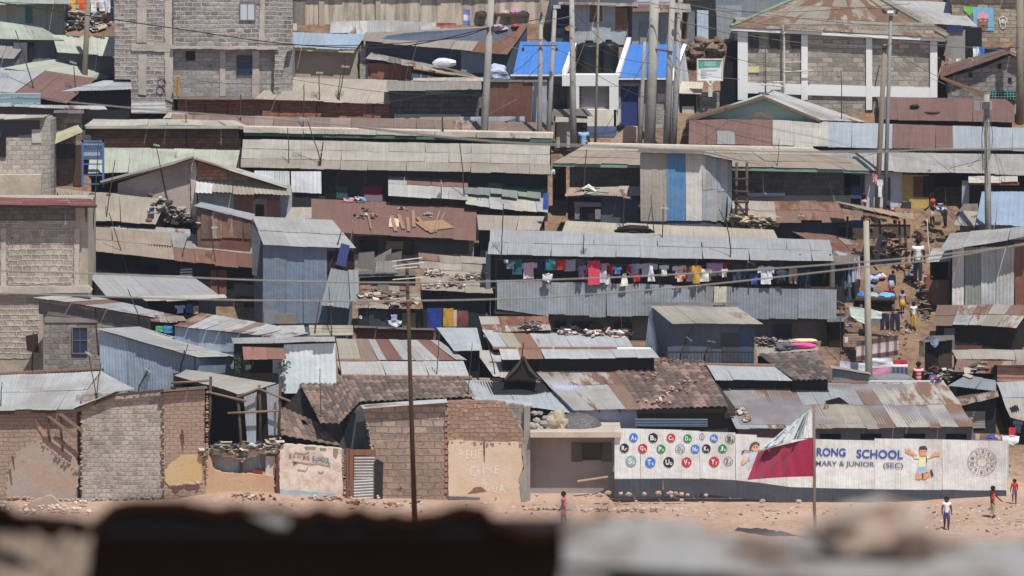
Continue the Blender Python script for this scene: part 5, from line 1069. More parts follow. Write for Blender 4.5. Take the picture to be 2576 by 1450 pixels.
# ================================================================ front walls (left to right)
hh = house('left_corner_house', 'house at lower left with broad grey sheet roof and brown ridge', (-70, 1034), (186, 1030), (254, 934), (-70, 948), [metal('c0c1c0', .2, .14, .25)], block('a68c7a', '95796a', 'a08878', bw=.4, bh=.16, dist=.1, ero=.17, k=1.1), Ye=-.2, over=.35, k=24, row=2.0, floor=-.5, inset=0)
sheet('roof_wing', P(186, 1030, -.2), P(291, 988, -.2), P(340, 979, 2.2), P(254, 934, 3.8), [metal('c0c1c0', .2, .14, .25)], hh.root)
m = MB()
for i in range(9): m.tube([P(-60 + i * 36, 946 - i * 2, 3.9), P(-26 + i * 36, 944 - i * 2, 3.9)], .09)
m.build('ridge_tiles', plain('7a5f55', 1), hh.root)
MB().poly([(-70, 1036), (186, 1032), (290, 991), (412, 980), (412, 987), (290, 998), (190, 1040), (-70, 1046)], -.15, .1).build('eave_beam', WOODD, hh.root)
LW = .12
MB().poly(jag([(15, 1256), (20, 1180), (45, 1135), (100, 1108), (150, 1105), (190, 1150), (202, 1180), (196, 1225), (186, 1262), (60, 1262)], 3.2, 5), LW, .06).build('plaster_patch', plaster('978b7e', 'a0846f', .45, scale=1.6), hh.root)
MB().poly(jag([(90, 1050), (96, 1062), (140, 1132), (150, 1152), (142, 1152), (100, 1085), (86, 1060)], 1.5, 7), LW - .02, .06).build('mud_seam', plaster('b5866d', 'a07560'), hh.root)
MB().box(205, 990, 412, 1280, LW - .05, .4).build('block_wall', block('aaa195', '8a8179', 'b0a698', bw=.3, bh=.17, ms=.025, dist=.07, stain=.45, ero=.1, k=1.1), hh.root)
MB().poly([(118, 1048), (127, 1048), (192, 1096), (189, 1103), (186, 1103)], LW - .5, .08).build('brace', WOOD, hh.root); MB().poly([(146, 1042), (155, 1040), (212, 1085), (207, 1090)], LW - .5, .08).build('brace', WOOD, hh.root)
for x, y in ((120, 1113), (152, 1137)): MB().poly([(x, 1050), (x + 3, 1050), (x + 8, y), (x + 4, y)], LW - .08, .06).build('post', wood('7a4f3e'), hh.root)
hh = house('mud_corner_house', 'reddish mud house corner with yellow plaster patch', (405, 988), (522, 978), (520, 972), (405, 980), DARKR, block('aa8a75', '987865', 'a48a78', bw=.34, bh=.15, dist=.1, ero=.17, k=1.1), Ye=-.3, depth=1.0, over=.25, floor=-.5)
MB().poly(jag([(414, 1210), (416, 1182), (436, 1160), (455, 1146), (508, 1141), (509, 1214), (490, 1216), (445, 1222), (428, 1226)], 2, 8), hh.Y - .04, .05).build('plaster_patch', plaster('b8975c', 'b59c70', .35), hh.root)
for x, y in ((455, 1083), (28, 1148)): MB().poly([(x, y), (x + 6, y), (x + 9, y + 36), (x + 7, y + 36)], LW - .3, .05).build('post', wood('6b4a3c'), hh.root)
# open pole shack
rt = thing('pole_shack', 'half built open shack of rough poles with sagging tan roof', 'shack', P(610, 1230, .4))
sheet('roof', P(437, 942, 1.2), P(598, 996, .2), P(697, 964, 2.8), P(468, 931, 3.2), [metal('b9b3a6', .08, .15, .2)], rt, row=2, sag=.12)
MB().box(436, 940, 700, 1260, 3.4, .15).build('back_wall', plain('1f1a18', 1), rt); MB().prism([P(436, 945, .3), P(436, 945, 3.4), P(436, 1240, 3.4), P(436, 1240, .3)], (.1, 0, 0)).build('side_wall', plain('2a2422', 1), rt)
for p in (((530, 948), (522, 1125), .06), ((598, 992), (608, 1195), .055), ((652, 970), (654, 1110), .05), ((705, 960), (699, 1120), .05)): MB().tube([P(*p[0], .2), P((p[0][0] + p[1][0]) / 2 + 2, (p[0][1] + p[1][1]) / 2, .2), P(*p[1], .2)], p[2]).build('post', WOODD, rt, smooth=True)
for p in (((430, 964), (525, 958)), ((516, 985), (620, 1010)), ((598, 1000), (656, 975)), ((650, 978), (730, 1010)), ((572, 1040), (700, 1034))): MB().tube([P(*p[0], .12), P(*p[1], .12)], .045).build('rail', WOOD, rt, smooth=True)
panel(None, 0, 0, 0, 0, metal('8fa0ad', .05, .3, .2, k=KW), 'hanging_sheet', Y=.5, root=rt, quad=[(622, 1118), (644, 1116), (646, 985), (613, 998)]); panel(None, 0, 0, 0, 0, metal('8fa0ad', .05, .3, .2, k=KW), 'hanging_sheet', Y=.7, root=rt, quad=[(674, 1096), (696, 1094), (702, 965), (670, 975)])
for q in ([(530, 1192), (690, 1190), (690, 1130), (530, 1130)],): panel(None, 0, 0, 0, 0, [metal('6d7c88', .1, .4, .3, k=KW), metal('8d9aa3', .1, .4, .3, k=KW)], 'tin_panel', Y=.55, root=rt, quad=q, mixp=[(1, .4)], sw=.5, sag=.1, jg=.12)
MB().poly(jag([(516, 1130), (560, 1132), (600, 1150), (640, 1130), (690, 1124), (700, 1140), (660, 1142), (610, 1160), (580, 1150), (520, 1140)], 3, 8), .1, .35).build('ragged_sill', plaster('b5a58d', '9c8d78'), rt)
MB().poly(jag([(512, 1252), (512, 1140), (526, 1145), (538, 1180), (560, 1190), (690, 1197), (690, 1252)], 1.8, 8), .0, .3).build('low_wall', plaster('b8946a', 'b08468', .3), rt)
MB().box(668, 1148, 692, 1205, .2, .1).build('board', plain('c6bbb2', 1), rt); slab(None, 634, 1180, 660, 1197, plain('7a2f38', 1), 'cloth_scrap', Y=.3, root=rt)
# painted school wall
rt = thing('painted_wall', 'white washed mud wall with blue band and hand painted school name', 'wall', P(780, 1255, .0))
MB().poly(jag([(702, 1250), (705, 1125), (716, 1118), (780, 1122), (845, 1128), (860, 1130), (862, 1255), (760, 1254)], 1.5, 9), .0, .35).build('wall', plaster('cfbfae', 'b59a86', .35, scale=2.5), rt)
MB().poly(jag([(701, 1251), (702, 1231), (770, 1236), (842, 1241), (842, 1256), (770, 1254)], 1, 9), -.025, .05).build('blue_band', plaster('8fb0bd', '8d9c9c', .3, scale=3), rt)
for q in ([(766, 1124), (795, 1125), (792, 1132), (768, 1132)], [(804, 1127), (821, 1128), (820, 1135), (805, 1134)], [(838, 1128), (852, 1130), (850, 1142), (846, 1156), (838, 1148)]): MB().poly(jag(q, .8, 6), -.01, .05).build('bare_patch', plaster('857e70', '7a7264'), rt)
BL2 = plain('4f7390', 1.1); t = 'BEN-JOS'; xs = (731, 741, 751, 757, 763, 769, 776)
for ch, x, y, hg in zip(t, xs, (1147, 1148, 1149, 1150, 1151, 1151, 1152), (12, 9, 9, 2, 9, 9, 11)): text('lettering', ch, x, y, 5.5 if ch != '-' else 4, hg, -.03, BL2 if ch == 'B' else plain('5a5a58', 1), rt)
for ch, x, y, hg in zip('ScHOOL', (789, 797, 805, 813, 821, 828), (1154, 1157, 1155, 1156, 1158, 1160), (13, 9, 13, 13, 13, 14)): text('lettering', ch, x, y, 7, hg, -.03, BL2, rt, bold=.02)
for q in (((735, 1160), (760, 1164), (785, 1168), (800, 1166), (832, 1173)), ((748, 1181), (770, 1185), (774, 1176)), ((742, 1138), (760, 1142), (778, 1138)), ((800, 1187), (808, 1190), (815, 1186))):
    MB().tube([P(x, y, -.025) for x, y in q], .012, 5).build('painted_line', plain('8a7160', 1), rt)
text('lettering', '8H', 743, 1166, 10, 8, -.03, plain('4a4541', 1), rt, bold=.03)
MB().poly(jag([(862, 1256), (850, 1136), (866, 1132), (872, 1250)], 2, 8), .05, .3).build('broken_edge', plaster('8d7566', '7a6558'), rt)
MB().poly(jag([(693, 1246), (694, 1148), (700, 1142), (704, 1246)], .6, 9), -.05, .1).build('post', wood('6b3f38'), rt)
# tin door bay
rt = thing('tin_door', 'rippled tin sheet door in a brown timber frame', 'door', P(918, 1268, .2))
panel(None, 0, 0, 0, 0, metal('a9a8a4', .12, .3, .3, k=KW), 'door_sheet', Y=.1, root=rt, quad=[(890, 1264), (944, 1262), (942, 1146), (890, 1148)], horiz=True, amp=.03, period=.11, sag=.05)
m = MB(); m.box(872, 1130, 877, 1262, .0, .1); m.box(879, 1132, 889, 1262, .02, .1); m.box(879, 1132, 945, 1146, .04, .1); m.build('frame', wood('8f6450'), rt)
m = MB()
for i in range(14): m.box(864, 1146 + i * 8, 873, 1150 + i * 8, .05, .05)
m.build('slats', wood('9a7460'), rt)
MB().poly([(942, 1160), (950, 1156), (964, 1165), (962, 1278), (942, 1270)], -.05, .12).build('board', plain('2f2a2b', 1), rt)
MB().box(862, 1040, 950, 1270, 1.6, .1).build('dark_back', plain('1c222a', 1), rt)
panel(None, 0, 0, 0, 0, metal('44525f', .03, .3, .1, k=1.0), 'side_sheet', Y=.9, root=rt, quad=[(880, 1140), (918, 1140), (916, 1025), (896, 1040)])
# block / brick walls with graffiti
rt = thing('brick_wall_house', 'brick front with grey upper courses and red brown lower courses', 'house', P(1020, 1270, .1))
MB().poly(jag([(912, 1035), (918, 1020), (1122, 1012), (1122, 1275), (960, 1275), (938, 1150), (926, 1080)], .8, 10), .1, .4).build('wall', block('a08c7a', '84786e', '8d7a6c', bw=.5, bh=.26, ms=.03, dist=.08), rt)
MB().poly(jag([(938, 1118), (1000, 1100), (1121, 1098), (1121, 1275), (962, 1275), (942, 1160)], 3, 9), .07, .06).build('brick_face', block('a38878', '907264', '97806f', bw=.46, bh=.26, ms=.03, dist=.1, ero=.1, k=1.1), rt)
sheet('roof_strip', P(912, 1030, -.2), P(1120, 1013, -.2), P(1118, 1003, .5), P(905, 1020, .5), [PALE, GREY], rt, horiz=True, amp=.018, period=.17, jg=.1)
rt = thing('graffiti_wall', 'beige plastered mud brick front with faint white graffiti', 'wall', P(1220, 1260, .1))
MB().poly(jag([(1124, 1012), (1180, 1008), (1270, 1012), (1296, 1055), (1322, 1100), (1324, 1270), (1124, 1272)], 1.5, 9), .12, .5).build('wall', block('ab8770', '987460', '977a68', bw=.36, bh=.16, ms=.022, dist=.1, ero=.08, k=1.1), rt)
MB().poly(jag([(1128, 1110), (1150, 1107), (1215, 1113), (1300, 1112), (1318, 1122), (1312, 1150), (1318, 1170), (1306, 1200), (1318, 1245), (1310, 1262), (1240, 1262), (1128, 1250)], 1.2, 9), .06, .1).build('plaster', plaster('c6ae95', 'bfa484', .2), rt)
MB().poly(jag([(1215, 1112), (1221, 1112), (1219, 1164), (1217, 1164)], .6, 6), .05, .04).build('crack', plain('6f5f50', 1), rt)
MB().poly(jag([(1177, 1242), (1196, 1226), (1212, 1226), (1224, 1236), (1210, 1238)], 1, 6), .045, .04).build('broken_hole', plaster('8a5c48', '6b4636'), rt)
MB().poly(jag([(1128, 1248), (1208, 1252), (1206, 1268), (1128, 1268)], 1, 8), .02, .1).build('cement_strip', plaster('6d6a6a', '5d5a5a'), rt)
GW = plain('d6cfcb', 1.15)
for s, x, y, w, hg in (('P', 1158, 1144, 9, 24), ('E', 1177, 1144, 8, 22), ('U', 1191, 1144, 12, 22), ('F', 1208, 1142, 10, 24), ('C', 1189, 1186, 14, 26), ('R', 1204, 1185, 9, 22), ('I', 1216, 1184, 2.5, 20), ('M', 1230, 1183, 14, 16), ('E', 1249, 1182, 10, 22), ('&', 1218, 1212, 13, 17), ('D', 1226, 1229, 11, 16), ('O', 1244, 1230, 13, 17), ('A', 1263, 1229, 14, 22)):
    text('graffiti_letter', s, x, y, w, hg, .05, GW, rt)
for i in range(15): MB().wbox(P(1123 + R.uniform(-2, 1), 1040 + i * 14, .08), .12, .1, .14, Matrix.Rotation(R.uniform(-.2, .2), 3, 'Y')).build('toothing_brick', plaster('9c6f5a', '8a5f4c'), rt)
# rubble wall, grey house with slab
rt = thing('slab_top_house', 'unfinished grey house with concrete slab roof and dark window', 'house', P(1440, 1250, .4))
MB().box(1330, 1098, 1556, 1270, .85, 3).build('wall', plaster('8f8780', '847b74', .12), rt)
MB().box(1334, 1088, 1563, 1101, -.15, 3.5).build('roof_slab', plaster('b8a693', 'a39280', .3), rt)
MB().box(1318, 1024, 1334, 1262, .1, .5).build('pillar', plaster('8a847e', '79736d'), rt)
MB().poly(jag([(1268, 1024), (1290, 1016), (1318, 1020), (1318, 1100), (1296, 1096), (1268, 1050)], 2, 7), .3, .4).build('stone_wall', block('8f8780', '7b746e', '857d76', bw=.35, bh=.2, dist=.1), rt)
MB().poly(jag([(1310, 1120), (1324, 1110), (1326, 1262), (1312, 1262), (1306, 1200), (1318, 1180)], 2, 7), .03, .12).build('broken_edge', plaster('8d8780', '7a746e'), rt)
w = MB(); w.box(1465, 1116, 1513, 1118, .72, .12); w.box(1465, 1156, 1513, 1158, .72, .12); w.box(1465, 1118, 1467, 1156, .72, .12); w.box(1511, 1118, 1513, 1156, .72, .12); w.box(1488, 1118, 1490, 1156, .75, .06); w = w.build('window', plain('45403e', 1), rt); MB().box(1467, 1118, 1511, 1156, .8, .04).build('pane', glass('0f1420'), w)
MB().box(1438, 1114, 1465, 1162, .8, .05).build('shutter', plain('5f5854', 1), rt); MB().box(1513, 1114, 1538, 1162, .8, .05).build('shutter', plain('5f5854', 1), rt)
MB().tube([P(1452, 1212, .3), P(1546, 1198, .6)], .05).build('pole', WOODL, rt)
for i, (x, y, r) in enumerate(((1342, 1074, 11), (1358, 1080, 12), (1350, 1058, 10), (1366, 1066, 11), (1344, 1040, 9), (1372, 1052, 9), (1376, 1078, 10), (1358, 1040, 8))):
    o = MB().blob(P(x, y, .9 + i * .05), r * om(1), r * om(1) * .8, r * om(1) * .75, i + 20, .45).build('stone_block', plaster('938b84', '7d766f')); tag(o, 'rough grey stone block piled on the slab roof', 'stone', 'stones piled on the slab roof')
o = MB().blob(P(1400, 1066, 1.3), .42, .35, .5, 41, .5, 3).build('cement_sack', cloth('b3a690')); tag(o, 'crumpled beige sack slumped against the gravel heap', 'sack')
m = MB(); bm = bmesh.new(); bmesh.ops.create_uvsphere(bm, u_segments=40, v_segments=16, radius=1)
c0 = P(1448, 1088, 2.1)
for q in bm.verts: q.co = Vector((q.co.x * 1.05, q.co.y * 1.2, max(-.1, q.co.z) * .75)) * (1 + .1 * mnoise.noise(q.co * 4)) + Vector((R.uniform(-.02, .02), R.uniform(-.02, .02), R.uniform(-.02, .02)))
m.add([c0 + q.co for q in bm.verts], [tuple(v.index for v in f.verts) for f in bm.faces]); bm.free()
o = m.build('gravel_heap', block('8f8b87', '6b6765', '5b5856', bw=.06, bh=.05, ms=.012, dist=.06)); tag(o, 'heap of grey gravel on the slab roof', 'gravel', None, 'stuff')
# ================================================================ painted school fence
FY = 0.0
rt = thing('school_fence', 'long white corrugated fence painted with letters, children and school name', 'fence', P(2040, 1270, FY))
FW = metal('dfe0dc', .0, .08, .3, k=1.06, dc='b5ab9c'); FB = metal('474d58', .0, .06, .1, k=1.0, dc='6b6a68')
secs = [(1546, 1668, 1077, 1080, 1205, 1204, 1245, 1244), (1668, 1760, 1081, 1084, 1204, 1205, 1244, 1243), (1760, 1850, 1086, 1089, 1203, 1208, 1237, 1246), (1850, 1904, 1092, 1095, 1208, 1214, 1246, 1251), (1904, 1990, 1101, 1104, 1214, 1226, 1251, 1266), (1990, 2200, 1104, 1108, 1226, 1231, 1266, 1271), (2200, 2370, 1103, 1106, 1231, 1233, 1271, 1272), (2370, 2532, 1106, 1110, 1233, 1235, 1272, 1270)]
FS_ = dict(amp=.004, period=.1, sag=.008, lift=.003, sw=.9, row=9)
for x0, x1, t0, t1, m0, m1, b0, b1 in secs:
    sheet('white_panel', P(x0, m0, FY), P(x1, m1, FY), P(x1, t1, FY), P(x0, t0, FY), FW, rt, jg=.02, **FS_)
    sheet('blue_base', P(x0, b0 + 6, FY - .012), P(x1, b1 + 6, FY - .012), P(x1, m1 + .5, FY - .012), P(x0, m0 + .5, FY - .012), FB, rt, jg=.015, **FS_)
MB().prism([P(2531, 1270, FY), P(2536, 1255, FY + 3), P(2536, 1100, FY + 3), P(2531, 1110, FY)], (.04, 0, 0)).build('side_panel', FW, rt)
FT = FY - .028
for ch, cx, cy, r, c, tc in (('Aa', 1594, 1101, 11, '3f7ac6', 'e8e8e8'), ('Bb', 1643, 1102, 12, '2b2c30', 'e8e8e8'), ('Cc', 1688, 1102, 11, 'b8393f', 'e8e8e8'), ('Dd', 1730, 1103.5, 10.5, '2f8347', 'e8e8e8'), ('Hh', 1796, 1103, 10, '3f7ac6', 'e8e8e8'), ('Ii', 1837, 1105, 12, None, '55575c'),
                             ('Rr', 1570.6, 1127.7, 11.5, '2b2c30', 'e8e8e8'), ('Qq', 1617, 1128.5, 11.7, 'b8393f', 'e8e8e8'), ('Pp', 1663, 1130, 11, '2f8347', 'e8e8e8'), ('Oo', 1711, 1130, 12, None, '55608a'), ('Nn', 1748.6, 1130, 11, '3f7ac6', 'e8e8e8'), ('Kk', 1777, 1129, 11, '2b2c30', 'e8e8e8'), ('Jj', 1817.7, 1129, 11, '2f8347', 'e8e8e8'),
                             ('Ss', 1587.8, 1160, 13.5, '86aaa5', 'e8e8e8'), ('Tt', 1636, 1163.5, 13, '3f7ac6', 'e8e8e8'), ('Uu', 1682, 1163, 13.3, '2b2c30', 'e8e8e8'), ('Vv', 1727.6, 1163, 12.4, 'b8393f', 'e8e8e8'), ('Yy', 1796.5, 1162, 12.7, 'b8393f', 'e8e8e8'), ('Zz', 1832, 1161, 11.5, None, '55575c')):
    if c: d = disc('letter_disc', cx, cy, r, FT, plain(c, 1.15, .5, .08), rt)
    else: d = disc('letter_ring', cx, cy, r, FT, plain('55575c', 1), rt, ring=1.2)
    text('capital_letter', ch[0], cx - r * .22, cy, r * .72, r * 1.05, FT - .006, plain(tc, 1.2, .6, .03), d, bold=.03)
    text('small_letter', ch[1], cx + r * .46, cy + r * .28, r * .4, r * .62, FT - .006, plain(tc, 1.2, .6, .03), d, bold=.01)
g = disc('letter_ring', 1766, 1099, 6, FT, plain('55575c', 1), rt, ring=1.1, ry=9); text('small_letter', 'g', 1766, 1100, 4, 7, FT - .006, plain('55575c', 1), g)
BLU_T = plain('3f57a6', 1.1, .6, .08); GRY_T = plain('5f6a86', 1.1, .6, .08)
text('lettering', 'RONG', 2091, 1138, 73, 21, FT, BLU_T, rt, bold=.025, rot=.02); text('lettering', 'SCHOOL', 2213, 1143, 117, 22, FT, BLU_T, rt, bold=.025, rot=.02)
text('lettering', 'MARY & JUNIOR', 2126, 1169, 148, 16, FT, GRY_T, rt, bold=.012, rot=.02); text('lettering', '(SEC)', 2247, 1173, 50, 17, FT, GRY_T, rt, bold=.012, rot=.02)
# number wheel
RD = plain('a5565a', 1); DG = plain('46604f', 1); cx, cy, ro, ri = 2470.5, 1162, 36, 13.5
w = disc('number_wheel', cx, cy, ro, FT, RD, rt, ring=1.0, n=40, ry=35, wob=.01); disc('wheel_hub', cx, cy, ri, FT, RD, w, ring=1.0, wob=.02)
for i in range(10):
    a = math.radians(180 + i * 36 + 3)
    MB().tube([P(cx + ri * math.cos(a), cy + ri * math.sin(a), FT), P(cx + ro * math.cos(a), cy + ro * math.sin(a) * .97, FT)], .007, 4).build('wheel_spoke', RD, w)
for i, ch in enumerate('1234567890'):
    a = math.radians(180 + i * 36 + 21); r = 26; text('digit', ch, cx + r * math.cos(a), cy + r * math.sin(a), 6.5 if ch != '1' else 3, 10, FT, DG, w, rot=a + math.pi / 2 if 180 < math.degrees(a) < 360 else a - math.pi / 2)
# painted children
SK = plain('e0b58a', 1.1); SK2 = plain('dd9f78', 1.1); HR = plain('6f5a50', 1); OL = plain('4c4a4c', 1)
def fp(n, pts, mt, k=0, par=None): return flat(n, pts, FT - .004 * k, mt, par or rt)
gx = 1884.3; gp = lambda pts: [(1823.9 + x / 8.232, 1056.6 + y / 8.232) for x, y in pts]   # enlarged-view tracing of the girl
girl = fp('painted_girl', gp([(480, 1020), (505, 900), (515, 850), (480, 770), (520, 690), (580, 660), (720, 650), (745, 700), (690, 770), (640, 840), (580, 910), (520, 990)]), plain('c3cbd9', 1.1))
fp('painted_hair', gp([(515, 640), (508, 560), (535, 500), (590, 458), (660, 455), (712, 490), (720, 540), (700, 560), (600, 560), (540, 600), (540, 650), (470, 660), (400, 640), (385, 690), (340, 700), (350, 650), (400, 622), (470, 640)]), HR, 2, girl)
fp('painted_face', gp([(545, 600), (580, 540), (640, 510), (695, 540), (712, 590), (690, 630), (640, 655), (580, 640)]), SK, 3, girl)
fp('painted_arm', gp([(500, 770), (450, 820), (400, 850), (345, 820), (335, 900), (370, 935), (410, 900), (470, 850), (520, 800)]), SK, 1, girl); fp('painted_arm', gp([(700, 660), (770, 620), (800, 570), (860, 560), (850, 600), (810, 630), (740, 700)]), SK, 1, girl)
for x in (605, 660): disc('painted_eye', 1823.9 + x / 8.232, 1056.6 + 565 / 8.232, 1.6, FT - .016, OL, girl, 3)
bp = lambda pts: [(1884.3 + x / 3.719, 1059.7 + y / 3.719) for x, y in pts]
boy = fp('painted_boy', bp([(1592, 330), (1560, 325), (1535, 318), (1545, 350), (1590, 352), (1580, 425), (1650, 432), (1662, 350), (1700, 345), (1700, 322), (1660, 328), (1625, 340)]), plain('e3dfb4', 1.15))
fp('painted_shorts', bp([(1580, 425), (1652, 430), (1668, 485), (1620, 498), (1560, 490)]), plain('a5bfcf', 1.1), 1, boy)
fp('painted_leg', bp([(1560, 490), (1618, 498), (1620, 535), (1600, 545), (1558, 540)]), SK2, 1, boy); fp('painted_leg', bp([(1618, 498), (1680, 472), (1700, 505), (1650, 545), (1622, 545)]), SK2, 1, boy)
fp('painted_shoe', bp([(1615, 490), (1630, 488), (1634, 535), (1622, 543)]), OL, 2, boy); fp('painted_shoe', bp([(1692, 455), (1712, 455), (1728, 510), (1708, 520)]), OL, 2, boy)
fp('painted_arm', bp([(1462, 258), (1490, 275), (1500, 255), (1515, 285), (1575, 318), (1565, 335), (1510, 312), (1462, 290)]), SK2, 1, boy); fp('painted_arm', bp([(1690, 330), (1735, 305), (1740, 280), (1755, 300), (1795, 290), (1785, 325), (1735, 328), (1700, 345)]), SK2, 1, boy)
fp('painted_face', bp([(1595, 275), (1600, 250), (1655, 255), (1665, 290), (1650, 320), (1620, 330), (1598, 315)]), SK2, 2, boy); fp('painted_hair', bp([(1590, 278), (1592, 245), (1610, 235), (1645, 232), (1668, 258), (1664, 280), (1650, 268), (1602, 268)]), OL, 3, boy)
for x in (1612, 1640): disc('painted_eye', 1884.3 + x / 3.719, 1059.7 + 288 / 3.719, .9, FT - .016, OL, boy, 1.4)
fp('painted_strap', bp([(1652, 325), (1660, 325), (1664, 390), (1656, 395)]), OL, 2, boy)
# foot of the fence: stones
def stone(x, y, r, Y, lab, grp, mt=None, sd=0): 
    o = MB().blob(P(x, y, Y), r * om(Y), r * .8 * om(Y), r * .7 * om(Y), sd, .45).build('stone', mt or plaster('b39a86', '97806d')); return tag(o, lab, 'stone', grp)
for i, (x, y, r) in enumerate(((1562, 1240, 6), (1582, 1242, 8), (1621, 1241, 6), (1656, 1239, 8), (1686, 1239, 8), (1700, 1240, 7), (1714, 1242, 7), (1730, 1243, 5), (1530, 1238, 8), (1508, 1244, 8), (2147, 1266, 5), (2190, 1268, 7), (2240, 1266, 8))):
    stone(x, y + 2, r, -.45, 'pinkish stone set along the foot of the white fence', 'stones along the foot of the fence', sd=i)
i = 0; x = 1322
while x < 2125:
    r = R.uniform(4, 8.5); y = 1281 + (x - 1322) * .0115 + R.uniform(-4, 4) - 4 * math.exp(-((x - 1650) / 60) ** 2)
    if not 1720 < x < 1730: stone(x, y, r, -2.15 + R.uniform(-.2, .2), 'rough stone in the low kerb row across the dirt yard', 'stones of the kerb row', sd=100 + i)
    x += r * 1.65; i += 1
for i, (x, y, r) in enumerate(((1270, 1282, 8), (1290, 1279, 9), (1306, 1284, 8), (1450, 1276, 6), (1350, 1246, 5), (1690, 1249, 5), (1715, 1259, 6), (1600, 1261, 4), (2010, 1262, 8), (1918, 1261, 8), (1776, 1246, 6))):
    stone(x, y, r, D(y) * .4 - 1.2, 'single loose stone lying out on the dirt yard', 'loose stones on the yard', sd=200 + i)
i = 0
for k in range(46):
    x = 2368 + R.gauss(45, 26); y = 1334 + (x - 2400) * .1 + R.uniform(-8, 8); stone(x, y, R.uniform(3, 6.5), -8.0 + (1340 - y) * .1, 'grey brown stone of the small heap by the boy in white', 'stones of the small yard heap', plaster('a3937f', '8c7c6a'), 300 + k)
for k in range(50):
    x = R.uniform(2490, 2576); y = R.uniform(1268, 1330) ; stone(x, y, R.uniform(2, 5), -2.5 - (y - 1270) * .11, 'small rubble stone on the slope at the right corner', 'rubble stones at the right corner', plaster('b09c86', '978470'), 400 + k)
for k in range(42):
    x = R.uniform(-5, 240); y = 1268 + R.uniform(-8, 18) + abs(x - 120) * .02; stone(x, y, R.uniform(3, 8), -.9 - (y - 1260) * .09, 'pale broken rubble piece at the foot of the left mud wall', 'rubble along the left wall', plaster('c2b3a2', 'b39a88'), 500 + k)
for k in range(36):
    x = R.uniform(540, 960); y = 1252 + R.uniform(-6, 14); stone(x, y, R.uniform(2, 5), -.8 - (y - 1252) * .09, 'pale broken rubble piece on the mound by the painted wall', 'rubble on the left mound', plaster('c2ac98', 'ad917d'), 600 + k)
o = MB().poly(jag([(40, 1290), (80, 1262), (128, 1248), (150, 1268), (180, 1282), (150, 1292), (100, 1298)], 2, 8), -1.8, .5).build('crumpled_sacking', cloth('b09a8b')); tag(o, 'crumpled brown sacking peaked in the rubble at lower left', 'sacking')

def clods(x0, y0, x1, y1, n, Y, mt, par, r=(2, 5)):
    m = MB()
    n = max(n, 34)
    for i in range(n):
        t = (i + R.random()) / n; q = R.uniform(*r); m.blob(P(x0 + (x1 - x0) * t, y0 + (y1 - y0) * t + R.uniform(-1, 3), Y + R.uniform(-.05, .2)), q * om(Y) * 1.4, q * om(Y), q * om(Y) * .8, i, .5, 1)
    m.build('eroded_edge', mt, par)
CL = plaster('a48c7a', '8c7464'); GR = plaster('97908a', '827a74')
for o_ in list(bpy.data.objects):
    l_ = o_.get('label', '')
    if l_.startswith('beige plastered'): clods(1124, 1012, 1270, 1012, 26, .2, CL, o_); clods(1270, 1014, 1322, 1098, 16, .2, GR, o_); clods(1128, 1110, 1316, 1116, 22, .05, CL, o_, (1.5, 3)); clods(1126, 1015, 1126, 1250, 24, .1, CL, o_, (1.5, 4))
    if l_.startswith('brick front'): clods(920, 1020, 1120, 1013, 24, .15, GR, o_, (1.5, 3.5)); clods(918, 1040, 960, 1262, 26, .1, CL, o_, (2, 4))
    if l_.startswith('reddish mud'): clods(521, 985, 520, 1200, 30, -.2, CL, o_, (2, 4.5)); clods(411, 990, 411, 1230, 26, -.1, CL, o_, (2, 4)); clods(430, 1222, 510, 1214, 14, -.15, CL, o_)
    if l_.startswith('house at lower left'): clods(206, 1040, 204, 1255, 26, .0, CL, o_, (2, 4.5)); clods(20, 1250, 200, 1258, 26, -.1, CL, o_, (2, 5)); clods(100, 1110, 200, 1185, 18, .02, CL, o_, (1.5, 3.5)); clods(215, 1256, 410, 1250, 26, -.05, GR, o_, (2, 4.5)); clods(290, 994, 412, 986, 14, .05, GR, o_, (1.5, 3))
    if l_.startswith('white washed'): clods(704, 1120, 860, 1131, 22, .1, CL, o_, (1.5, 3)); clods(702, 1252, 862, 1256, 20, -.1, CL, o_, (1.5, 4)); clods(860, 1135, 868, 1250, 20, .05, CL, o_, (2, 4))
# ================================================================ poles, masts, cables
bpy.context.view_layer.update()
DG = bpy.context.evaluated_depsgraph_get()
def hit(px, py, dflt=None):
    d = ray(px, py).normalized()
    ok, loc, *_ = sc.ray_cast(DG, CAM + d * 100, d)
    return loc if ok else P(px, py, dflt if dflt is not None else D(py))
def hitY(px, py): return hit(px, py).y
CPOLE = plaster('a8a49b', '96938b', .2, k=1.0); WPOLE = wood('8b8272', 1.0); DPOLE = wood('524034', .9)
def pole(name, label, xt, yt, xb, yb, Y, rt_, rb, mt, arms=(), group=None, extra=()):
    yg = 1265 - 29 * Y + 12 if Y > -2 else None
    t, b = P(xt, yt, Y), P(xb, yb, Y)
    if yg and yg > yb: b = t.lerp(P(xb, yb, Y), (yg - yt) / (yb - yt))
    root = thing(name, label, 'pole', b, group)
    MB().tube([t, t.lerp(b, .5), b], [rt_ * om(Y), (rt_ + rb) / 2 * om(Y), rb * om(Y)], 12).build('shaft', mt, root, smooth=True)
    for x0, y0, x1, y1, r in arms: MB().tube([P(x0, y0, Y - .15), P(x1, y1, Y - .15)], r * om(Y), 6).build('crossarm', wood('6b6056'), root)
    for x, y, r in extra:
        MB().lathe(P(x, y, Y - .15), [(.05, -.09), (.07, -.05), (.05, -.02), (.07, .02), (.03, .08)], 8).build('insulator', plain('4a4240', 1, .4), root)
    return root
PG = 'power poles on the hillside'
pole('street_pole', 'weathered grey wooden pole in front of cream green roof, top left', 222, -12, 213, 192, 35.0, 6, 8, WPOLE)
pole('concrete_pole', 'lone leaning concrete pole in front of the rust red tin wall', 1236, -10, 1218, 330, 29.0, 8, 10, CPOLE, extra=((1228, 72, 0), (1240, 70, 0)))
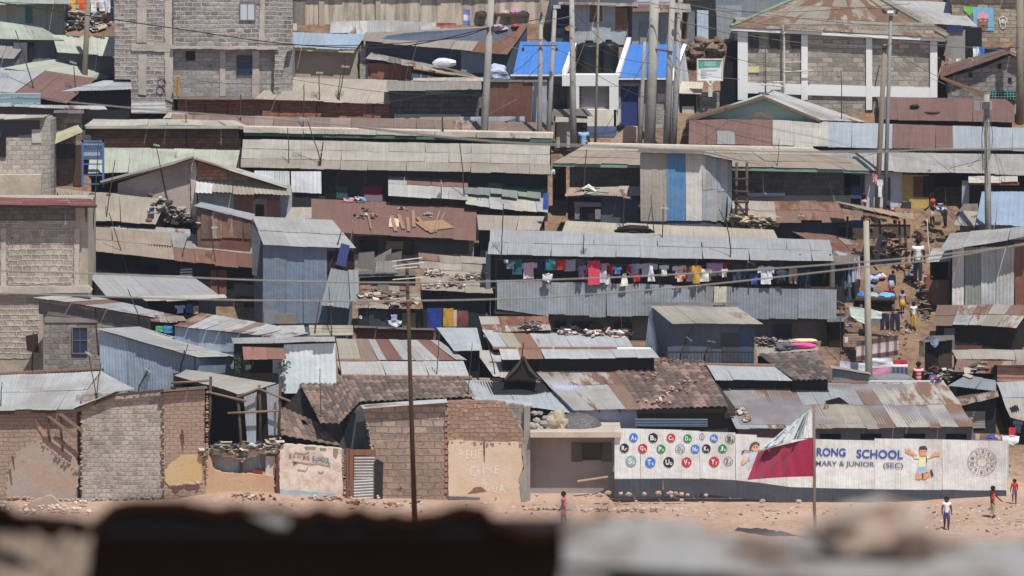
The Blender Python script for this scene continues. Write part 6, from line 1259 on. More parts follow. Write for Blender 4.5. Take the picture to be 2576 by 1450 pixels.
pole('concrete_pole', 'short topped concrete pole with dark crossarm over left blue roof', 1361, 33, 1357, 335, 29.0, 5, 7, CPOLE, arms=((1316, 115, 1402, 115, 1.8),), extra=((1316, 124, 0), (1400, 124, 0), (1362, 36, 0)))
r = pole('concrete_pole', 'slanting concrete pole with small meter box near its top', 1396, 22, 1380, 330, 29.5, 5, 7, CPOLE); MB().box(1392, 14, 1410, 22, 29.4, .2).build('meter_box', plain('b9bab8', 1), r)
pole('concrete_pole', 'tall concrete pole rising beside the left white parapet edge', 1438, -12, 1443, 385, 29.5, 6, 9, CPOLE)
pole('dark_pole', 'thin dark wooden pole standing before the black tanks', 1506, -12, 1498, 345, 29.3, 2.6, 3.6, WPOLE)
pole('concrete_pole', 'thickest concrete pole in front of the right blue roof', 1647, -12, 1634, 362, 29.4, 11, 15, CPOLE, arms=((1648, 124, 1692, 131, 2.5),))
pole('concrete_pole', 'slim concrete pole touching left of the thickest one', 1622, 105, 1609, 362, 29.6, 4, 7, CPOLE)
pole('concrete_pole', 'concrete pole with straight shaft right of the thickest one', 1692, -12, 1677, 364, 29.4, 7, 10, CPOLE)
pole('concrete_pole', 'concrete pole with bound cables tight against its right neighbour', 1712, -5, 1694, 364, 29.2, 6, 8, CPOLE, extra=((1700, 52, 0), (1716, 56, 0)))
r = pole('floodlight_mast', 'slim steel mast carrying a square floodlight', 2241, 40, 2226, 532, 24.4, 4.6, 5.6, plain('85888a', 1, .5))
MB().hexa([P(2230, 36, 24.2), P(2250, 36, 24.2), P(2252, 24, 24.3), P(2228, 24, 24.3), P(2232, 36, 24.6), P(2248, 36, 24.6), P(2250, 26, 24.7), P(2230, 26, 24.7)]).build('lamp_head', plain('35383b', 1, .5), r)
put('lamp_glass', [P(2233, 34, 24.17), P(2248, 34, 24.17), P(2249, 27, 24.21), P(2232, 27, 24.21)], [(0, 1, 2, 3)], plain('c5cacc', 1.1, .3), r)
m = MB(); m.poly([(2217, 22), (2227, 26), (2229, 38), (2220, 32)], 24.3, .1); MB().poly([(2217, 22), (2227, 26), (2229, 38), (2220, 32)], 24.3, .1).build('lamp_flap', plain('3c3f42', 1), r); MB().poly([(2254, 26), (2260, 23), (2258, 36), (2252, 38)], 24.3, .1).build('lamp_flap', plain('3c3f42', 1), r)
pole('wooden_pole', 'leaning wooden pole beside the floodlight mast', 2226, 112, 2206, 525, 24.3, 6, 7, WPOLE, extra=((2222, 118, 0), (2230, 118, 0)))
r = pole('wooden_pole', 'concrete pole with meter boxes and cable bundles at right', 2482, 238, 2486, 580, 20.2, 7, 9, CPOLE)
for x0, y0, x1, y1, c in ((2468, 256, 2496, 276, '9a968e'), (2450, 256, 2466, 278, '8f9090'), (2472, 257, 2490, 274, '55585c')): MB().box(x0, y0, x1, y1, 19.9 - (.05 if c == '55585c' else 0), .25).build('meter_box', plain(c, 1), r)
for i in range(7): MB().tube([P(2474 + i * 3, 290, 19.95), P(2466 + i * 5 + R.uniform(-4, 4), 340 + R.uniform(-10, 20), 19.9), P(2472 + i * 3, 410 + R.uniform(-20, 60), 19.95)], .012, 5).build('hanging_cable', plain('3a3735', 1), r)
pole('wooden_pole', 'thick wooden pole cut off by the top right edge', 2566, -12, 2566, 250, 33.0, 9, 10, WPOLE)
pole('wooden_pole', 'pale wooden pole rising from the school roof into the path', 2179, 556, 2186, 958, 7.6, 7, 10, wood('aaa596', 1.0), arms=((2172, 566, 2172, 560, .1),))
r = pole('foreground_pole', 'dark brown pole standing close by with pale crossarms on top', 1023, 655, 1043, 1300, -100, 4.2, 6.8, DPOLE)
b = P(1043, 1300, -100); MB().tube([b, b + Vector((.3, 0, -6))], [7.4 * om(-100)] * 2).build('shaft_foot', DPOLE, r)
for x0, y0, x1, y1 in ((985, 658, 1062, 649), (988, 670, 1066, 661), (988, 704, 1064, 698), (995, 676, 1050, 672)): MB().tube([P(x0, y0, -100.2), P(x1, y1, -100.2)], .011, 6).build('crossarm', plain('cfcbc2', 1.1), r)
# ---- aerial masts and rods
def mast(label, pts, r=1.3, aerial=None, mt=None, col='b7b5b0'):
    xb, yb = pts[-1]; Y = hitY(xb, yb - 1) - .04
    root = thing('antenna_mast' if aerial else 'rod', label, 'antenna mast' if aerial else 'rod', P(xb, yb, Y))
    q = smooth_path([P(x, y, Y) for x, y in pts], 4) if len(pts) > 2 else [P(x, y, Y) for x, y in pts]
    q[-1] = q[-1] + Vector((0, .03, -.25))
    MB().tube([p + Vector((R.uniform(-.012, .012), 0, 0)) for p in q], [r * om(Y) * (.75 + .35 * i / (len(q) - 1)) for i in range(len(q))], 6).build('pole', mt or WOODD, root, smooth=True)
    if aerial:
        x, y, s, a = aerial; m = MB(); ca, sa = math.cos(a), math.sin(a)
        m.tube([P(x - s * ca, y - s * sa, Y - .05), P(x + s * ca, y + s * sa, Y - .05)], .011, 5)
        for i in range(6):
            t = -1 + 2 * i / 5; l = s * (.75 - .12 * i / 5) * .5; cx, cy = x + s * t * ca, y + s * t * sa
            m.tube([P(cx - l * sa * .6, cy + l * ca, Y - .35), P(cx + l * sa * .6, cy - l * ca, Y + .35)], .009, 4)
        m.build('aerial', plain(col, 1.1, .4), root)
    return root
ML = [
 ('thin crooked mast on the buckled tan roof, left', [(274, 535), (298, 610), (321, 687)], 1.4, None),
 ('tall pale stick rising past the blue metal frame', [(289, 403), (277, 480), (265, 566)], 1.3, None),
 ('mast with reddish scrap top in front of gable house', [(394, 372), (405, 430), (418, 485), (434, 536)], 1.4, (394, 366, 7, .2)),
 ('short rod standing on the grey half of the long patched roof', [(472, 594), (462, 630), (454, 668)], 1.2, None),
 ('pale rod with little crosspiece above the rust brown tin panels', [(533, 552), (536, 620), (552, 730)], 1.2, (540, 573, 8, -.05)),
 ('long rod beside the buckled roof of the solar panel', [(248, 352), (243, 440), (234, 564)], 1.3, None),
 ('leaning mast on the layered roofs at upper left', [(39, 76), (62, 150), (86, 223)], 1.4, (34, 72, 9, .5)),
 ('upright mast in front of the brown roof at upper left', [(185, 152), (188, 195), (192, 242)], 1.3, (184, 158, 8, .3)),
 ('thick short mast before the mud wall under tower', [(467, 248), (468, 310), (469, 374)], 1.5, None),
 ('dark rod against the brick front under the block tower', [(605, 237), (605, 270), (605, 304)], 1.4, None),
 ('long dark rod crossing the red brick wall', [(765, 210), (764, 265), (763, 320)], 1.4, None),
 ('rod with small aerial on the cream brick house roof', [(802, 186), (803, 220), (804, 252)], 1.3, (804, 184, 8, .05)),
 ('tall paired mast with aerial before the plastered wall', [(872, 145), (862, 200), (852, 252)], 1.4, (869, 168, 9, .1)),
 ('slimmer companion of the tall paired mast', [(857, 185), (853, 218), (849, 251)], 1.2, None),
 ('mast with white aerial leaning right onto the long tan roof', [(769, 292), (787, 345), (806, 405), (822, 500)], 1.4, (765, 299, 10, .1)),
 ('straight thin mast at the left of long tan roof', [(724, 322), (726, 375), (727, 430)], 1.3, None),
 ('stubby post with bracket on the long tan roof', [(813, 357), (809, 385), (805, 417)], 1.8, (810, 383, 4, .1)),
 ('short thick stump on the faded rust roof strip', [(1113, 293), (1113, 312), (1114, 330)], 2.2, None),
 ('crooked mast near the right end of the long tan roof', [(1156, 360), (1164, 430), (1168, 509)], 1.4, None),
 ('bare twiggy aerial on the rust patched awning', [(1110, 452), (1110, 478), (1109, 500)], 1.2, (1111, 464, 9, 1.4)),
 ('tall mast with white comb aerial left of the grey balcony roof', [(1266, 513), (1264, 580), (1261, 640)], 1.4, (1270, 521, 9, .1)),
 ('mast leaning on the tall blue tin house roof', [(859, 581), (846, 625), (826, 680)], 1.7, None),
 ('crooked mast in front of the tin lean-to doorway', [(1476, 376), (1469, 460), (1461, 550)], 1.5, None),
 ('straight mast with stubby aerial on tan roof by lean-to', [(1570, 488), (1569, 535), (1568, 578)], 1.4, (1577, 497, 8, .1)),
 ('left of two rods crossing in front of the tin cabin', [(1638, 520), (1631, 555), (1624, 584)], 1.2, None),
 ('right of two rods crossing in front of the tin cabin', [(1637, 490), (1641, 540), (1646, 584)], 1.2, None),
 ('tall mast with comb aerial before the blue cabin sheet', [(1669, 516), (1666, 590), (1661, 655)], 1.5, (1672, 524, 9, .1)),
 ('crooked mast on the left half of the balcony roof', [(1469, 589), (1468, 615), (1467, 640)], 1.3, (1476, 600, 7, .8)),
 ('forked mast on the right half of the balcony roof', [(1809, 527), (1828, 567), (1836, 610), (1838, 648)], 1.6, None),
 ('rod with tilted white aerial before the balcony end', [(1879, 648), (1881, 690), (1883, 726)], 1.1, (1890, 661, 10, .35)),
 ('small red rod with twin aerial on the rust awning', [(2016, 537), (2016, 550), (2016, 557)], 1.2, (2016, 543, 7, .1)),
 ('mast with comb aerial on the block house roof', [(320, 724), (335, 760), (351, 800)], 1.4, (322, 727, 9, .3)),
 ('rough stick between block house and blue tin house', [(239, 775), (243, 826), (247, 877)], 1.4, None),
 ('left leaning mast of a pair on the lower left roof', [(223, 893), (232, 940), (243, 999)], 1.3, (222, 890, 8, .5)),
 ('right leaning mast of a pair on the lower left roof', [(254, 912), (248, 955), (243, 999)], 1.3, None),
 ('thorny stick leaning against the blue tin wall top', [(473, 866), (464, 895), (454, 922)], 1.3, (466, 880, 5, 1.2)),
 ('bent aerial rod against the blue ribbed wall', [(375, 925), (362, 950), (348, 976)], 1.2, (372, 932, 7, .6)),
 ('straight rod in front of the dark wall niche, far left', [(85, 833), (82, 885), (79, 930)], 1.3, None),
 ('short mast cut by the left edge on the grey roof', [(5, 962), (3, 995), (1, 1022)], 1.3, (4, 970, 6, .1)),
 ('slim pole with small aerial before the brown tile roof', [(804, 926), (806, 990), (808, 1050)], 1.2, (805, 932, 6, .1)),
 ('rod at the left corner of the rust striped roof', [(844, 846), (851, 895), (858, 943)], 1.4, None),
 ('slim rod near the right end of the pale roof', [(1106, 834), (1102, 890), (1098, 942)], 1.2, None),
 ('slim rod beside the dark gap right of the pale roof', [(1188, 864), (1182, 930), (1177, 994)], 1.1, None),
 ('twin sticks with aerial on the small curved roof', [(1221, 842), (1234, 890), (1247, 942)], 1.3, (1226, 846, 9, .1)),
 ('mast with tiny aerial by the leaning corrugated sheets', [(828, 722), (832, 790), (834, 843)], 1.3, (832, 765, 7, .1)),
 ('bent stick rising from the rust streaked roof', [(806, 752), (798, 800), (792, 838)], 1.5, None),
 ('dark spike on the peak of the small dark gable', [(1317, 862), (1315, 880), (1313, 901)], 1.8, None),
 ('bent pole leaning across the balcony balustrade', [(1547, 722), (1566, 755), (1578, 800), (1589, 842)], 1.3, None),
 ('slim white rod beside the bent balcony pole', [(1563, 775), (1562, 800), (1566, 840)], .9, None),
 ('tilted aerial stick before the blue grey shed wall', [(1742, 822), (1726, 858), (1711, 890)], 1.1, (1734, 852, 9, .7)),
 ('faint grey aerial right of the tilted one', [(1791, 855), (1781, 875), (1772, 890)], 1.0, (1790, 858, 9, .2)),
 ('slim rod in front of the pillared block, left bay', [(1926, 116), (1926, 170), (1926, 228)], 1.1, None),
 ('slim rod in front of the pillared block, middle bay', [(2116, 177), (2117, 240), (2117, 300)], 1.2, None),
 ('leaning stick before the third white pillar', [(2213, 164), (2202, 215), (2194, 268)], 1.5, None),
 ('slender rod on the hipped tan roof', [(1960, 352), (1958, 385), (1955, 418)], .9, None),
 ('slim rod by the stone steps left of the path', [(2114, 758), (2114, 830), (2114, 914)], .9, None),
 ('white plastic pipe standing upright in the path', [(2332, 552), (2335, 600), (2338, 640)], 1.6, None),
]
for lab, pts, r, ae in ML:
    mast(lab, pts, r, ae, plain('d6d3cc', 1.1) if 'white plastic' in lab or 'white rod' in lab else None)
# ---- cables
def cable(label, pts, r, col='4a4846', n=8, group=None):
    q = smooth_path([P(*p) for p in pts], n)
    o = MB().tube(q, r, 6).build('power_cable', plain(col, 1, .6), smooth=True); tag(o, label, 'cable', group)
YC = -150
cable('upper of two thick blurred near cables, rising to the right', [(-40, 680, YC), (300, 691, YC), (700, 707, YC), (1100, 711, YC), (1527, 699, YC), (1884, 680, YC), (2180, 659, YC), (2400, 638, YC), (2620, 611, YC)], .012, '8f8b84')
cable('lower of two thick blurred near cables, crossing the balcony', [(-40, 736, YC), (300, 748, YC), (560, 755, YC), (900, 758, YC), (1258, 753, YC), (1527, 738, YC), (1796, 715, YC), (2180, 672, YC), (2368, 651, YC), (2620, 606, YC)], .012, '8f8b84')
cable('blurred near cable running along the middle roofs', [(150, 255, YC), (420, 280, YC), (760, 305, YC), (1000, 330, YC), (1258, 357, YC), (1500, 366, YC), (1715, 376, YC), (2180, 384, YC), (2341, 376, YC), (2620, 373, YC)], .010, '8d8a84')
cable('second blurred near cable just under the middle one', [(900, 322, YC), (1300, 362, YC), (1884, 380, YC), (2250, 379, YC), (2620, 377, YC)], .008, '8d8a84')
cable('black cable sweeping across the block tower to the right', [(-30, 2, 30), (155, 30, 30), (440, 72, 30), (735, 112, 30), (1000, 118, 29.5), (1230, 70, 28.9)], .022, '2d2c2e')
cable('black cable rising from blue grey roof to the leaning pole', [(640, 110, 29.2), (880, 115, 29.2), (1130, 98, 29.2), (1230, 72, 28.9), (1361, 48, 29)], .018, '2d2c2e')
WD = [((1230, 71), (1440, 40), 6), ((1232, 75), (1372, 100), 10), ((1361, 40), (1440, 45), 5), ((1316, 124), (1240, 80), 14), ((1402, 124), (1609, 190), 14), ((1361, 118), (1280, 190), 8), ((1440, 5), (1650, 8), 10), ((1440, 25), (1560, 140), 6), ((1640, 10), (2240, 90), 14), ((1700, 52), (2225, 120), 16), ((1710, 56), (2225, 126), 20), ((1646, 20), (2290, 10), 16), ((1712, 8), (2576, 130), 20), ((1700, 5), (2576, 70), 22), ((2225, 118), (2484, 240), 12), ((2226, 120), (2484, 246), 20), ((2240, 100), (2566, 120), 10), ((1634, 160), (1500, 120), 8), ((1694, 170), (1860, 200), 6), ((1634, 130), (1520, 330), 4), ((1443, 150), (1634, 250), 10), ((1634, 262), (1720, 300), 8), ((1694, 100), (2030, 186), 8), ((735, 200), (1230, 240), 14), ((1114, 340), (1300, 250), 4), ((1116, 232), (890, 268), 3), ((222, 10), (-20, 4), 3), ((222, 20), (420, 12), 3), ((500, 205), (740, 212), 4), ((2484, 250), (2600, 160), 8), ((2484, 244), (2600, 230), 6), ((1860, 423), (2250, 440), 6), ((2250, 440), (2480, 400), 8), ((1506, 20), (1443, 180), 0), ((1361, 160), (1298, 220), 3), ((1396, 60), (1443, 60), 4)]
for i, (a, b, s) in enumerate(WD):
    m_ = ((a[0] + b[0]) / 2, (a[1] + b[1]) / 2 + s, 28.9)
    cable('thin dark wire in the tangle strung between the hillside poles', [(a[0], a[1], 28.9 if a[0] < 2200 else 24.2), m_ if a[0] < 1500 or b[0] < 1800 else (m_[0], m_[1], 26), (b[0], b[1], 28.9 if b[0] < 2000 else (24.2 if b[0] < 2300 else 22))], .010, '45464a' if i % 3 else '8b8a86', 6, 'thin wires between the poles')
# ================================================================ laundry
SHAPES = {'shirt': [(0, .08), (.28, 0), (.42, .05), (.58, .05), (.72, 0), (1, .08), (.98, .42), (.79, .36), (.8, 1), (.2, 1), (.21, .36), (.02, .42)],
          'trousers': [(.05, 0), (.95, 0), (1, .35), (.96, 1), (.6, 1), (.5, .38), (.4, 1), (.04, 1), (0, .35)], 'towel': [(0, 0), (1, 0), (1, 1), (0, 1)],
          'dress': [(.3, 0), (.7, 0), (.75, .3), (1, 1), (0, 1), (.25, .3)], 'shorts': [(.08, 0), (.92, 0), (1, 1), (.56, 1), (.5, .5), (.44, 1), (0, 1)], 'rag': [(0, .05), (.6, 0), (1, .1), (.9, .7), (.6, 1), (.25, .8), (.05, .6)]}
def garment(kind, x, y, w, h, Y, mt, label, name=None, cat=None, drop=0., group=None, wr=.085):
    pts = SHAPES[kind]; n = len(pts); V = []; F = []; UV = []; prev = None
    vs = sorted(set([i / 12 for i in range(13)] + [p[1] + e for p in pts for e in (-.002, .002)])); sd = R.uniform(0, 99)
    for v in vs:
        if v < 0 or v > 1: continue
        xs = []
        for i in range(n):
            (x0, y0), (x1, y1) = pts[i], pts[(i + 1) % n]
            if (y0 <= v < y1) or (y1 <= v < y0): xs.append(x0 + (x1 - x0) * (v - y0) / (y1 - y0))
        xs.sort(); iv = [(xs[i], xs[i + 1]) for i in range(0, len(xs) - 1, 2)]
        if not iv: continue
        row = []
        for a, b in iv:
            r = []
            for k in range(6):
                u = a + (b - a) * k / 5
                q = P(x + w * u + 1.2 * mnoise.noise(Vector((v * 3, sd, u))), y + h * v + drop * u + 1.5 * mnoise.noise(Vector((u * 3, sd, 5))), Y)
                q.y += wr * (mnoise.noise(Vector((u * 4 + sd, v * 1.2, 1))) + .5 * mnoise.noise(Vector((u * 9, v * 2, sd))))
                r.append(len(V)); V.append(q); UV.append((u * w * om(Y), -v * h * om(Y)))
            row.append(r)
        if prev and len(prev) == len(row):
            for a, b in zip(prev, row):
                for k in range(5): F.append((b[k], b[k + 1], a[k + 1], a[k]))
        elif prev:
            A = [i for r in prev for i in r]; B = [i for r in row for i in r]
        prev = row
    nm = name or {'shirt': 'shirt', 'trousers': 'trousers', 'towel': 'cloth', 'dress': 'dress', 'shorts': 'shorts', 'rag': 'rag'}[kind]
    o = put(nm, V, F, mt, None, uvs=UV, smooth=True, base=P(x + w / 2, y + h, Y)); tag(o, label, cat or nm.replace('_', ' '), group); return o
YB = 13.45
BL = 'on the balcony line'
LA = [('rag', 1268, 654, 10, 11, 'd5d9dc', 'tiny white cloth at the left end of the balcony line'), ('shirt', 1270, 655, 26, 22, '5d8a98', 'dull teal shirt second from the left on the balcony line'), ('towel', 1290, 653, 22, 32, '2f6f78', 'dark teal towel left of the pink blouse on balcony'),
 ('shirt', 1311, 662, 40, 36, 'd9bfcb', 'large pale pink blouse hanging low on the balcony'), ('towel', 1353, 655, 20, 28, '27406f', 'navy blue towel right of the pink blouse on balcony'), ('towel', 1374, 654, 22, 28, '2f7580', 'teal towel between the navy and red towels on balcony'), ('towel', 1398, 654, 24, 24, 'c8433c', 'bright red towel on the left part of balcony line'),
 ('towel', 1421, 655, 24, 26, 'aeb4ba', 'grey towel right of the red one on balcony'), ('rag', 1430, 662, 10, 12, 'dfe3e6', 'small white cloth pinned over the grey towel'), ('towel', 1446, 655, 22, 20, '6b7480', 'dark grey towel just left of the crooked balcony mast'),
 ('rag', 1366, 690, 25, 20, 'e3e4ea', 'white bundle over the balustrade under the navy towel'), ('towel', 1481, 658, 25, 58, 'd94562', 'long crimson cloth hanging down to the balustrade'), ('rag', 1491, 656, 13, 13, 'e1d3da', 'white scrap pinned on top of the long crimson cloth'),
 ('shirt', 1507, 664, 26, 18, 'c9a7b8', 'short dusty pink top right of the crimson cloth'), ('shorts', 1530, 668, 13, 26, 'b92f42', 'dark red shorts beside the dusty pink top on balcony'), ('shirt', 1543, 672, 20, 18, '4f77a8', 'small blue and white shirt in the middle of balcony line'),
 ('dress', 1561, 690, 19, 26, 'd8d6cd', 'off white baby dress hanging low in mid balcony'), ('shorts', 1577, 668, 11, 16, 'b02c48', 'small crimson shorts left of the white tops on balcony'), ('towel', 1584, 666, 22, 22, '9fb0c4', 'pale blue cloth in mid balcony beside crimson shorts'),
 ('shirt', 1608, 664, 36, 30, 'c6cbdc', 'lavender white shirt with long sleeves on the balcony'), ('dress', 1630, 668, 18, 34, 'd9dade', 'thin white dress right of the lavender shirt on balcony'), ('shirt', 1660, 668, 22, 24, 'e0e1e6', 'clean white shirt right of the tall balcony mast'),
 ('shirt', 1693, 670, 34, 26, 'e0cfc2', 'cream shirt at the left of the colourful balcony cluster'), ('shirt', 1713, 672, 20, 28, 'd56b42', 'orange shirt among the colourful balcony cluster'), ('dress', 1727, 672, 24, 32, 'd7d8d4', 'white dress between orange shirt and yellow top'), ('shirt', 1741, 668, 24, 40, 'd6a136', 'mustard yellow top in the colourful balcony cluster'),
 ('shirt', 1754, 676, 34, 28, 'dfe2d6', 'pale cream striped shirt right of the mustard top'), ('towel', 1780, 662, 34, 22, 'b98fb8', 'mauve cloth near the right of the balcony cluster'), ('towel', 1812, 660, 15, 16, 'b23a55', 'crimson cloth right of the mauve cloth on balcony'), ('shorts', 1793, 680, 26, 16, 'cfd2dc', 'pale lilac shorts below the mauve cloth'), ('shirt', 1814, 678, 18, 20, 'd8d3c8', 'small off white top at the right of the cluster'),
 ('shirt', 1908, 670, 40, 46, 'dcdfe8', 'big bright white shirt near the right end of balcony'), ('shirt', 1886, 690, 22, 26, '3d5fae', 'blue shirt hanging low left of the bright white shirt'), ('trousers', 1985, 675, 20, 34, 'b59a86', 'tan trousers in the dark right bay of balcony'), ('towel', 2012, 678, 24, 40, '2f3a46', 'dark cloth right of the tan trousers on balcony'),
 ('shirt', 1452, 668, 20, 30, '5a3f58', 'dim purple shirt in shade behind the grey towel'), ('trousers', 1845, 672, 18, 34, '30405c', 'dark blue trousers in shade left of the white shirt'),
 ('towel', 1508, 680, 16, 30, 'c9c3cc', 'grey white towel hanging low right of the crimson cloth'), ('rag', 1640, 664, 16, 16, 'd9dbe0', 'small white cloth between the lavender shirt and tall mast'), ('shirt', 1768, 690, 26, 20, 'e3e0d8', 'low cream top under the mauve cloth'), ('shirt', 1700, 690, 22, 18, 'd9a88c', 'peach top hanging under the cream shirt'), ('towel', 1930, 672, 12, 30, 'c3cbd8', 'narrow pale towel right of the bright white shirt'),
 ('towel', 1595, 690, 14, 18, 'b9293f', 'little red cloth hanging below the pale blue one'), ('dress', 1524, 690, 14, 22, 'e1dfdf', 'tiny white dress under the dark red shorts'), ('trousers', 1865, 676, 15, 34, '4a4f66', 'slate trousers beside the dark blue trousers'), ('shirt', 1955, 678, 24, 28, '3a4a5c', 'dark slate shirt in the shaded right bay')]
for i, (k, x, y, w, h, c, l) in enumerate(LA): garment(k, x - w * .07, y - 1, w * R.uniform(1.05, 1.22), h * R.uniform(1.0, 1.25), YB + (i % 5) * .09 - .2, cloth(c, 1.1), l, drop=R.uniform(-3, 3), wr=.12)
for x0, x1, y, d in ((1247, 1470, 653, 2), (1470, 1655, 660, 7), (1655, 1841, 663, 6), (1841, 2088, 668, 5)):
    o = MB().tube(smooth_path([P(x0, y, YB + .1), P((x0 + x1) / 2, y + d, YB + .1), P(x1, y, YB + .1)], 6), .008, 5).build('clothes_line', plain('8f8d88', 1)); tag(o, {1247: 'leftmost span of washing line under the balcony roof', 1470: 'span of washing line right of the crooked balcony mast', 1655: 'span of washing line holding the colourful cluster', 1841: 'rightmost span of washing line under the balcony roof'}[x0], 'clothes line')
G2 = [('shirt', 262, -4, 14, 32, 36.5, 'e0b545', 'yellow shirt on the line at the top left'), ('shirt', 278, -4, 28, 31, 36.4, 'e0652f', 'bright orange shirt on the line left of the wooden pole'), ('shirt', 338 - 113, -6, 22, 36, 36.5, 'e3e4ec', 'first white shirt right of the wooden pole'), ('shirt', 245, -6, 24, 34, 36.45, 'dfe0ea', 'second white shirt right of the wooden pole'), ('trousers', 264, -6, 14, 38, 36.4, 'd5d8ea', 'pale white trousers beside the block tower')]
for k, x, y, w, h, Y, c, l in G2: garment(k, x - (85 if 'left of' in l or 'yellow' in l or 'bright orange' in l else 0), y, w, h, Y, cloth(c, 1.1), l)
garment('towel', 268, -6, 18, 60, 36.8, cloth('2b3350'), 'dark blue cloth hanging behind the white washing at top left')
garment('towel', 1166, 24, 16, 42, 40.5, checks('dfe3ea', '3f5fae', 2.5, 2, k=1.1), 'blue and white printed cloth on the cream hall wall')
o = garment('towel', 1098, 58, 50, 20, 40.3, checks('cdb5a2', 'b3685a', 3, 2.4), 'reddish cream rug laid over the pale scrap sheeting')
o = MB().box(1194, 36, 1325, 42, 39.8, 1.0).build('trestle_table', WOODD); tag(o, 'long low table heaped with clothes before the cream hall', 'table')
for i, (x, y, r, c, l) in enumerate(((1212, 30, 13, '5b463e', 'brown heap of cloth at the left of the trestle table'), (1240, 31, 12, '8a7a6c', 'grey brown bundle in the middle of the trestle table'), (1272, 30, 12, 'c4b3a8', 'pale cloth bundle on the trestle table'), (1292, 28, 12, 'c27ab0', 'pink cloth bundle on the trestle table'), (1315, 30, 15, '35384e', 'dark blue cloth heap at the right of the trestle table'), (1256, 64, 18, 'c9a3ad', 'pink washing spread on the roof below the table'), (1296, 63, 9, 'd33a3f', 'bright red cloth spread on the roof below the table'), (1435, 68, 14, '9a7a40', 'ochre sack between the concrete poles'))):
    o = MB().blob(hit(x, y + r * .5) + Vector((0, -.1, .05)), r * om(40), .3, r * .5 * om(40), i + 70, .5, 3).build('cloth_bundle', cloth(c)); tag(o, l, 'bundle')
for k, x, y, w, h, c, l in (('towel', 2448, 118, 15, 38, 'e3e6ea', 'white cloth at the left of the mural washing line'), ('towel', 2461, 118, 17, 42, '3f7fd0', 'bright blue cloth on the mural washing line'), ('towel', 2476, 120, 45, 48, '2a2338', 'wide dark purple cloth on the mural washing line'), ('towel', 2520, 122, 20, 52, '2c2730', 'black cloth on the mural washing line'), ('towel', 2543, 120, 16, 52, 'a89c94', 'patterned grey cloth on the mural washing line'), ('towel', 2535, 118, 22, 7, 'c83244', 'thin red cloth folded over the mural line'), ('shirt', 2380, 230 - 83, 14, 17, 'c9a5ab', 'little red and white cloth on the ledge left of white boxes'), ('towel', 2405, 148, 28, 14, 'e3e3e0', 'first white towel on the ledge before the gable house'), ('towel', 2435, 146, 24, 15, 'e2e2e0', 'second white towel on the ledge before the gable house')):
    garment(k, x, y, w, h, 37.6 if y < 140 else 37.4, cloth(c, 1.1), l)
o = MB().tube([P(2376, 163, 37.4), P(2465, 164, 37.5)], .04).build('ledge_rail', WOODD); tag(o, 'wooden rail under the white towels at upper right', 'rail')
for i, (x0, y0, x1, y1) in enumerate(((2502, 180, 2528, 128), (2498, 176, 2516, 146), (2506, 184, 2530, 134))):
    o = MB().tube([P(x0, y0, 36.3), P(x1, y1, 37.0)], .05).build('timber_pole', WOODL); tag(o, ('long pale pole leaning on the gable house roof', 'shortest pale pole leaning on the gable house roof', 'rightmost pale pole leaning on the gable house roof')[i], 'pole')
# path washing
YP = 9.4
PL = checks('d3bcb2', '4f4a70', 3.1, 1.7, '3f2624', du=.6, dv=.66)
garment('towel', 2154, 860, 106, 50, 9.6, PL, 'large plaid blanket hanging across the path', 'blanket', drop=-16, wr=.07)
garment('towel', 2113, 908, 74, 24, 8.6, cloth('d9dade', 1.1), 'long white sheet hanging left of the pale pole', 'bed_sheet', drop=8); garment('towel', 2194, 901, 52, 20, 8.9, cloth('dcdde3', 1.1), 'folded white sheet just right of the pale pole', 'bed_sheet')
garment('towel', 2248, 906, 34, 16, 8.7, cloth('b8303f', 1.1), 'red cloth at the right end of the sheet line'); garment('towel', 2192, 917, 92, 14, 8.5, cloth('dcd8dc', 1.1), 'white strip of sheet above the pink and checked cloths', 'bed_sheet')
garment('towel', 2192, 925, 50, 34, 8.4, cloth('d98fab', 1.1), 'pink sheet hanging under the plaid blanket', 'bed_sheet'); garment('towel', 2240, 924, 44, 34, 8.4, checks('dfe1e8', '2f3a5c', 6, 1.6, k=1.1), 'navy and white checked cloth beside the pink sheet')
garment('towel', 2164, 938, 24, 18, 8.3, cloth('d894ae', 1.1), 'small pink cloth low beside the pale pole')
o = MB().blob(P(2240, 962, 7.4), 1.0, .5, .35, 3, .2, 3).build('tarpaulin', plain('7d7e80', 1)); tag(o, 'grey tarpaulin hump just behind the school roof ridge', 'tarpaulin')
garment('towel', 2126, 762, 20, 46, 14.4, cloth('a58a72'), 'brown cloth at the left end of path washing line'); garment('rag', 2136, 768, 84, 44, 14.2, cloth('d0ddd0', 1.1), 'large mint green sheet on the path line', 'bed_sheet', drop=14); garment('towel', 2186, 784, 32, 18, 14.1, cloth('d3ddd4', 1.1), 'smaller mint green cloth right of the pale pole')
garment('trousers', 2214, 789, 24, 42, 14.2, cloth('2a2e3c'), 'black trousers left of pair on the path line'); garment('trousers', 2238, 789, 26, 43, 14.1, cloth('2d303a'), 'black trousers right of pair on the path line'); garment('rag', 2265, 789, 11, 14, 14.15, cloth('8f9ab0'), 'tiny grey cloth at the right end of path line')
o = MB().tube(smooth_path([P(2100, 756, 14.3), P(2200, 786, 14.3), P(2340, 776, 14.3)], 8), .008, 5).build('clothes_line', plain('b5b2aa', 1)); tag(o, 'washing line stretched across the earth path', 'clothes line')
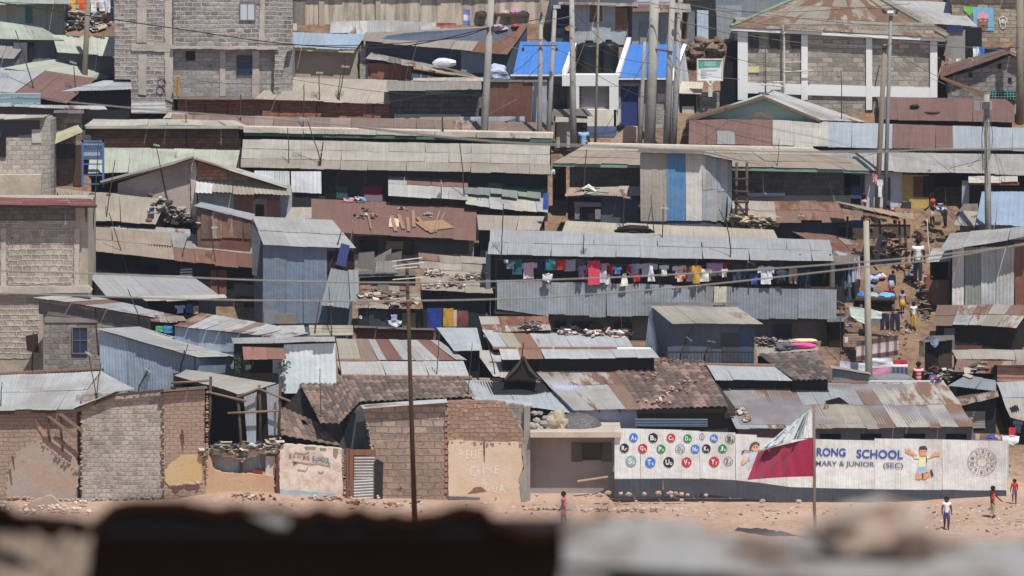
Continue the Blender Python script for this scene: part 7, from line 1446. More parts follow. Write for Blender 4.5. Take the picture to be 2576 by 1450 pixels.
for i, (x, y, w, h, c, l) in enumerate(((2104, 665, 14, 60, '33384a', 'dark long garment first on the rack at balcony end'), (2118, 672, 13, 56, '5d6780', 'grey blue garment second on the rack at balcony end'), (2131, 660, 13, 62, '7f8aa2', 'blue garment third on the rack at balcony end'), (2142, 650, 14, 60, 'a9b3c8', 'pale blue garment fourth on the rack at balcony end'), (2154, 645, 12, 58, 'c7b6c6', 'pink white garment at the right of the rack'), (2112, 706, 16, 50, '2b2d38', 'black garment hanging low under the rack'), (2130, 712, 13, 44, '4a4f63', 'slate garment hanging low under the rack'))):
    garment('dress', x, y, w, h, 17.0 - i * .1, cloth(c, 1.1), l)
for x, y, w, h, c, l, k in ((2000 - 925, 775, 36, 52, '2a3f8a', 'deep blue cloth hanging below the stepped tan roof', 'towel'), (1115, 776, 26, 46, 'c2953f', 'ochre yellow cloth hanging below the stepped roof', 'towel'), (1140, 780, 10, 42, 'd0b7a0', 'narrow striped cloth beside the ochre one', 'towel'), (1152, 782, 26, 40, '7a4a44', 'brown patterned cloth under the stepped roof', 'towel'), (976, 805, 36, 18, 'd9d9e0', 'white washing bunched in front of the dark pole', 'rag'), (984, 792, 15, 14, 'a8a3c8', 'lilac cloth above the bunched white washing', 'towel'), (903, 794, 8, 9, 'dedede', 'tiny white rag by the tan scrap roof shack', 'rag')):
    garment(k, x, y, w, h, 10.2 if x < 1060 else 12.6, cloth(c, 1.1), l)
for x, y, w, h, c, l, k in ((440, 768, 26, 20, 'a8aed0', 'pale lilac washing in the shade under grey roof', 'shirt'), (468, 766, 16, 22, '4a5590', 'blue washing in the shade under grey roof', 'towel'), (486, 770, 14, 20, 'b9a06a', 'tan washing in the shade under grey roof', 'towel'), (392, 821, 20, 14, '4f9a78', 'green cloth hanging under the block house roof', 'towel'), (412, 820, 22, 18, '3f7fa5', 'blue cloth hanging under the block house roof', 'towel'), (864, 497, 28, 12, 'd9b3bf', 'pink and white washing on the ledge above red brown roof', 'rag'), (892, 494, 16, 10, 'dadde3', 'white washing on the ledge above red brown roof', 'rag'), (908, 496, 14, 10, '8fb3c8', 'light blue washing on the ledge above red brown roof', 'towel')):
    garment(k, x, y, w, h, 9.4 if y > 700 and x < 480 + 60 and y < 800 else (6.3 if y > 800 else 22.8), cloth(c, 1.1), l)
for k, x, y, w, h, Y, c, l in (('towel', 2218 + 320, 1076, 16, 26, 2.2, 'c5353f', 'red cloth hanging at the lower right edge'), ('towel', 2481, 1096, 22, 9, 2.6, '3f5fc0', 'blue cloth on the line behind the fence end'), ('rag', 2520, 1095, 46, 26, 2.0, 'dfe3e6', 'white washing behind the right end of fence'), ('towel', 2504, 1094, 20, 12, 2.4, 'c5a898', 'tan cloth on the line behind the fence end'), ('shirt', 2548, 1056, 26, 34, 2.3, '3a3f55', 'dark striped shirt at the lower right edge'), ('shirt', 2206, 450, 16, 46, 24.0, 'dfe0e0', 'white plastic sack tied to the floodlight mast'), ('rag', 2194, 438, 14, 26, 24.0, 'd98f8f', 'pinkish rag tied above the white sack'), ('towel', 1366, 486, 14, 42, 20.8, '3f5fb0', 'blue cloth at the doorway right of the jagged awning'), ('towel', 1386, 426, 10, 12, 23.2, 'd9dadc', 'white cloth under the left corner of hip roof'), ('rag', 2340, 850, 22, 26, 8.9, '7f8ca8', 'grey blue cloth hanging in the dark right alley'), ('towel', 2312, 858, 14, 40, 8.8, '5f5a58', 'dark cloth hanging in the right alley')):
    garment(k, x, y, w, h, Y, cloth(c, 1.1), l)
o = MB().box(2454, 1094, 2464, 1106, 2.5, .2).build('carton', plain('c9b3b3', 1)); tag(o, 'small pink and white carton on the wall behind the fence', 'box')
# ================================================================ roof clutter
def on(px, py, h=.02): return hit(px, py) + Vector((0, 0, h))
def plank(x0, y0, x1, y1, w, mt, label, name='plank', cat=None):
    a, b = on(x0, y0, .06), on(x1, y1, .06); d = (b - a).normalized(); s = d.cross(Vector((0, -.3, 1))).normalized() * (w * om(20) / 2); u = Vector((0, 0, .03))
    o = MB().hexa([a - s, b - s, b + s, a + s, a - s + u, b - s + u, b + s + u, a + s + u]).build(name, mt); return tag(o, label, cat or 'plank')
PK = wood('a08270', .9)
for x0, y0, x1, y1, w, l in ((984, 548, 996, 586, 10, 'wide pinkish plank leftmost on the red brown roof'), (1003, 545, 1015, 580, 9, 'second plank from left on the red brown roof'), (1025, 552, 1028, 586, 8, 'short upright plank in the middle of the red brown roof'), (1039, 535, 1041, 575, 9, 'pale plank just left of the plywood sheet'), (1050, 552, 1086, 590, 10, 'brown plank lying across the plywood sheet'), (1106, 536, 1090, 588, 4, 'left of two thin crossing sticks on the red brown roof'), (1119, 540, 1096, 588, 4, 'right of two thin crossing sticks on the red brown roof'), (926, 546, 933, 580, 4, 'thin lone stick at the left of red brown roof')): plank(x0, y0, x1, y1, w, PK, l)
q = [on(x, y, .05) for x, y in ((1044, 564), (1072, 585), (1142, 577), (1114, 558))]; o = MB().hexa(q + [p + Vector((0, 0, .03)) for p in q]).build('plywood_sheet', wood('b08f6a', .85)); tag(o, 'tan plywood sheet lying on the red brown roof', 'plywood')
q = [on(x, y, .05) for x, y in ((978, 575), (1003, 575), (1005, 555), (980, 553))]; o = MB().hexa(q + [p + Vector((0, 0, .02)) for p in q]).build('cardboard_sheet', plain('d3b8a0', 1)); tag(o, 'square of pale cardboard under the planks', 'cardboard')
def scraps(name, label, cat, spots, n, cols, size=(.05, .22), kind='stuff', zs=.1):
    m = MB(); mats = [plain(c, 1) for c in cols]
    for _ in range(n):
        x, y, rx, ry = R.choice(spots); m.cur = R.randrange(len(mats))
        c = hit(x + R.gauss(0, rx * .5), y + R.gauss(0, ry * .5)) + Vector((0, -.05, R.uniform(.02, zs)))
        m.wbox(c, R.uniform(*size), R.uniform(*size), R.uniform(.01, .05), Matrix.Rotation(R.uniform(-.6, .6), 3, 'X') @ Matrix.Rotation(R.uniform(0, 6), 3, 'Z') @ Matrix.Rotation(R.uniform(-.6, .6), 3, 'Y'))
    o = m.build(name, mats); return tag(o, label, cat, None, kind)
scraps('litter', 'small dark litter clumps scattered over the red brown roof', 'litter', [(925, 530, 14, 5), (908, 544, 18, 5), (943, 546, 10, 5), (1010, 528, 12, 4), (1078, 541, 8, 6)], 60, ['7d7268', '5a5048', 'c3b8ac'], (.04, .16), zs=.06)
scraps('scrap_heap', 'dark heap of wood and tin scraps beside the solar panel', 'scrap heap', [(425, 540, 30, 14), (410, 525, 18, 12), (450, 552, 20, 7)], 130, ['4a4442', '6b6460', '9c9690', '5b4f48', 'c9c6c0'], (.06, .45), zs=.3)
scraps('plastic_heap', 'white plastic rubbish heap left of the grey lean-to', 'rubbish heap', [(490, 562, 9, 14)], 50, ['d9dad8', 'c2c6c4', 'a9a49c'], (.05, .22), zs=.3)
scraps('scrap_heap', 'grey scrap heap on rust top roof by brown carton', 'scrap heap', [(1330, 826, 22, 5), (1345, 828, 18, 5)], 90, ['8a857e', '6f6a64', 'b9afa2', '4e4a47'], (.05, .2), zs=.25)
scraps('rubbish_strip', 'long strip of cloth and plastic rubbish along the roof under balcony', 'rubbish', [(1430, 838, 30, 5), (1500, 842, 30, 5), (1560, 844, 26, 5)], 170, ['d3c3b8', 'b39a8c', 'dcdcda', '8f7a6e', 'c9a9a2'], (.06, .3), zs=.22)
scraps('rubbish_strip', 'scraps and torn plastic on the stepped tan roof', 'rubbish', [(1100, 690, 30, 8), (1160, 702, 22, 8), (1120, 720, 50, 6), (1190, 700, 30, 8)], 110, ['a39a8e', '7c7268', 'd3d0ca', 'b5a08e'], (.05, .24), zs=.12)
scraps('scrap_heap', 'heap of boards and junk beside the wooden street pole', 'scrap heap', [(195, 60, 26, 12), (235, 68, 24, 10), (175, 62, 18, 12), (255, 62, 16, 8)], 170, ['5b544e', '8d857c', 'b5a894', '7c8494', 'a8845a', 'cfc9c0'], (.1, .6), zs=.6)
scraps('rubbish_strip', 'broken tiles and rags on the right slope of school roof', 'rubbish', [(1862, 1038, 14, 7), (1880, 1056, 7, 5)], 60, ['a08a7c', '86705f', 'bfb3a8'], (.05, .2), zs=.12)
scraps('leaf_litter', 'chipped clay scraps scattered over the big tile roof', 'rubbish', [(1630, 945, 30, 10), (1690, 985, 30, 10), (1720, 965, 30, 20), (1660, 1010, 40, 10)], 60, ['b99786', '8f7465', 'c9b5a5'], (.04, .16), zs=.08)
scraps('scrap_heap', 'planks and sticks piled at the foot of the pole ladder', 'scrap heap', [(1880, 562, 40, 7), (1920, 566, 40, 6)], 110, ['8a7764', '6b5a4c', 'b9a68e', 'c3b5a2'], (.08, .7), zs=.25)
scraps('rubble_bank', 'rubble and dark rubbish under the tin canopy', 'rubble', [(2220, 600, 60, 22), (2260, 640, 36, 20), (2170, 640, 40, 12), (2320, 600, 30, 12)], 90, ['6f5a4c', '574a42', '8a7462', '3a3432', '7f6b5b'], (.05, .28), zs=.18)
scraps('scrap_heap', 'torn sheets and scraps on the roof of the right alley shacks', 'scrap heap', [(2400, 945, 40, 10), (2450, 930, 40, 8), (2380, 955, 24, 8)], 55, ['8d7c6c', '5f5650', 'b3a696', 'c5c0b8'], (.08, .4), zs=.2)
scraps('scrap_heap', 'clutter piled on the flat cream roof by the mattress', 'scrap heap', [(1935, 866, 26, 6), (1970, 872, 24, 6), (1920, 862, 14, 5)], 80, ['8d8478', '5b5550', 'b9ac98', '6f747c'], (.06, .35), zs=.2)
scraps('scrap_heap', 'small litter over the rust tan roof of the centre shack', 'rubbish', [(960, 745, 40, 14), (1010, 765, 30, 8)], 70, ['8a7765', 'b5a28c', 'd0ccc6', '6b584a'], (.06, .4), zs=.15)
scraps('litter', 'tiny litter and pebbles sprinkled over the dirt yard', 'litter', [(1500, 1272, 300, 22), (1900, 1295, 400, 30), (2400, 1310, 200, 36), (2300, 1290, 300, 20)], 170, ['a08570', 'c9b09a', 'd9d4cc', '8a6f5d', '77685c'], (.02, .12), zs=.02)
scraps('scrap_heap', 'torn cardboard and tin scraps along the sill of pole shack', 'scrap heap', [(560, 1140, 50, 10), (640, 1132, 60, 10), (600, 1156, 40, 12), (690, 1130, 16, 10)], 120, ['b9a78e', '8a7a69', 'cfc3b0', '5f5750', '94a0a8'], (.08, .45), zs=.3)
scraps('rubble', 'crumbled brick bits at the foot of the brick front', 'rubble', [(1000, 1268, 60, 7), (900, 1266, 30, 8), (820, 1256, 60, 6), (640, 1250, 70, 8)], 110, ['b5947c', '9c7a66', 'cbb5a2', '8a6a58'], (.04, .2), zs=.06)
scraps('scrap_heap', 'household junk strewn beside the handcart and path edge', 'scrap heap', [(2140, 800, 14, 20), (2330, 790, 14, 30), (2345, 940, 16, 14), (2290, 690, 12, 20), (2320, 740, 12, 20)], 120, ['5a4a40', '8a7462', '6f7f94', 'b9b2a6', '9c5548', '3f3a38'], (.06, .3), zs=.2)
scraps('litter', 'bits of litter and stones scattered down the earth path', 'litter', [(2260, 830, 60, 30), (2300, 700, 30, 40), (2300, 760, 40, 30), (2240, 880, 60, 20)], 110, ['7a6250', 'b59a82', 'd0c8bc', '5f4c40'], (.03, .14), zs=.03)
c = hit(2020, 870); o = thing('mattress', 'folded pink mattress with a cream top on the scrap roof', 'mattress', c)
MB().blob(P(2018, 866, c.y - .1) + Vector((0, 0, -.05)), .62, .3, .16, 5, .25, 3).build('pink_cover', cloth('d9559a', 1.2), o, smooth=True); MB().blob(P(2022, 858, c.y - .05), .6, .28, .09, 6, .25, 3).build('cream_top', cloth('d9cba0', 1.1), o, smooth=True)
o = MB().blob(P(1978, 872, c.y - .25), .4, .2, .16, 8, .5, 3).build('clothes_heap', cloth('6b6670')); tag(o, 'grey heap of clothes left of the pink mattress', 'bundle')
o = MB().blob(hit(1596, 584) + Vector((0, 0, .1)), .75, .2, .16, 9, .5, 3).build('rag_bundle', plain('2b2422', 1)); tag(o, 'dark bundle lying on the tan roof before the tin cabin', 'bundle')
o = MB().lathe(hit(1497, 836) + Vector((0, -.1, .1)), [(.16, -.05), (.28, -.06), (.33, 0), (.28, .06), (.16, .05)], 18, axis=1).build('tyre', plain('4a4642', 1)); tag(o, 'grey old tyre half buried in the rubbish under balcony', 'tyre')
for i, (x, y, r) in enumerate(((232, 491, 9), (273, 491, 6), (378, 491, 7), (374, 556, 8), (430, 572, 9))): stone(x, y, r, hitY(x, y) - .05, 'brown stone weighing down a tan roof at the left', 'stones weighing down the left roofs', plain('6b5a4c', 1), 700 + i)
for i, (x, y, r) in enumerate(((2338, 430, 5), (2354, 437, 5))): stone(x, y, r, hitY(x, y) - .05, 'grey stone lying on the long roof above the yellow shop', 'stones on the shop roof', plain('77706a', 1), 710 + i)
o = thing('hand_cart', 'flat wooden hand cart with blue sheet and two wheels on the path', 'cart', P(2205, 790, 16.4))
MB().hexa([P(2152, 756, 16.3), P(2256, 756, 16.3), P(2256, 750, 16.3), P(2152, 750, 16.3), P(2156, 742, 18), P(2252, 742, 18), P(2252, 736, 18), P(2156, 736, 18)]).build('cart_bed', WOODD, o)
for x, t in ((2247, 774), (2166, 775)):
    wh = MB().lathe(P(x, t, 16.5), [(.1, -.05), (.18, -.06), (.2, 0), (.18, .06), (.1, .05)], 18, axis=0).build('wheel', plain('5f5751', 1), o); MB().lathe(P(x, t, 16.5), [(.02, -.07), (.1, -.04), (.1, .04), (.02, .07)], 12, axis=0).build('hub', plain('8a8178', 1), wh)
MB().tube([P(2166, 775, 16.5), P(2247, 774, 16.5)], .04).build('axle', DK, o); MB().box(2158, 757, 2250, 762, 16.6, .8).build('under_frame', WOODD, o)
for x0, x1, c, l in ((2212, 2250, '6fb5e0', 'light blue plastic sheet on the right of the hand cart'), (2156, 2180, '3f74c0', 'blue cloth bundle on the left of the hand cart'), (2182, 2212, '9fb0b8', 'grey netting on the middle of the hand cart')):
    o = MB().blob(P((x0 + x1) / 2, 745, 17), (x1 - x0) / 2 * om(17), .5, .14, x0, .3, 3).build('cover_sheet', cloth(c, 1.1)); tag(o, l, 'cover')
for i, (x, y, r, c, l) in enumerate(((2196, 708, 16, 'aab4d0', 'pale blue washing heap on the slope beside the woman'), (2214, 700, 14, 'd3cfd8', 'white washing heap higher on the slope by the woman'), (2188, 726, 10, '6f9ac8', 'blue bag at the foot of the washing heap'))):
    o = MB().blob(hit(x, y) + Vector((0, -.1, .1)), r * om(18), .3, r * .55 * om(18), i + 60, .5, 3).build('laundry_heap', cloth(c, 1.1)); tag(o, l, 'laundry')
def tub(x, y, r, h, Y, c, l, name='wash_basin', cat='basin'):
    c0 = P(x, y, Y); s = om(Y); o = MB().lathe(c0, [(r * .7 * s, 0), (r * s, h * s), (r * 1.1 * s, h * s), (r * .95 * s, h * .9 * s), (r * .66 * s, .02)], 18).build(name, plain(c, 1.1, .4), smooth=True); tag(o, l, cat)
tub(2238, 738, 15, 8, 17.6, 'c9504f', 'red and white wash basin by the woman in grey skirt'); tub(2357, 567, 11, 8, 23.4, '7fae5a', 'light green basin beside the bending woman'); tub(2331, 713, 8, 12, 18.0, '7fb0c0', 'pale blue bucket at the foot of the white shirted person', 'bucket', 'bucket'); tub(2366, 520, 7, 7, 23.0, 'c9dbe6', 'pale plastic tub in the dark shop opening', 'plastic_tub', 'tub')
for x0, x1, y0, y1, Y, c, l in ((2268, 2278, 533, 548, 23.6, 'd8b43a', 'left yellow jerrycan by the shop wall'), (2282, 2297, 534, 549, 23.5, 'd8b43a', 'right yellow jerrycan by the shop wall'), (2125, 2133, 846, 862, 12.6, 'd6d6d2', 'white jerrycan by the stone steps')):
    o = thing('jerrycan', l, 'jerrycan', P((x0 + x1) / 2, y1, Y)); MB().box(x0, y0 + 3, x1, y1, Y, .2).build('can', plain(c, 1.1, .4), o); MB().box(x0 + 2, y0, x0 + 6, y0 + 3, Y + .05, .08).build('cap', plain('8a2f2f', 1), o)
for i in range(5):
    o = MB().box(2128 + i * 5, 842 + i * 7, 2160 + i * 5, 846 + i * 7, 12.9 - i * .25, .3).build('stone_step', plaster('8d7563', '75614f')); tag(o, 'worn brown stone step left of the path', 'step', 'stone steps beside the path')
# ================================================================ people
def skinmesh(verts, edges, rad, sub=1):
    me = bpy.data.meshes.new('tmp'); me.from_pydata(verts, edges, []); ob = bpy.data.objects.new('tmp', me); COL.objects.link(ob)
    ob.modifiers.new('s', 'SKIN').use_smooth_shade = True
    sv = me.skin_vertices[0].data
    for i, r in enumerate(rad): sv[i].radius = (r, r) if not isinstance(r, tuple) else r; sv[i].use_root = (i == 0)
    if sub: ob.modifiers.new('b', 'SUBSURF').levels = sub
    bpy.context.view_layer.update()
    m2 = bpy.data.meshes.new_from_object(ob.evaluated_get(bpy.context.evaluated_depsgraph_get()))
    V = [v.co.copy() for v in m2.vertices]; F = [tuple(p.vertices) for p in m2.polygons]
    bpy.data.objects.remove(ob); bpy.data.meshes.remove(me); bpy.data.meshes.remove(m2)
    return V, F
SKIN = plain('4a3228', 1.0, .6); HAIR = plain('17130f', .9)
def person(px, py, ho, Y, label, shirt, lower, kind='trousers', face=0, lean=0, walk=0, arms=(0, 0), sit=0, child=False, raise_knee=0, shoes='4a4340', sleeve=.5):
    if Y is None: Y = hitY(px, py) - .05
    Ht = ho * om(Y); base = P(px, py, Y); root = thing('person', label, 'person', base)
    M = Matrix.Rotation(math.radians(face), 3, 'Z'); hs = 1.22 if child else 1.0
    ln = math.radians(lean); pv = Vector((0, .0, .53 - sit))
    def up(p):   # upper body leans forward (towards -y)
        q = Vector(p) - Vector((0, 0, .53)); c, s = math.cos(ln), math.sin(ln)
        return pv + Vector((q.x, q.y * c - q.z * s, q.z * c + q.y * s))
    W = lambda p: base + M @ (Vector(p) * Ht)
    J = {}
    J['pelvis'] = pv; J['waist'] = up((0, 0, .62)); J['chest'] = up((0, 0, .73)); J['up'] = up((0, .005, .795)); J['neck'] = up((0, .0, .85))
    hc = 1 - .065 * hs
    J['h1'] = up((0, -.008, hc - .035 * hs)); J['h2'] = up((0, -.012, hc)); J['h3'] = up((0, 0, hc + .035 * hs))
    for s, n in ((-1, 'l'), (1, 'r')):
        a = math.radians(arms[0 if s < 0 else 1])
        sh = Vector((s * .1, .005, .805)); e = sh + Vector((s * .035, -.17 * math.sin(a), -.165 * math.cos(a))); w = e + Vector((s * .008, -.15 * math.sin(min(a + .5, 2.4)), -.145 * math.cos(min(a + .4, 2.2))))
        J['sh' + n], J['el' + n], J['wr' + n] = up(sh), up(e), up(w); d = (J['wr' + n] - J['el' + n]).normalized(); J['pa' + n] = J['wr' + n] + d * .035
        for k in range(4): J['f%d%s' % (k, n)] = J['pa' + n] + d * (.045 - .006 * abs(k - 1.2)) + Vector((0, (k - 1.5) * .013 - .006, 0)); J['g%d%s' % (k, n)] = J['f%d%s' % (k, n)] + d * .018 + Vector((-s * .012, -.004, 0))
        J['th' + n] = J['wr' + n] + d * .02 + Vector((-s * .012, -.026, 0)); J['tt' + n] = J['th' + n] + d * .026 + Vector((0, -.006, 0))
        wk = walk * s
        hip = pv + Vector((s * .05, 0, -.03)); kn = Vector((s * .055, -.012 - wk * .09 - sit * .62, .28 - sit * .25 + abs(wk) * .0)); an = Vector((s * .055, .01 - wk * .14, .045 + (.03 if wk < 0 else 0)))
        if raise_knee and s < 0: kn = Vector((s * .06, -.16, .36)); an = Vector((s * .055, -.08, .16))
        J['hi' + n], J['kn' + n], J['an' + n], J['to' + n] = hip, kn, an, an + Vector((s * .008, -.085, -.028))
    rad = dict(pelvis=.082, waist=.07, chest=.082, up=.07, neck=.032, h1=.042 * hs, h2=.06 * hs, h3=.046 * hs)
    for n in 'lr':
        rad.update({'sh' + n: .04, 'el' + n: .029, 'wr' + n: .02, 'pa' + n: .022, 'th' + n: .008, 'tt' + n: .007, 'hi' + n: .058, 'kn' + n: .041, 'an' + n: .027, 'to' + n: .023})
        for k in range(4): rad['f%d%s' % (k, n)] = .008; rad['g%d%s' % (k, n)] = .007
    E = [('pelvis', 'waist'), ('waist', 'chest'), ('chest', 'up'), ('up', 'neck'), ('neck', 'h1'), ('h1', 'h2'), ('h2', 'h3')]
    for n in 'lr':
        E += [('up', 'sh' + n), ('sh' + n, 'el' + n), ('el' + n, 'wr' + n), ('wr' + n, 'pa' + n), ('wr' + n, 'th' + n), ('th' + n, 'tt' + n), ('pelvis', 'hi' + n), ('hi' + n, 'kn' + n), ('kn' + n, 'an' + n), ('an' + n, 'to' + n)]
        for k in range(4): E += [('pa' + n, 'f%d%s' % (k, n)), ('f%d%s' % (k, n), 'g%d%s' % (k, n))]
    def grow(ks, es, extra):
        idx = {k: i for i, k in enumerate(ks)}
        V, F = skinmesh([tuple(J[k]) for k in ks], [(idx[a], idx[b]) for a, b in es], [rad[k] * extra.get('mul', 1) + extra.get(k, extra.get('add', 0)) for k in ks])
        return [W(v) for v in V], F
    V, F = grow(list(rad), E, {})
    m = MB().add(V, F); fr = (J['h2'] - J['neck']).normalized(); fw = up((0, -1, .53)) - up((0, 0, .53)); r = .06 * hs
    for q, sz in ((J['h2'] + fw * r * 1.02 - fr * .006, .011), (J['h2'] + Vector((r, 0, 0)), .013), (J['h2'] + Vector((-r, 0, 0)), .013)): m.blob(W(q), sz * Ht, sz * Ht, sz * 1.3 * Ht, 1, 0, 1)
    m.build('body', SKIN, root, smooth=True)
    mo = MB(); hp = J['h2'] + fr * .018 - fw * .012
    mo.blob(W(hp), .066 * hs * Ht, .066 * hs * Ht, .062 * hs * Ht, 2, .08, 2); mo.build('hair', HAIR, root, smooth=True)
    for s in (-1, 1): MB().blob(W(J['h2'] + fw * r * .9 + Vector((s * .022, 0, 0)) + fr * .008), .008 * Ht, .006 * Ht, .006 * Ht, 1, 0, 1).build('eye', plain('d8d4cc', 1), root)
    MB().blob(W(J['h2'] + fw * r * .86 - fr * .032), .018 * Ht, .008 * Ht, .006 * Ht, 1, 0, 1).build('mouth', plain('5a2f2a', 1), root)
    # clothes
    J['hem'] = pv + (J['waist'] - pv) * -.25; rad['hem'] = .088
    ks = ['waist', 'hem', 'chest', 'up']; es = [('hem', 'waist'), ('waist', 'chest'), ('chest', 'up')]
    for n in 'lr':
        if sleeve:
            J['sl' + n] = J['sh' + n].lerp(J['el' + n], sleeve if sleeve < 1 else 1.0); rad['sl' + n] = .04; rad['sc' + n] = .04; J['sc' + n] = J['sh' + n]; ks += ['sc' + n, 'sl' + n]; es += [('up', 'sc' + n), ('sc' + n, 'sl' + n)]
            if sleeve >= 1: J['sw' + n] = J['wr' + n]; rad['sw' + n] = .026; ks += ['sw' + n]; es += [('sl' + n, 'sw' + n)]
    V, F = grow(ks, es, {'add': .012}); MB().add(V, F).build('shirt', shirt, root, smooth=True)
    if kind == 'skirt':
        c = W(pv); MB().lathe(Vector((c.x, c.y, base.z + .30 * Ht)), [(.15 * Ht, 0), (.12 * Ht, .18 * Ht), (.088 * Ht, .3 * Ht)], 14).build('skirt', lower, root, smooth=True)
    else:
        ks = ['pelvis', 'hem2']; J['hem2'] = J['waist'].lerp(pv, .4); rad['hem2'] = .08; es = [('pelvis', 'hem2')]
        for n in 'lr':
            ks += ['hi' + n, 'kn' + n]; es += [('pelvis', 'hi' + n), ('hi' + n, 'kn' + n)]
            if kind == 'trousers': ks.append('an' + n); es.append(('kn' + n, 'an' + n))
        V, F = grow(ks, es, {'add': .011}); MB().add(V, F).build('trousers' if kind == 'trousers' else 'shorts', lower, root, smooth=True)
    if shoes:
        for n in 'lr': MB().blob(W(J['to' + n].lerp(J['an' + n], .4) + Vector((0, 0, -.01))), .034 * Ht, .07 * Ht, .026 * Ht, 3, .05, 2).build('shoe', plain(shoes, 1), root, smooth=True)
    return root
C = lambda h: cloth(h, 1.15)
person(1468, 418, 102, 29.0, 'person seen from behind in pale blue shirt between concrete poles', C('8fb6dc'), C('1f2028'), face=170, walk=.3)
person(2346, 572, 86, 23.8, 'person in orange shirt and patterned white shorts by the yellow shop', C('e0523f'), C('b9b2b8'), 'shorts', face=-80, walk=.5, arms=(15, 30))
person(2378, 574, 84, 23.2, 'person in pale blue shirt bending over a green basin', C('b3c2d8'), C('23262e'), face=-80, lean=78, arms=(20, 30))
person(2252, 576, 72, 23.0, 'small child in pink shirt bending by the yellow jerrycans', C('dd9a98'), C('4a4a52'), 'shorts', face=-60, lean=50, child=True)
person(2172, 572, 84, 23.0, 'child in pink top before the white wall, half hidden by canopy', C('d9a7a0'), C('4a4a52'), 'shorts', face=-70, child=True)
person(2309, 714, 114, 18.4, 'person walking uphill in white t-shirt and dark trousers', C('e4e4ea'), C('2c2f42'), face=175, walk=.5, arms=(5, 12), shoes='d0b5ac')
person(2242, 744, 64, 17.9, 'woman in dark jacket and grey skirt bending slightly over washing', C('1f2336'), C('a3a4ac'), 'skirt', face=150, lean=20, sleeve=1)
person(2270, 790, 60, 16.3, 'girl in mauve top and mustard skirt seen from behind', C('b08fb4'), C('c29a34'), 'skirt', face=165, walk=.3, child=True)
person(2298, 829, 70, 15.0, 'girl in white top and mustard trousers coming down the path', C('dcd8d8'), C('c2a244'), face=10, walk=.3, arms=(15, 10), child=True)
person(2178, 858, 78, 14.6, 'child in red shorts standing behind the mint green sheet', C('8a6a5c'), C('d83c3a'), 'shorts', face=30, child=True, shoes=None)
person(2310, 1010, 100, 8.6, 'person in red and white striped shirt behind the school roof', checks('c9404c', 'e3c9cb', 0, 7, k=1.15), C('3a3a44'), face=180)
person(2341, 1010, 84, 8.4, 'person in purple shirt stooping behind the school roof', C('7d4a9a'), C('2f2f38'), face=150, lean=45, child=False)
person(1418, 1322, 86, None, 'child in faded red t-shirt and red shorts standing sideways on the yard', C('cf6068'), C('c8323c'), 'shorts', face=-105, walk=.3, child=True, shoes=None)
person(2381, 1333, 84, None, 'boy in white t-shirt and blue shorts facing across the yard', C('e0e0e2'), C('3c4a8a'), 'shorts', face=0, walk=.35, arms=(14, 14), child=True, shoes=None)
person(2497, 1302, 80, None, 'boy in red vest and khaki trousers at the fence end', C('d8402f'), C('a5967a'), face=60, arms=(0, 25), child=True, sleeve=0)
person(2552, 1268, 63, None, 'boy in red t-shirt with one knee raised behind the fence end', C('c8322e'), C('5a6488'), 'shorts', face=-10, raise_knee=1, arms=(25, 45), child=True)
# ================================================================ flag
YF = -9.0
fl = thing('flag', 'large crimson, green and white flag flying left from a rough pole', 'flag', P(2051, 1345, YF))
MB().tube([P(2047, 1018, YF), P(2049, 1200, YF), P(2048, 1262, YF), P(2052, 1360, YF)], [.05, .055, .06, .065]).build('flag_pole', WOOD, fl, smooth=True)
def fcloth(name, A, B, Cc, Dd, mt, nu=22, nv=10, amp=.22, ph=0., curve=None, bend=0., fold=0., yo=0.):
    V = []; F = []; UV = []
    for j in range(nv + 1):
        for i in range(nu + 1):
            u, v = i / nu, j / nv
            x = (A[0] * (1 - u) + B[0] * u) * (1 - v) + (Dd[0] * (1 - u) + Cc[0] * u) * v; y = (A[1] * (1 - u) + B[1] * u) * (1 - v) + (Dd[1] * (1 - u) + Cc[1] * u) * v
            y += (curve or 0) * math.sin(math.pi * u) * (1 - v)
            V.append(P(x, y, YF + yo + amp * min(u, .5) * math.sin(u * 15 + v * 3 + ph) + .05 * math.sin(u * 31 - v * 5) * u + bend * u + fold * max(0, u - .48 + .23 * v))); UV.append((u, v))
    for j in range(nv):
        for i in range(nu): a = j * (nu + 1) + i; F.append((a, a + 1, a + nu + 2, a + nu + 1))
    return put(name, V, F, mt, fl, uvs=UV, smooth=True)
fcloth('crimson_field', (2048, 1199), (1880, 1208), (1908, 1134), (2048, 1101), cloth('9a2a48', 1.1), curve=-2, amp=.13, fold=2.4, nu=44)
fcloth('white_field', (2048, 1101), (2013, 1104), (2030, 1040), (2048, 1018), cloth('d5d7da', 1.15), amp=.05)
fcloth('green_field', (2015, 1105), (1996, 1106), (2020, 1050), (2044, 1024), cloth('a3b0ae', 1.1), amp=.16, ph=1)
fcloth('white_wave', (2000, 1106), (1916, 1130), (1975, 1078), (2036, 1032), cloth('cfd6d8', 1.15), amp=.2, ph=2, yo=.15, bend=1.0)
fcloth('green_edge', (1960, 1120), (1908, 1138), (1935, 1118), (1975, 1100), cloth('9ab0aa', 1.1), amp=.1, ph=2, yo=.5, bend=.8)
for s, x, y, w_, h_, ro in (('NYA', 1993, 1082, 20, 8, -1.1), ('FRUN', 2010, 1057, 22, 6, -1.05), ('RY', 1976, 1086, 12, 8, -1.1), ('MUR', 1953, 1105, 18, 7, -1.0)): text('flag_lettering', s, x, y, w_, h_, YF - .12, plain('5a6668', 1), fl, rot=ro)
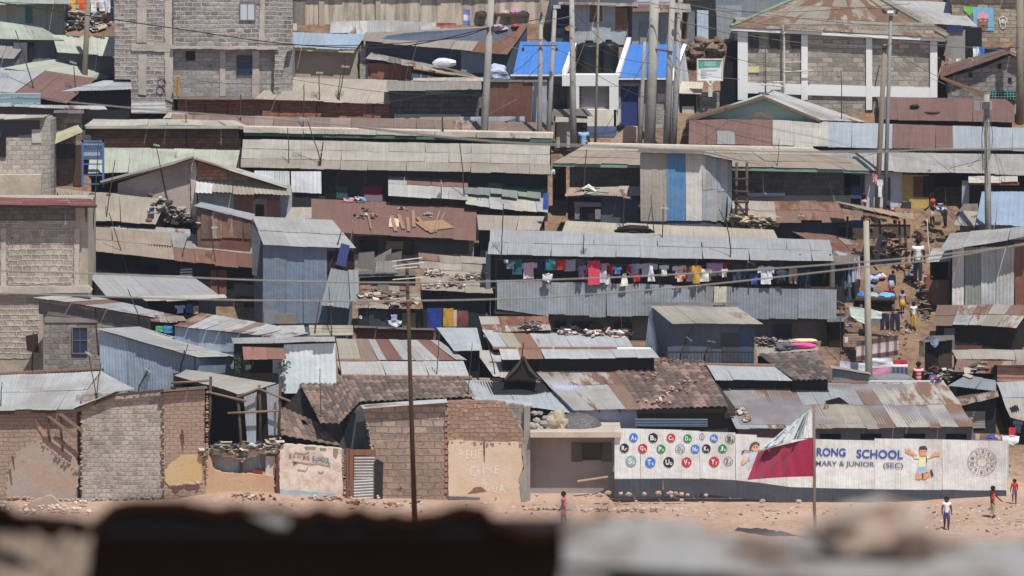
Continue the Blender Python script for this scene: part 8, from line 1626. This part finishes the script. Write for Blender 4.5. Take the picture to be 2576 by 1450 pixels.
# ================================================================ foreground roofs (close to the camera)
YN = -236.8
TOP_ = [(-60, 1268), (0, 1263), (43, 1280), (90, 1294), (150, 1298), (215, 1306), (236, 1296), (280, 1270), (323, 1259), (390, 1262), (457, 1261), (505, 1267), (551, 1275), (592, 1267), (629, 1275), (690, 1270), (763, 1283), (804, 1271), (852, 1283), (898, 1269), (946, 1286), (989, 1280), (1043, 1288), (1100, 1280), (1167, 1267), (1220, 1272), (1234, 1288), (1321, 1310), (1411, 1318)]
top = [(TOP_[0][0], TOP_[0][1])]
for a_, b_ in zip(TOP_, TOP_[1:]):
    for t_ in (.5, 1): top.append((a_[0] + (b_[0] - a_[0]) * t_ + R.uniform(-4, 4), 1279 + (a_[1] + (b_[1] - a_[1]) * t_ - 1276) * 1.45 + R.uniform(-3, 3)))
top[-1] = (1411, 1322)
fr = thing('foreground_shed', 'dark blurred shed edge with ragged rusty roof close to camera', 'shed', P(680, 1500, YN))
V = []; F = []; n = len(top)
for k, (dy, dz) in enumerate(((-.0, 0), (.5, -.13), (1.6, -.42))):
    for x, y in top: p = P(x, y, YN); V.append(p + Vector((0, dy, dz)))
for x, y in top: p = P(x, y, YN); V.append(p + Vector((0, .012, -.022)))
for k in range(2):
    for i in range(n - 1): F.append((k * n + i, k * n + i + 1, (k + 1) * n + i + 1, (k + 1) * n + i))
for i in range(n - 1): F.append((3 * n + i, 3 * n + i + 1, i + 1, i))
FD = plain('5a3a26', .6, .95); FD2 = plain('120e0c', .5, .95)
put('roof', V, F, FD, fr)
m = MB()
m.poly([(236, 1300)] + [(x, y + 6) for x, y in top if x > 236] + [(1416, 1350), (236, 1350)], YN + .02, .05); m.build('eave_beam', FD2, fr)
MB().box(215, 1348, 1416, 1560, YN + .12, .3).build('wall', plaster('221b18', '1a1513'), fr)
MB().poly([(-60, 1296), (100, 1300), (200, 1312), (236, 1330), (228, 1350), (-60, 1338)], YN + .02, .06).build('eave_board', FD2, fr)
MB().poly([(628, 1294), (690, 1296), (728, 1310), (724, 1326), (690, 1324)], YN - .03, .01).build('glint_flap', metal('b9b6b0', .1), fr)  # pale flap added to imitate a bright glint on the eave
def crumple(name, pts_far, pts_near, Yf, Yn, mt, amp, parent, nv=14, nu=60):
    V = []; F = []; UV = []
    def at(pl, u):
        x = pl[0][0] + (pl[-1][0] - pl[0][0]) * u
        for a, b in zip(pl, pl[1:]):
            if a[0] <= x <= b[0]: return (x, a[1] + (b[1] - a[1]) * (x - a[0]) / (b[0] - a[0] + 1e-9))
        return pl[-1]
    for j in range(nv + 1):
        v = j / nv
        for i in range(nu + 1):
            u = i / nu; a, b = P(*at(pts_far, u), Yf), P(*at(pts_near, u), Yn)
            q = a.lerp(b, v); q.z += amp * mnoise.noise(Vector((u * 11, v * 3, 2.2))) * (1 if j else .0)
            V.append(q); UV.append((u * 2.4, v * .8))
    for j in range(nv):
        for i in range(nu): a = j * (nu + 1) + i; F.append((a, a + nu + 1, a + nu + 2, a + 1))
    return put(name, V, F, mt, parent, uvs=UV, smooth=True)
NR = plaster('a9a6a2', '6f5a4a', .6, scale=4, sat=1., k=.85); NB = metal('9a8878', .4, .3, .8, rc='6f5646')
rr = thing('near_tin_roof', 'blurred crumpled tin roof, pale and rusty, close at lower right', 'roof', P(2000, 1450, YN))
crumple('roof_sheet', [(1416, 1334), (1432, 1308), (1494, 1301), (1560, 1303), (1618, 1303), (1680, 1308), (1742, 1314), (1785, 1338), (1884, 1346), (1990, 1348), (2067, 1356), (2340, 1354), (2430, 1362), (2640, 1358)], [(1416, 1424), (1560, 1425), (1800, 1446), (2100, 1470), (2640, 1500)], YN + .3, YN - .75, NR, .008, rr)
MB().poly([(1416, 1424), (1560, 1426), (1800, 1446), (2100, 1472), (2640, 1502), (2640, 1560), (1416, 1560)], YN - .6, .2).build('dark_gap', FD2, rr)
MB().poly([(1414, 1322), (1432, 1296), (1432, 1425), (1414, 1425)], YN - .1, .3).build('sheet_edge', metal('a59d93', .2), rr)
crumple('lower_sheet', [(1410, 1436), (1470, 1440), (1530, 1456)], [(1410, 1500), (1470, 1500), (1540, 1500)], YN - .8, YN - .95, NR, .004, rr, 4, 12)
hb = MB(); hb.blob(P(2200, 1345, YN - .15), .115, .12, .058, 12, .55, 4); o = hb.build('stone_lump', plaster('a8927f', '6f5344', .5, scale=6), smooth=True); tag(o, 'blurred brown lump of stone weighing down the near tin roof', 'stone')
hb = MB(); hb.blob(P(2215, 1300, YN + .02), .078, .08, .03, 31, .6, 4); o = hb.build('stone_lump', plaster('b0a698', '8a7a6c', .5, scale=6), smooth=True); tag(o, 'blurred grey slab on top of the brown lump', 'stone')
for x, y, r, l in ((1517, 1285, 12, 'dark blurred bolt head on the left of the near tin roof'), (1606, 1298, 9, 'second dark blurred bolt head on the near tin roof')):
    o = MB().blob(P(x, y, YN + .2), r * om(YN), r * om(YN), r * om(YN), 5, .3).build('bolt', plain('3a332e', 1)); tag(o, l, 'bolt')
ll = thing('near_sacking', 'blurred tan sacking folds at the lower left corner', 'sacking', P(100, 1450, YN))
crumple('sack_fold', [(-60, 1340), (60, 1336), (150, 1345), (232, 1338)], [(-60, 1480), (60, 1480), (150, 1480), (215, 1480)], YN + .05, YN - .5, plaster('8f7a66', '54443a', .6, scale=8), .018, ll, 14, 40)
MB().tube([P(-30, 1380, YN - .25), P(60, 1420, YN - .3), P(120, 1475, YN - .4)], .012).build('dark_fold', FD2, ll)
HAZE = .00011
# ================================================================ light and camera
w = bpy.data.worlds.new('World'); sc.world = w; w.use_nodes = True
nt = w.node_tree; bg = nt.nodes['Background']
sky = nt.nodes.new('ShaderNodeTexSky'); sky.sky_type = 'NISHITA'; sky.sun_disc = False
SUN = Vector((.2, -.425, .88)).normalized()
el = math.asin(SUN.z); az = math.atan2(SUN.x, SUN.y)
sky.sun_elevation = el; sky.sun_rotation = az; sky.altitude = 1600; sky.dust_density = 1.5
nt.links.new(sky.outputs[0], bg.inputs[0]); bg.inputs[1].default_value = .095
ld = bpy.data.lights.new('sun', 'SUN'); ld.energy = 4.1; ld.angle = math.radians(.5); ld.color = (1, .962, .895)
lo = bpy.data.objects.new('sun', ld); COL.objects.link(lo); lo.location = (60, -120, 200)
lo.rotation_euler = SUN.to_track_quat('Z', 'Y').to_euler()
cd = bpy.data.cameras.new('camera'); co = bpy.data.objects.new('camera', cd); COL.objects.link(co)
co.location = CAM; co.rotation_euler = (math.pi / 2 - P0, 0, 0)
cd.sensor_width = 36; cd.lens = 36 * FO / 2576; cd.clip_end = 3000; cd.clip_start = .5
cd.dof.use_dof = True; cd.dof.focus_distance = 258; cd.dof.aperture_fstop = cd.lens / 42
sc.camera = co
sc.view_settings.view_transform = 'Standard'; sc.view_settings.look = 'None'; sc.view_settings.exposure = .06; sc.view_settings.gamma = 1
sc.view_settings.use_curve_mapping = False
sc.cycles.max_bounces = 5; sc.cycles.diffuse_bounces = 3; sc.cycles.use_denoising = True

hm = bpy.data.materials.new('dusty_air'); hm.use_nodes = True; hn = hm.node_tree; hn.nodes.clear()
ho = hn.nodes.new('ShaderNodeOutputMaterial'); hv = hn.nodes.new('ShaderNodeVolumePrincipled'); hn.links.new(hv.outputs[0], ho.inputs['Volume'])
hv.inputs['Color'].default_value = (.82, .87, .95, 1); hv.inputs['Density'].default_value = HAZE; hv.inputs['Anisotropy'].default_value = .0
hz = MB().hexa([Vector((x, y, z)) for y in (-345, 520) for x, z in ((-415, -12), (415, -12), (415, 68), (-415, 68))]).build('haze', hm); hz['kind'] = 'stuff'
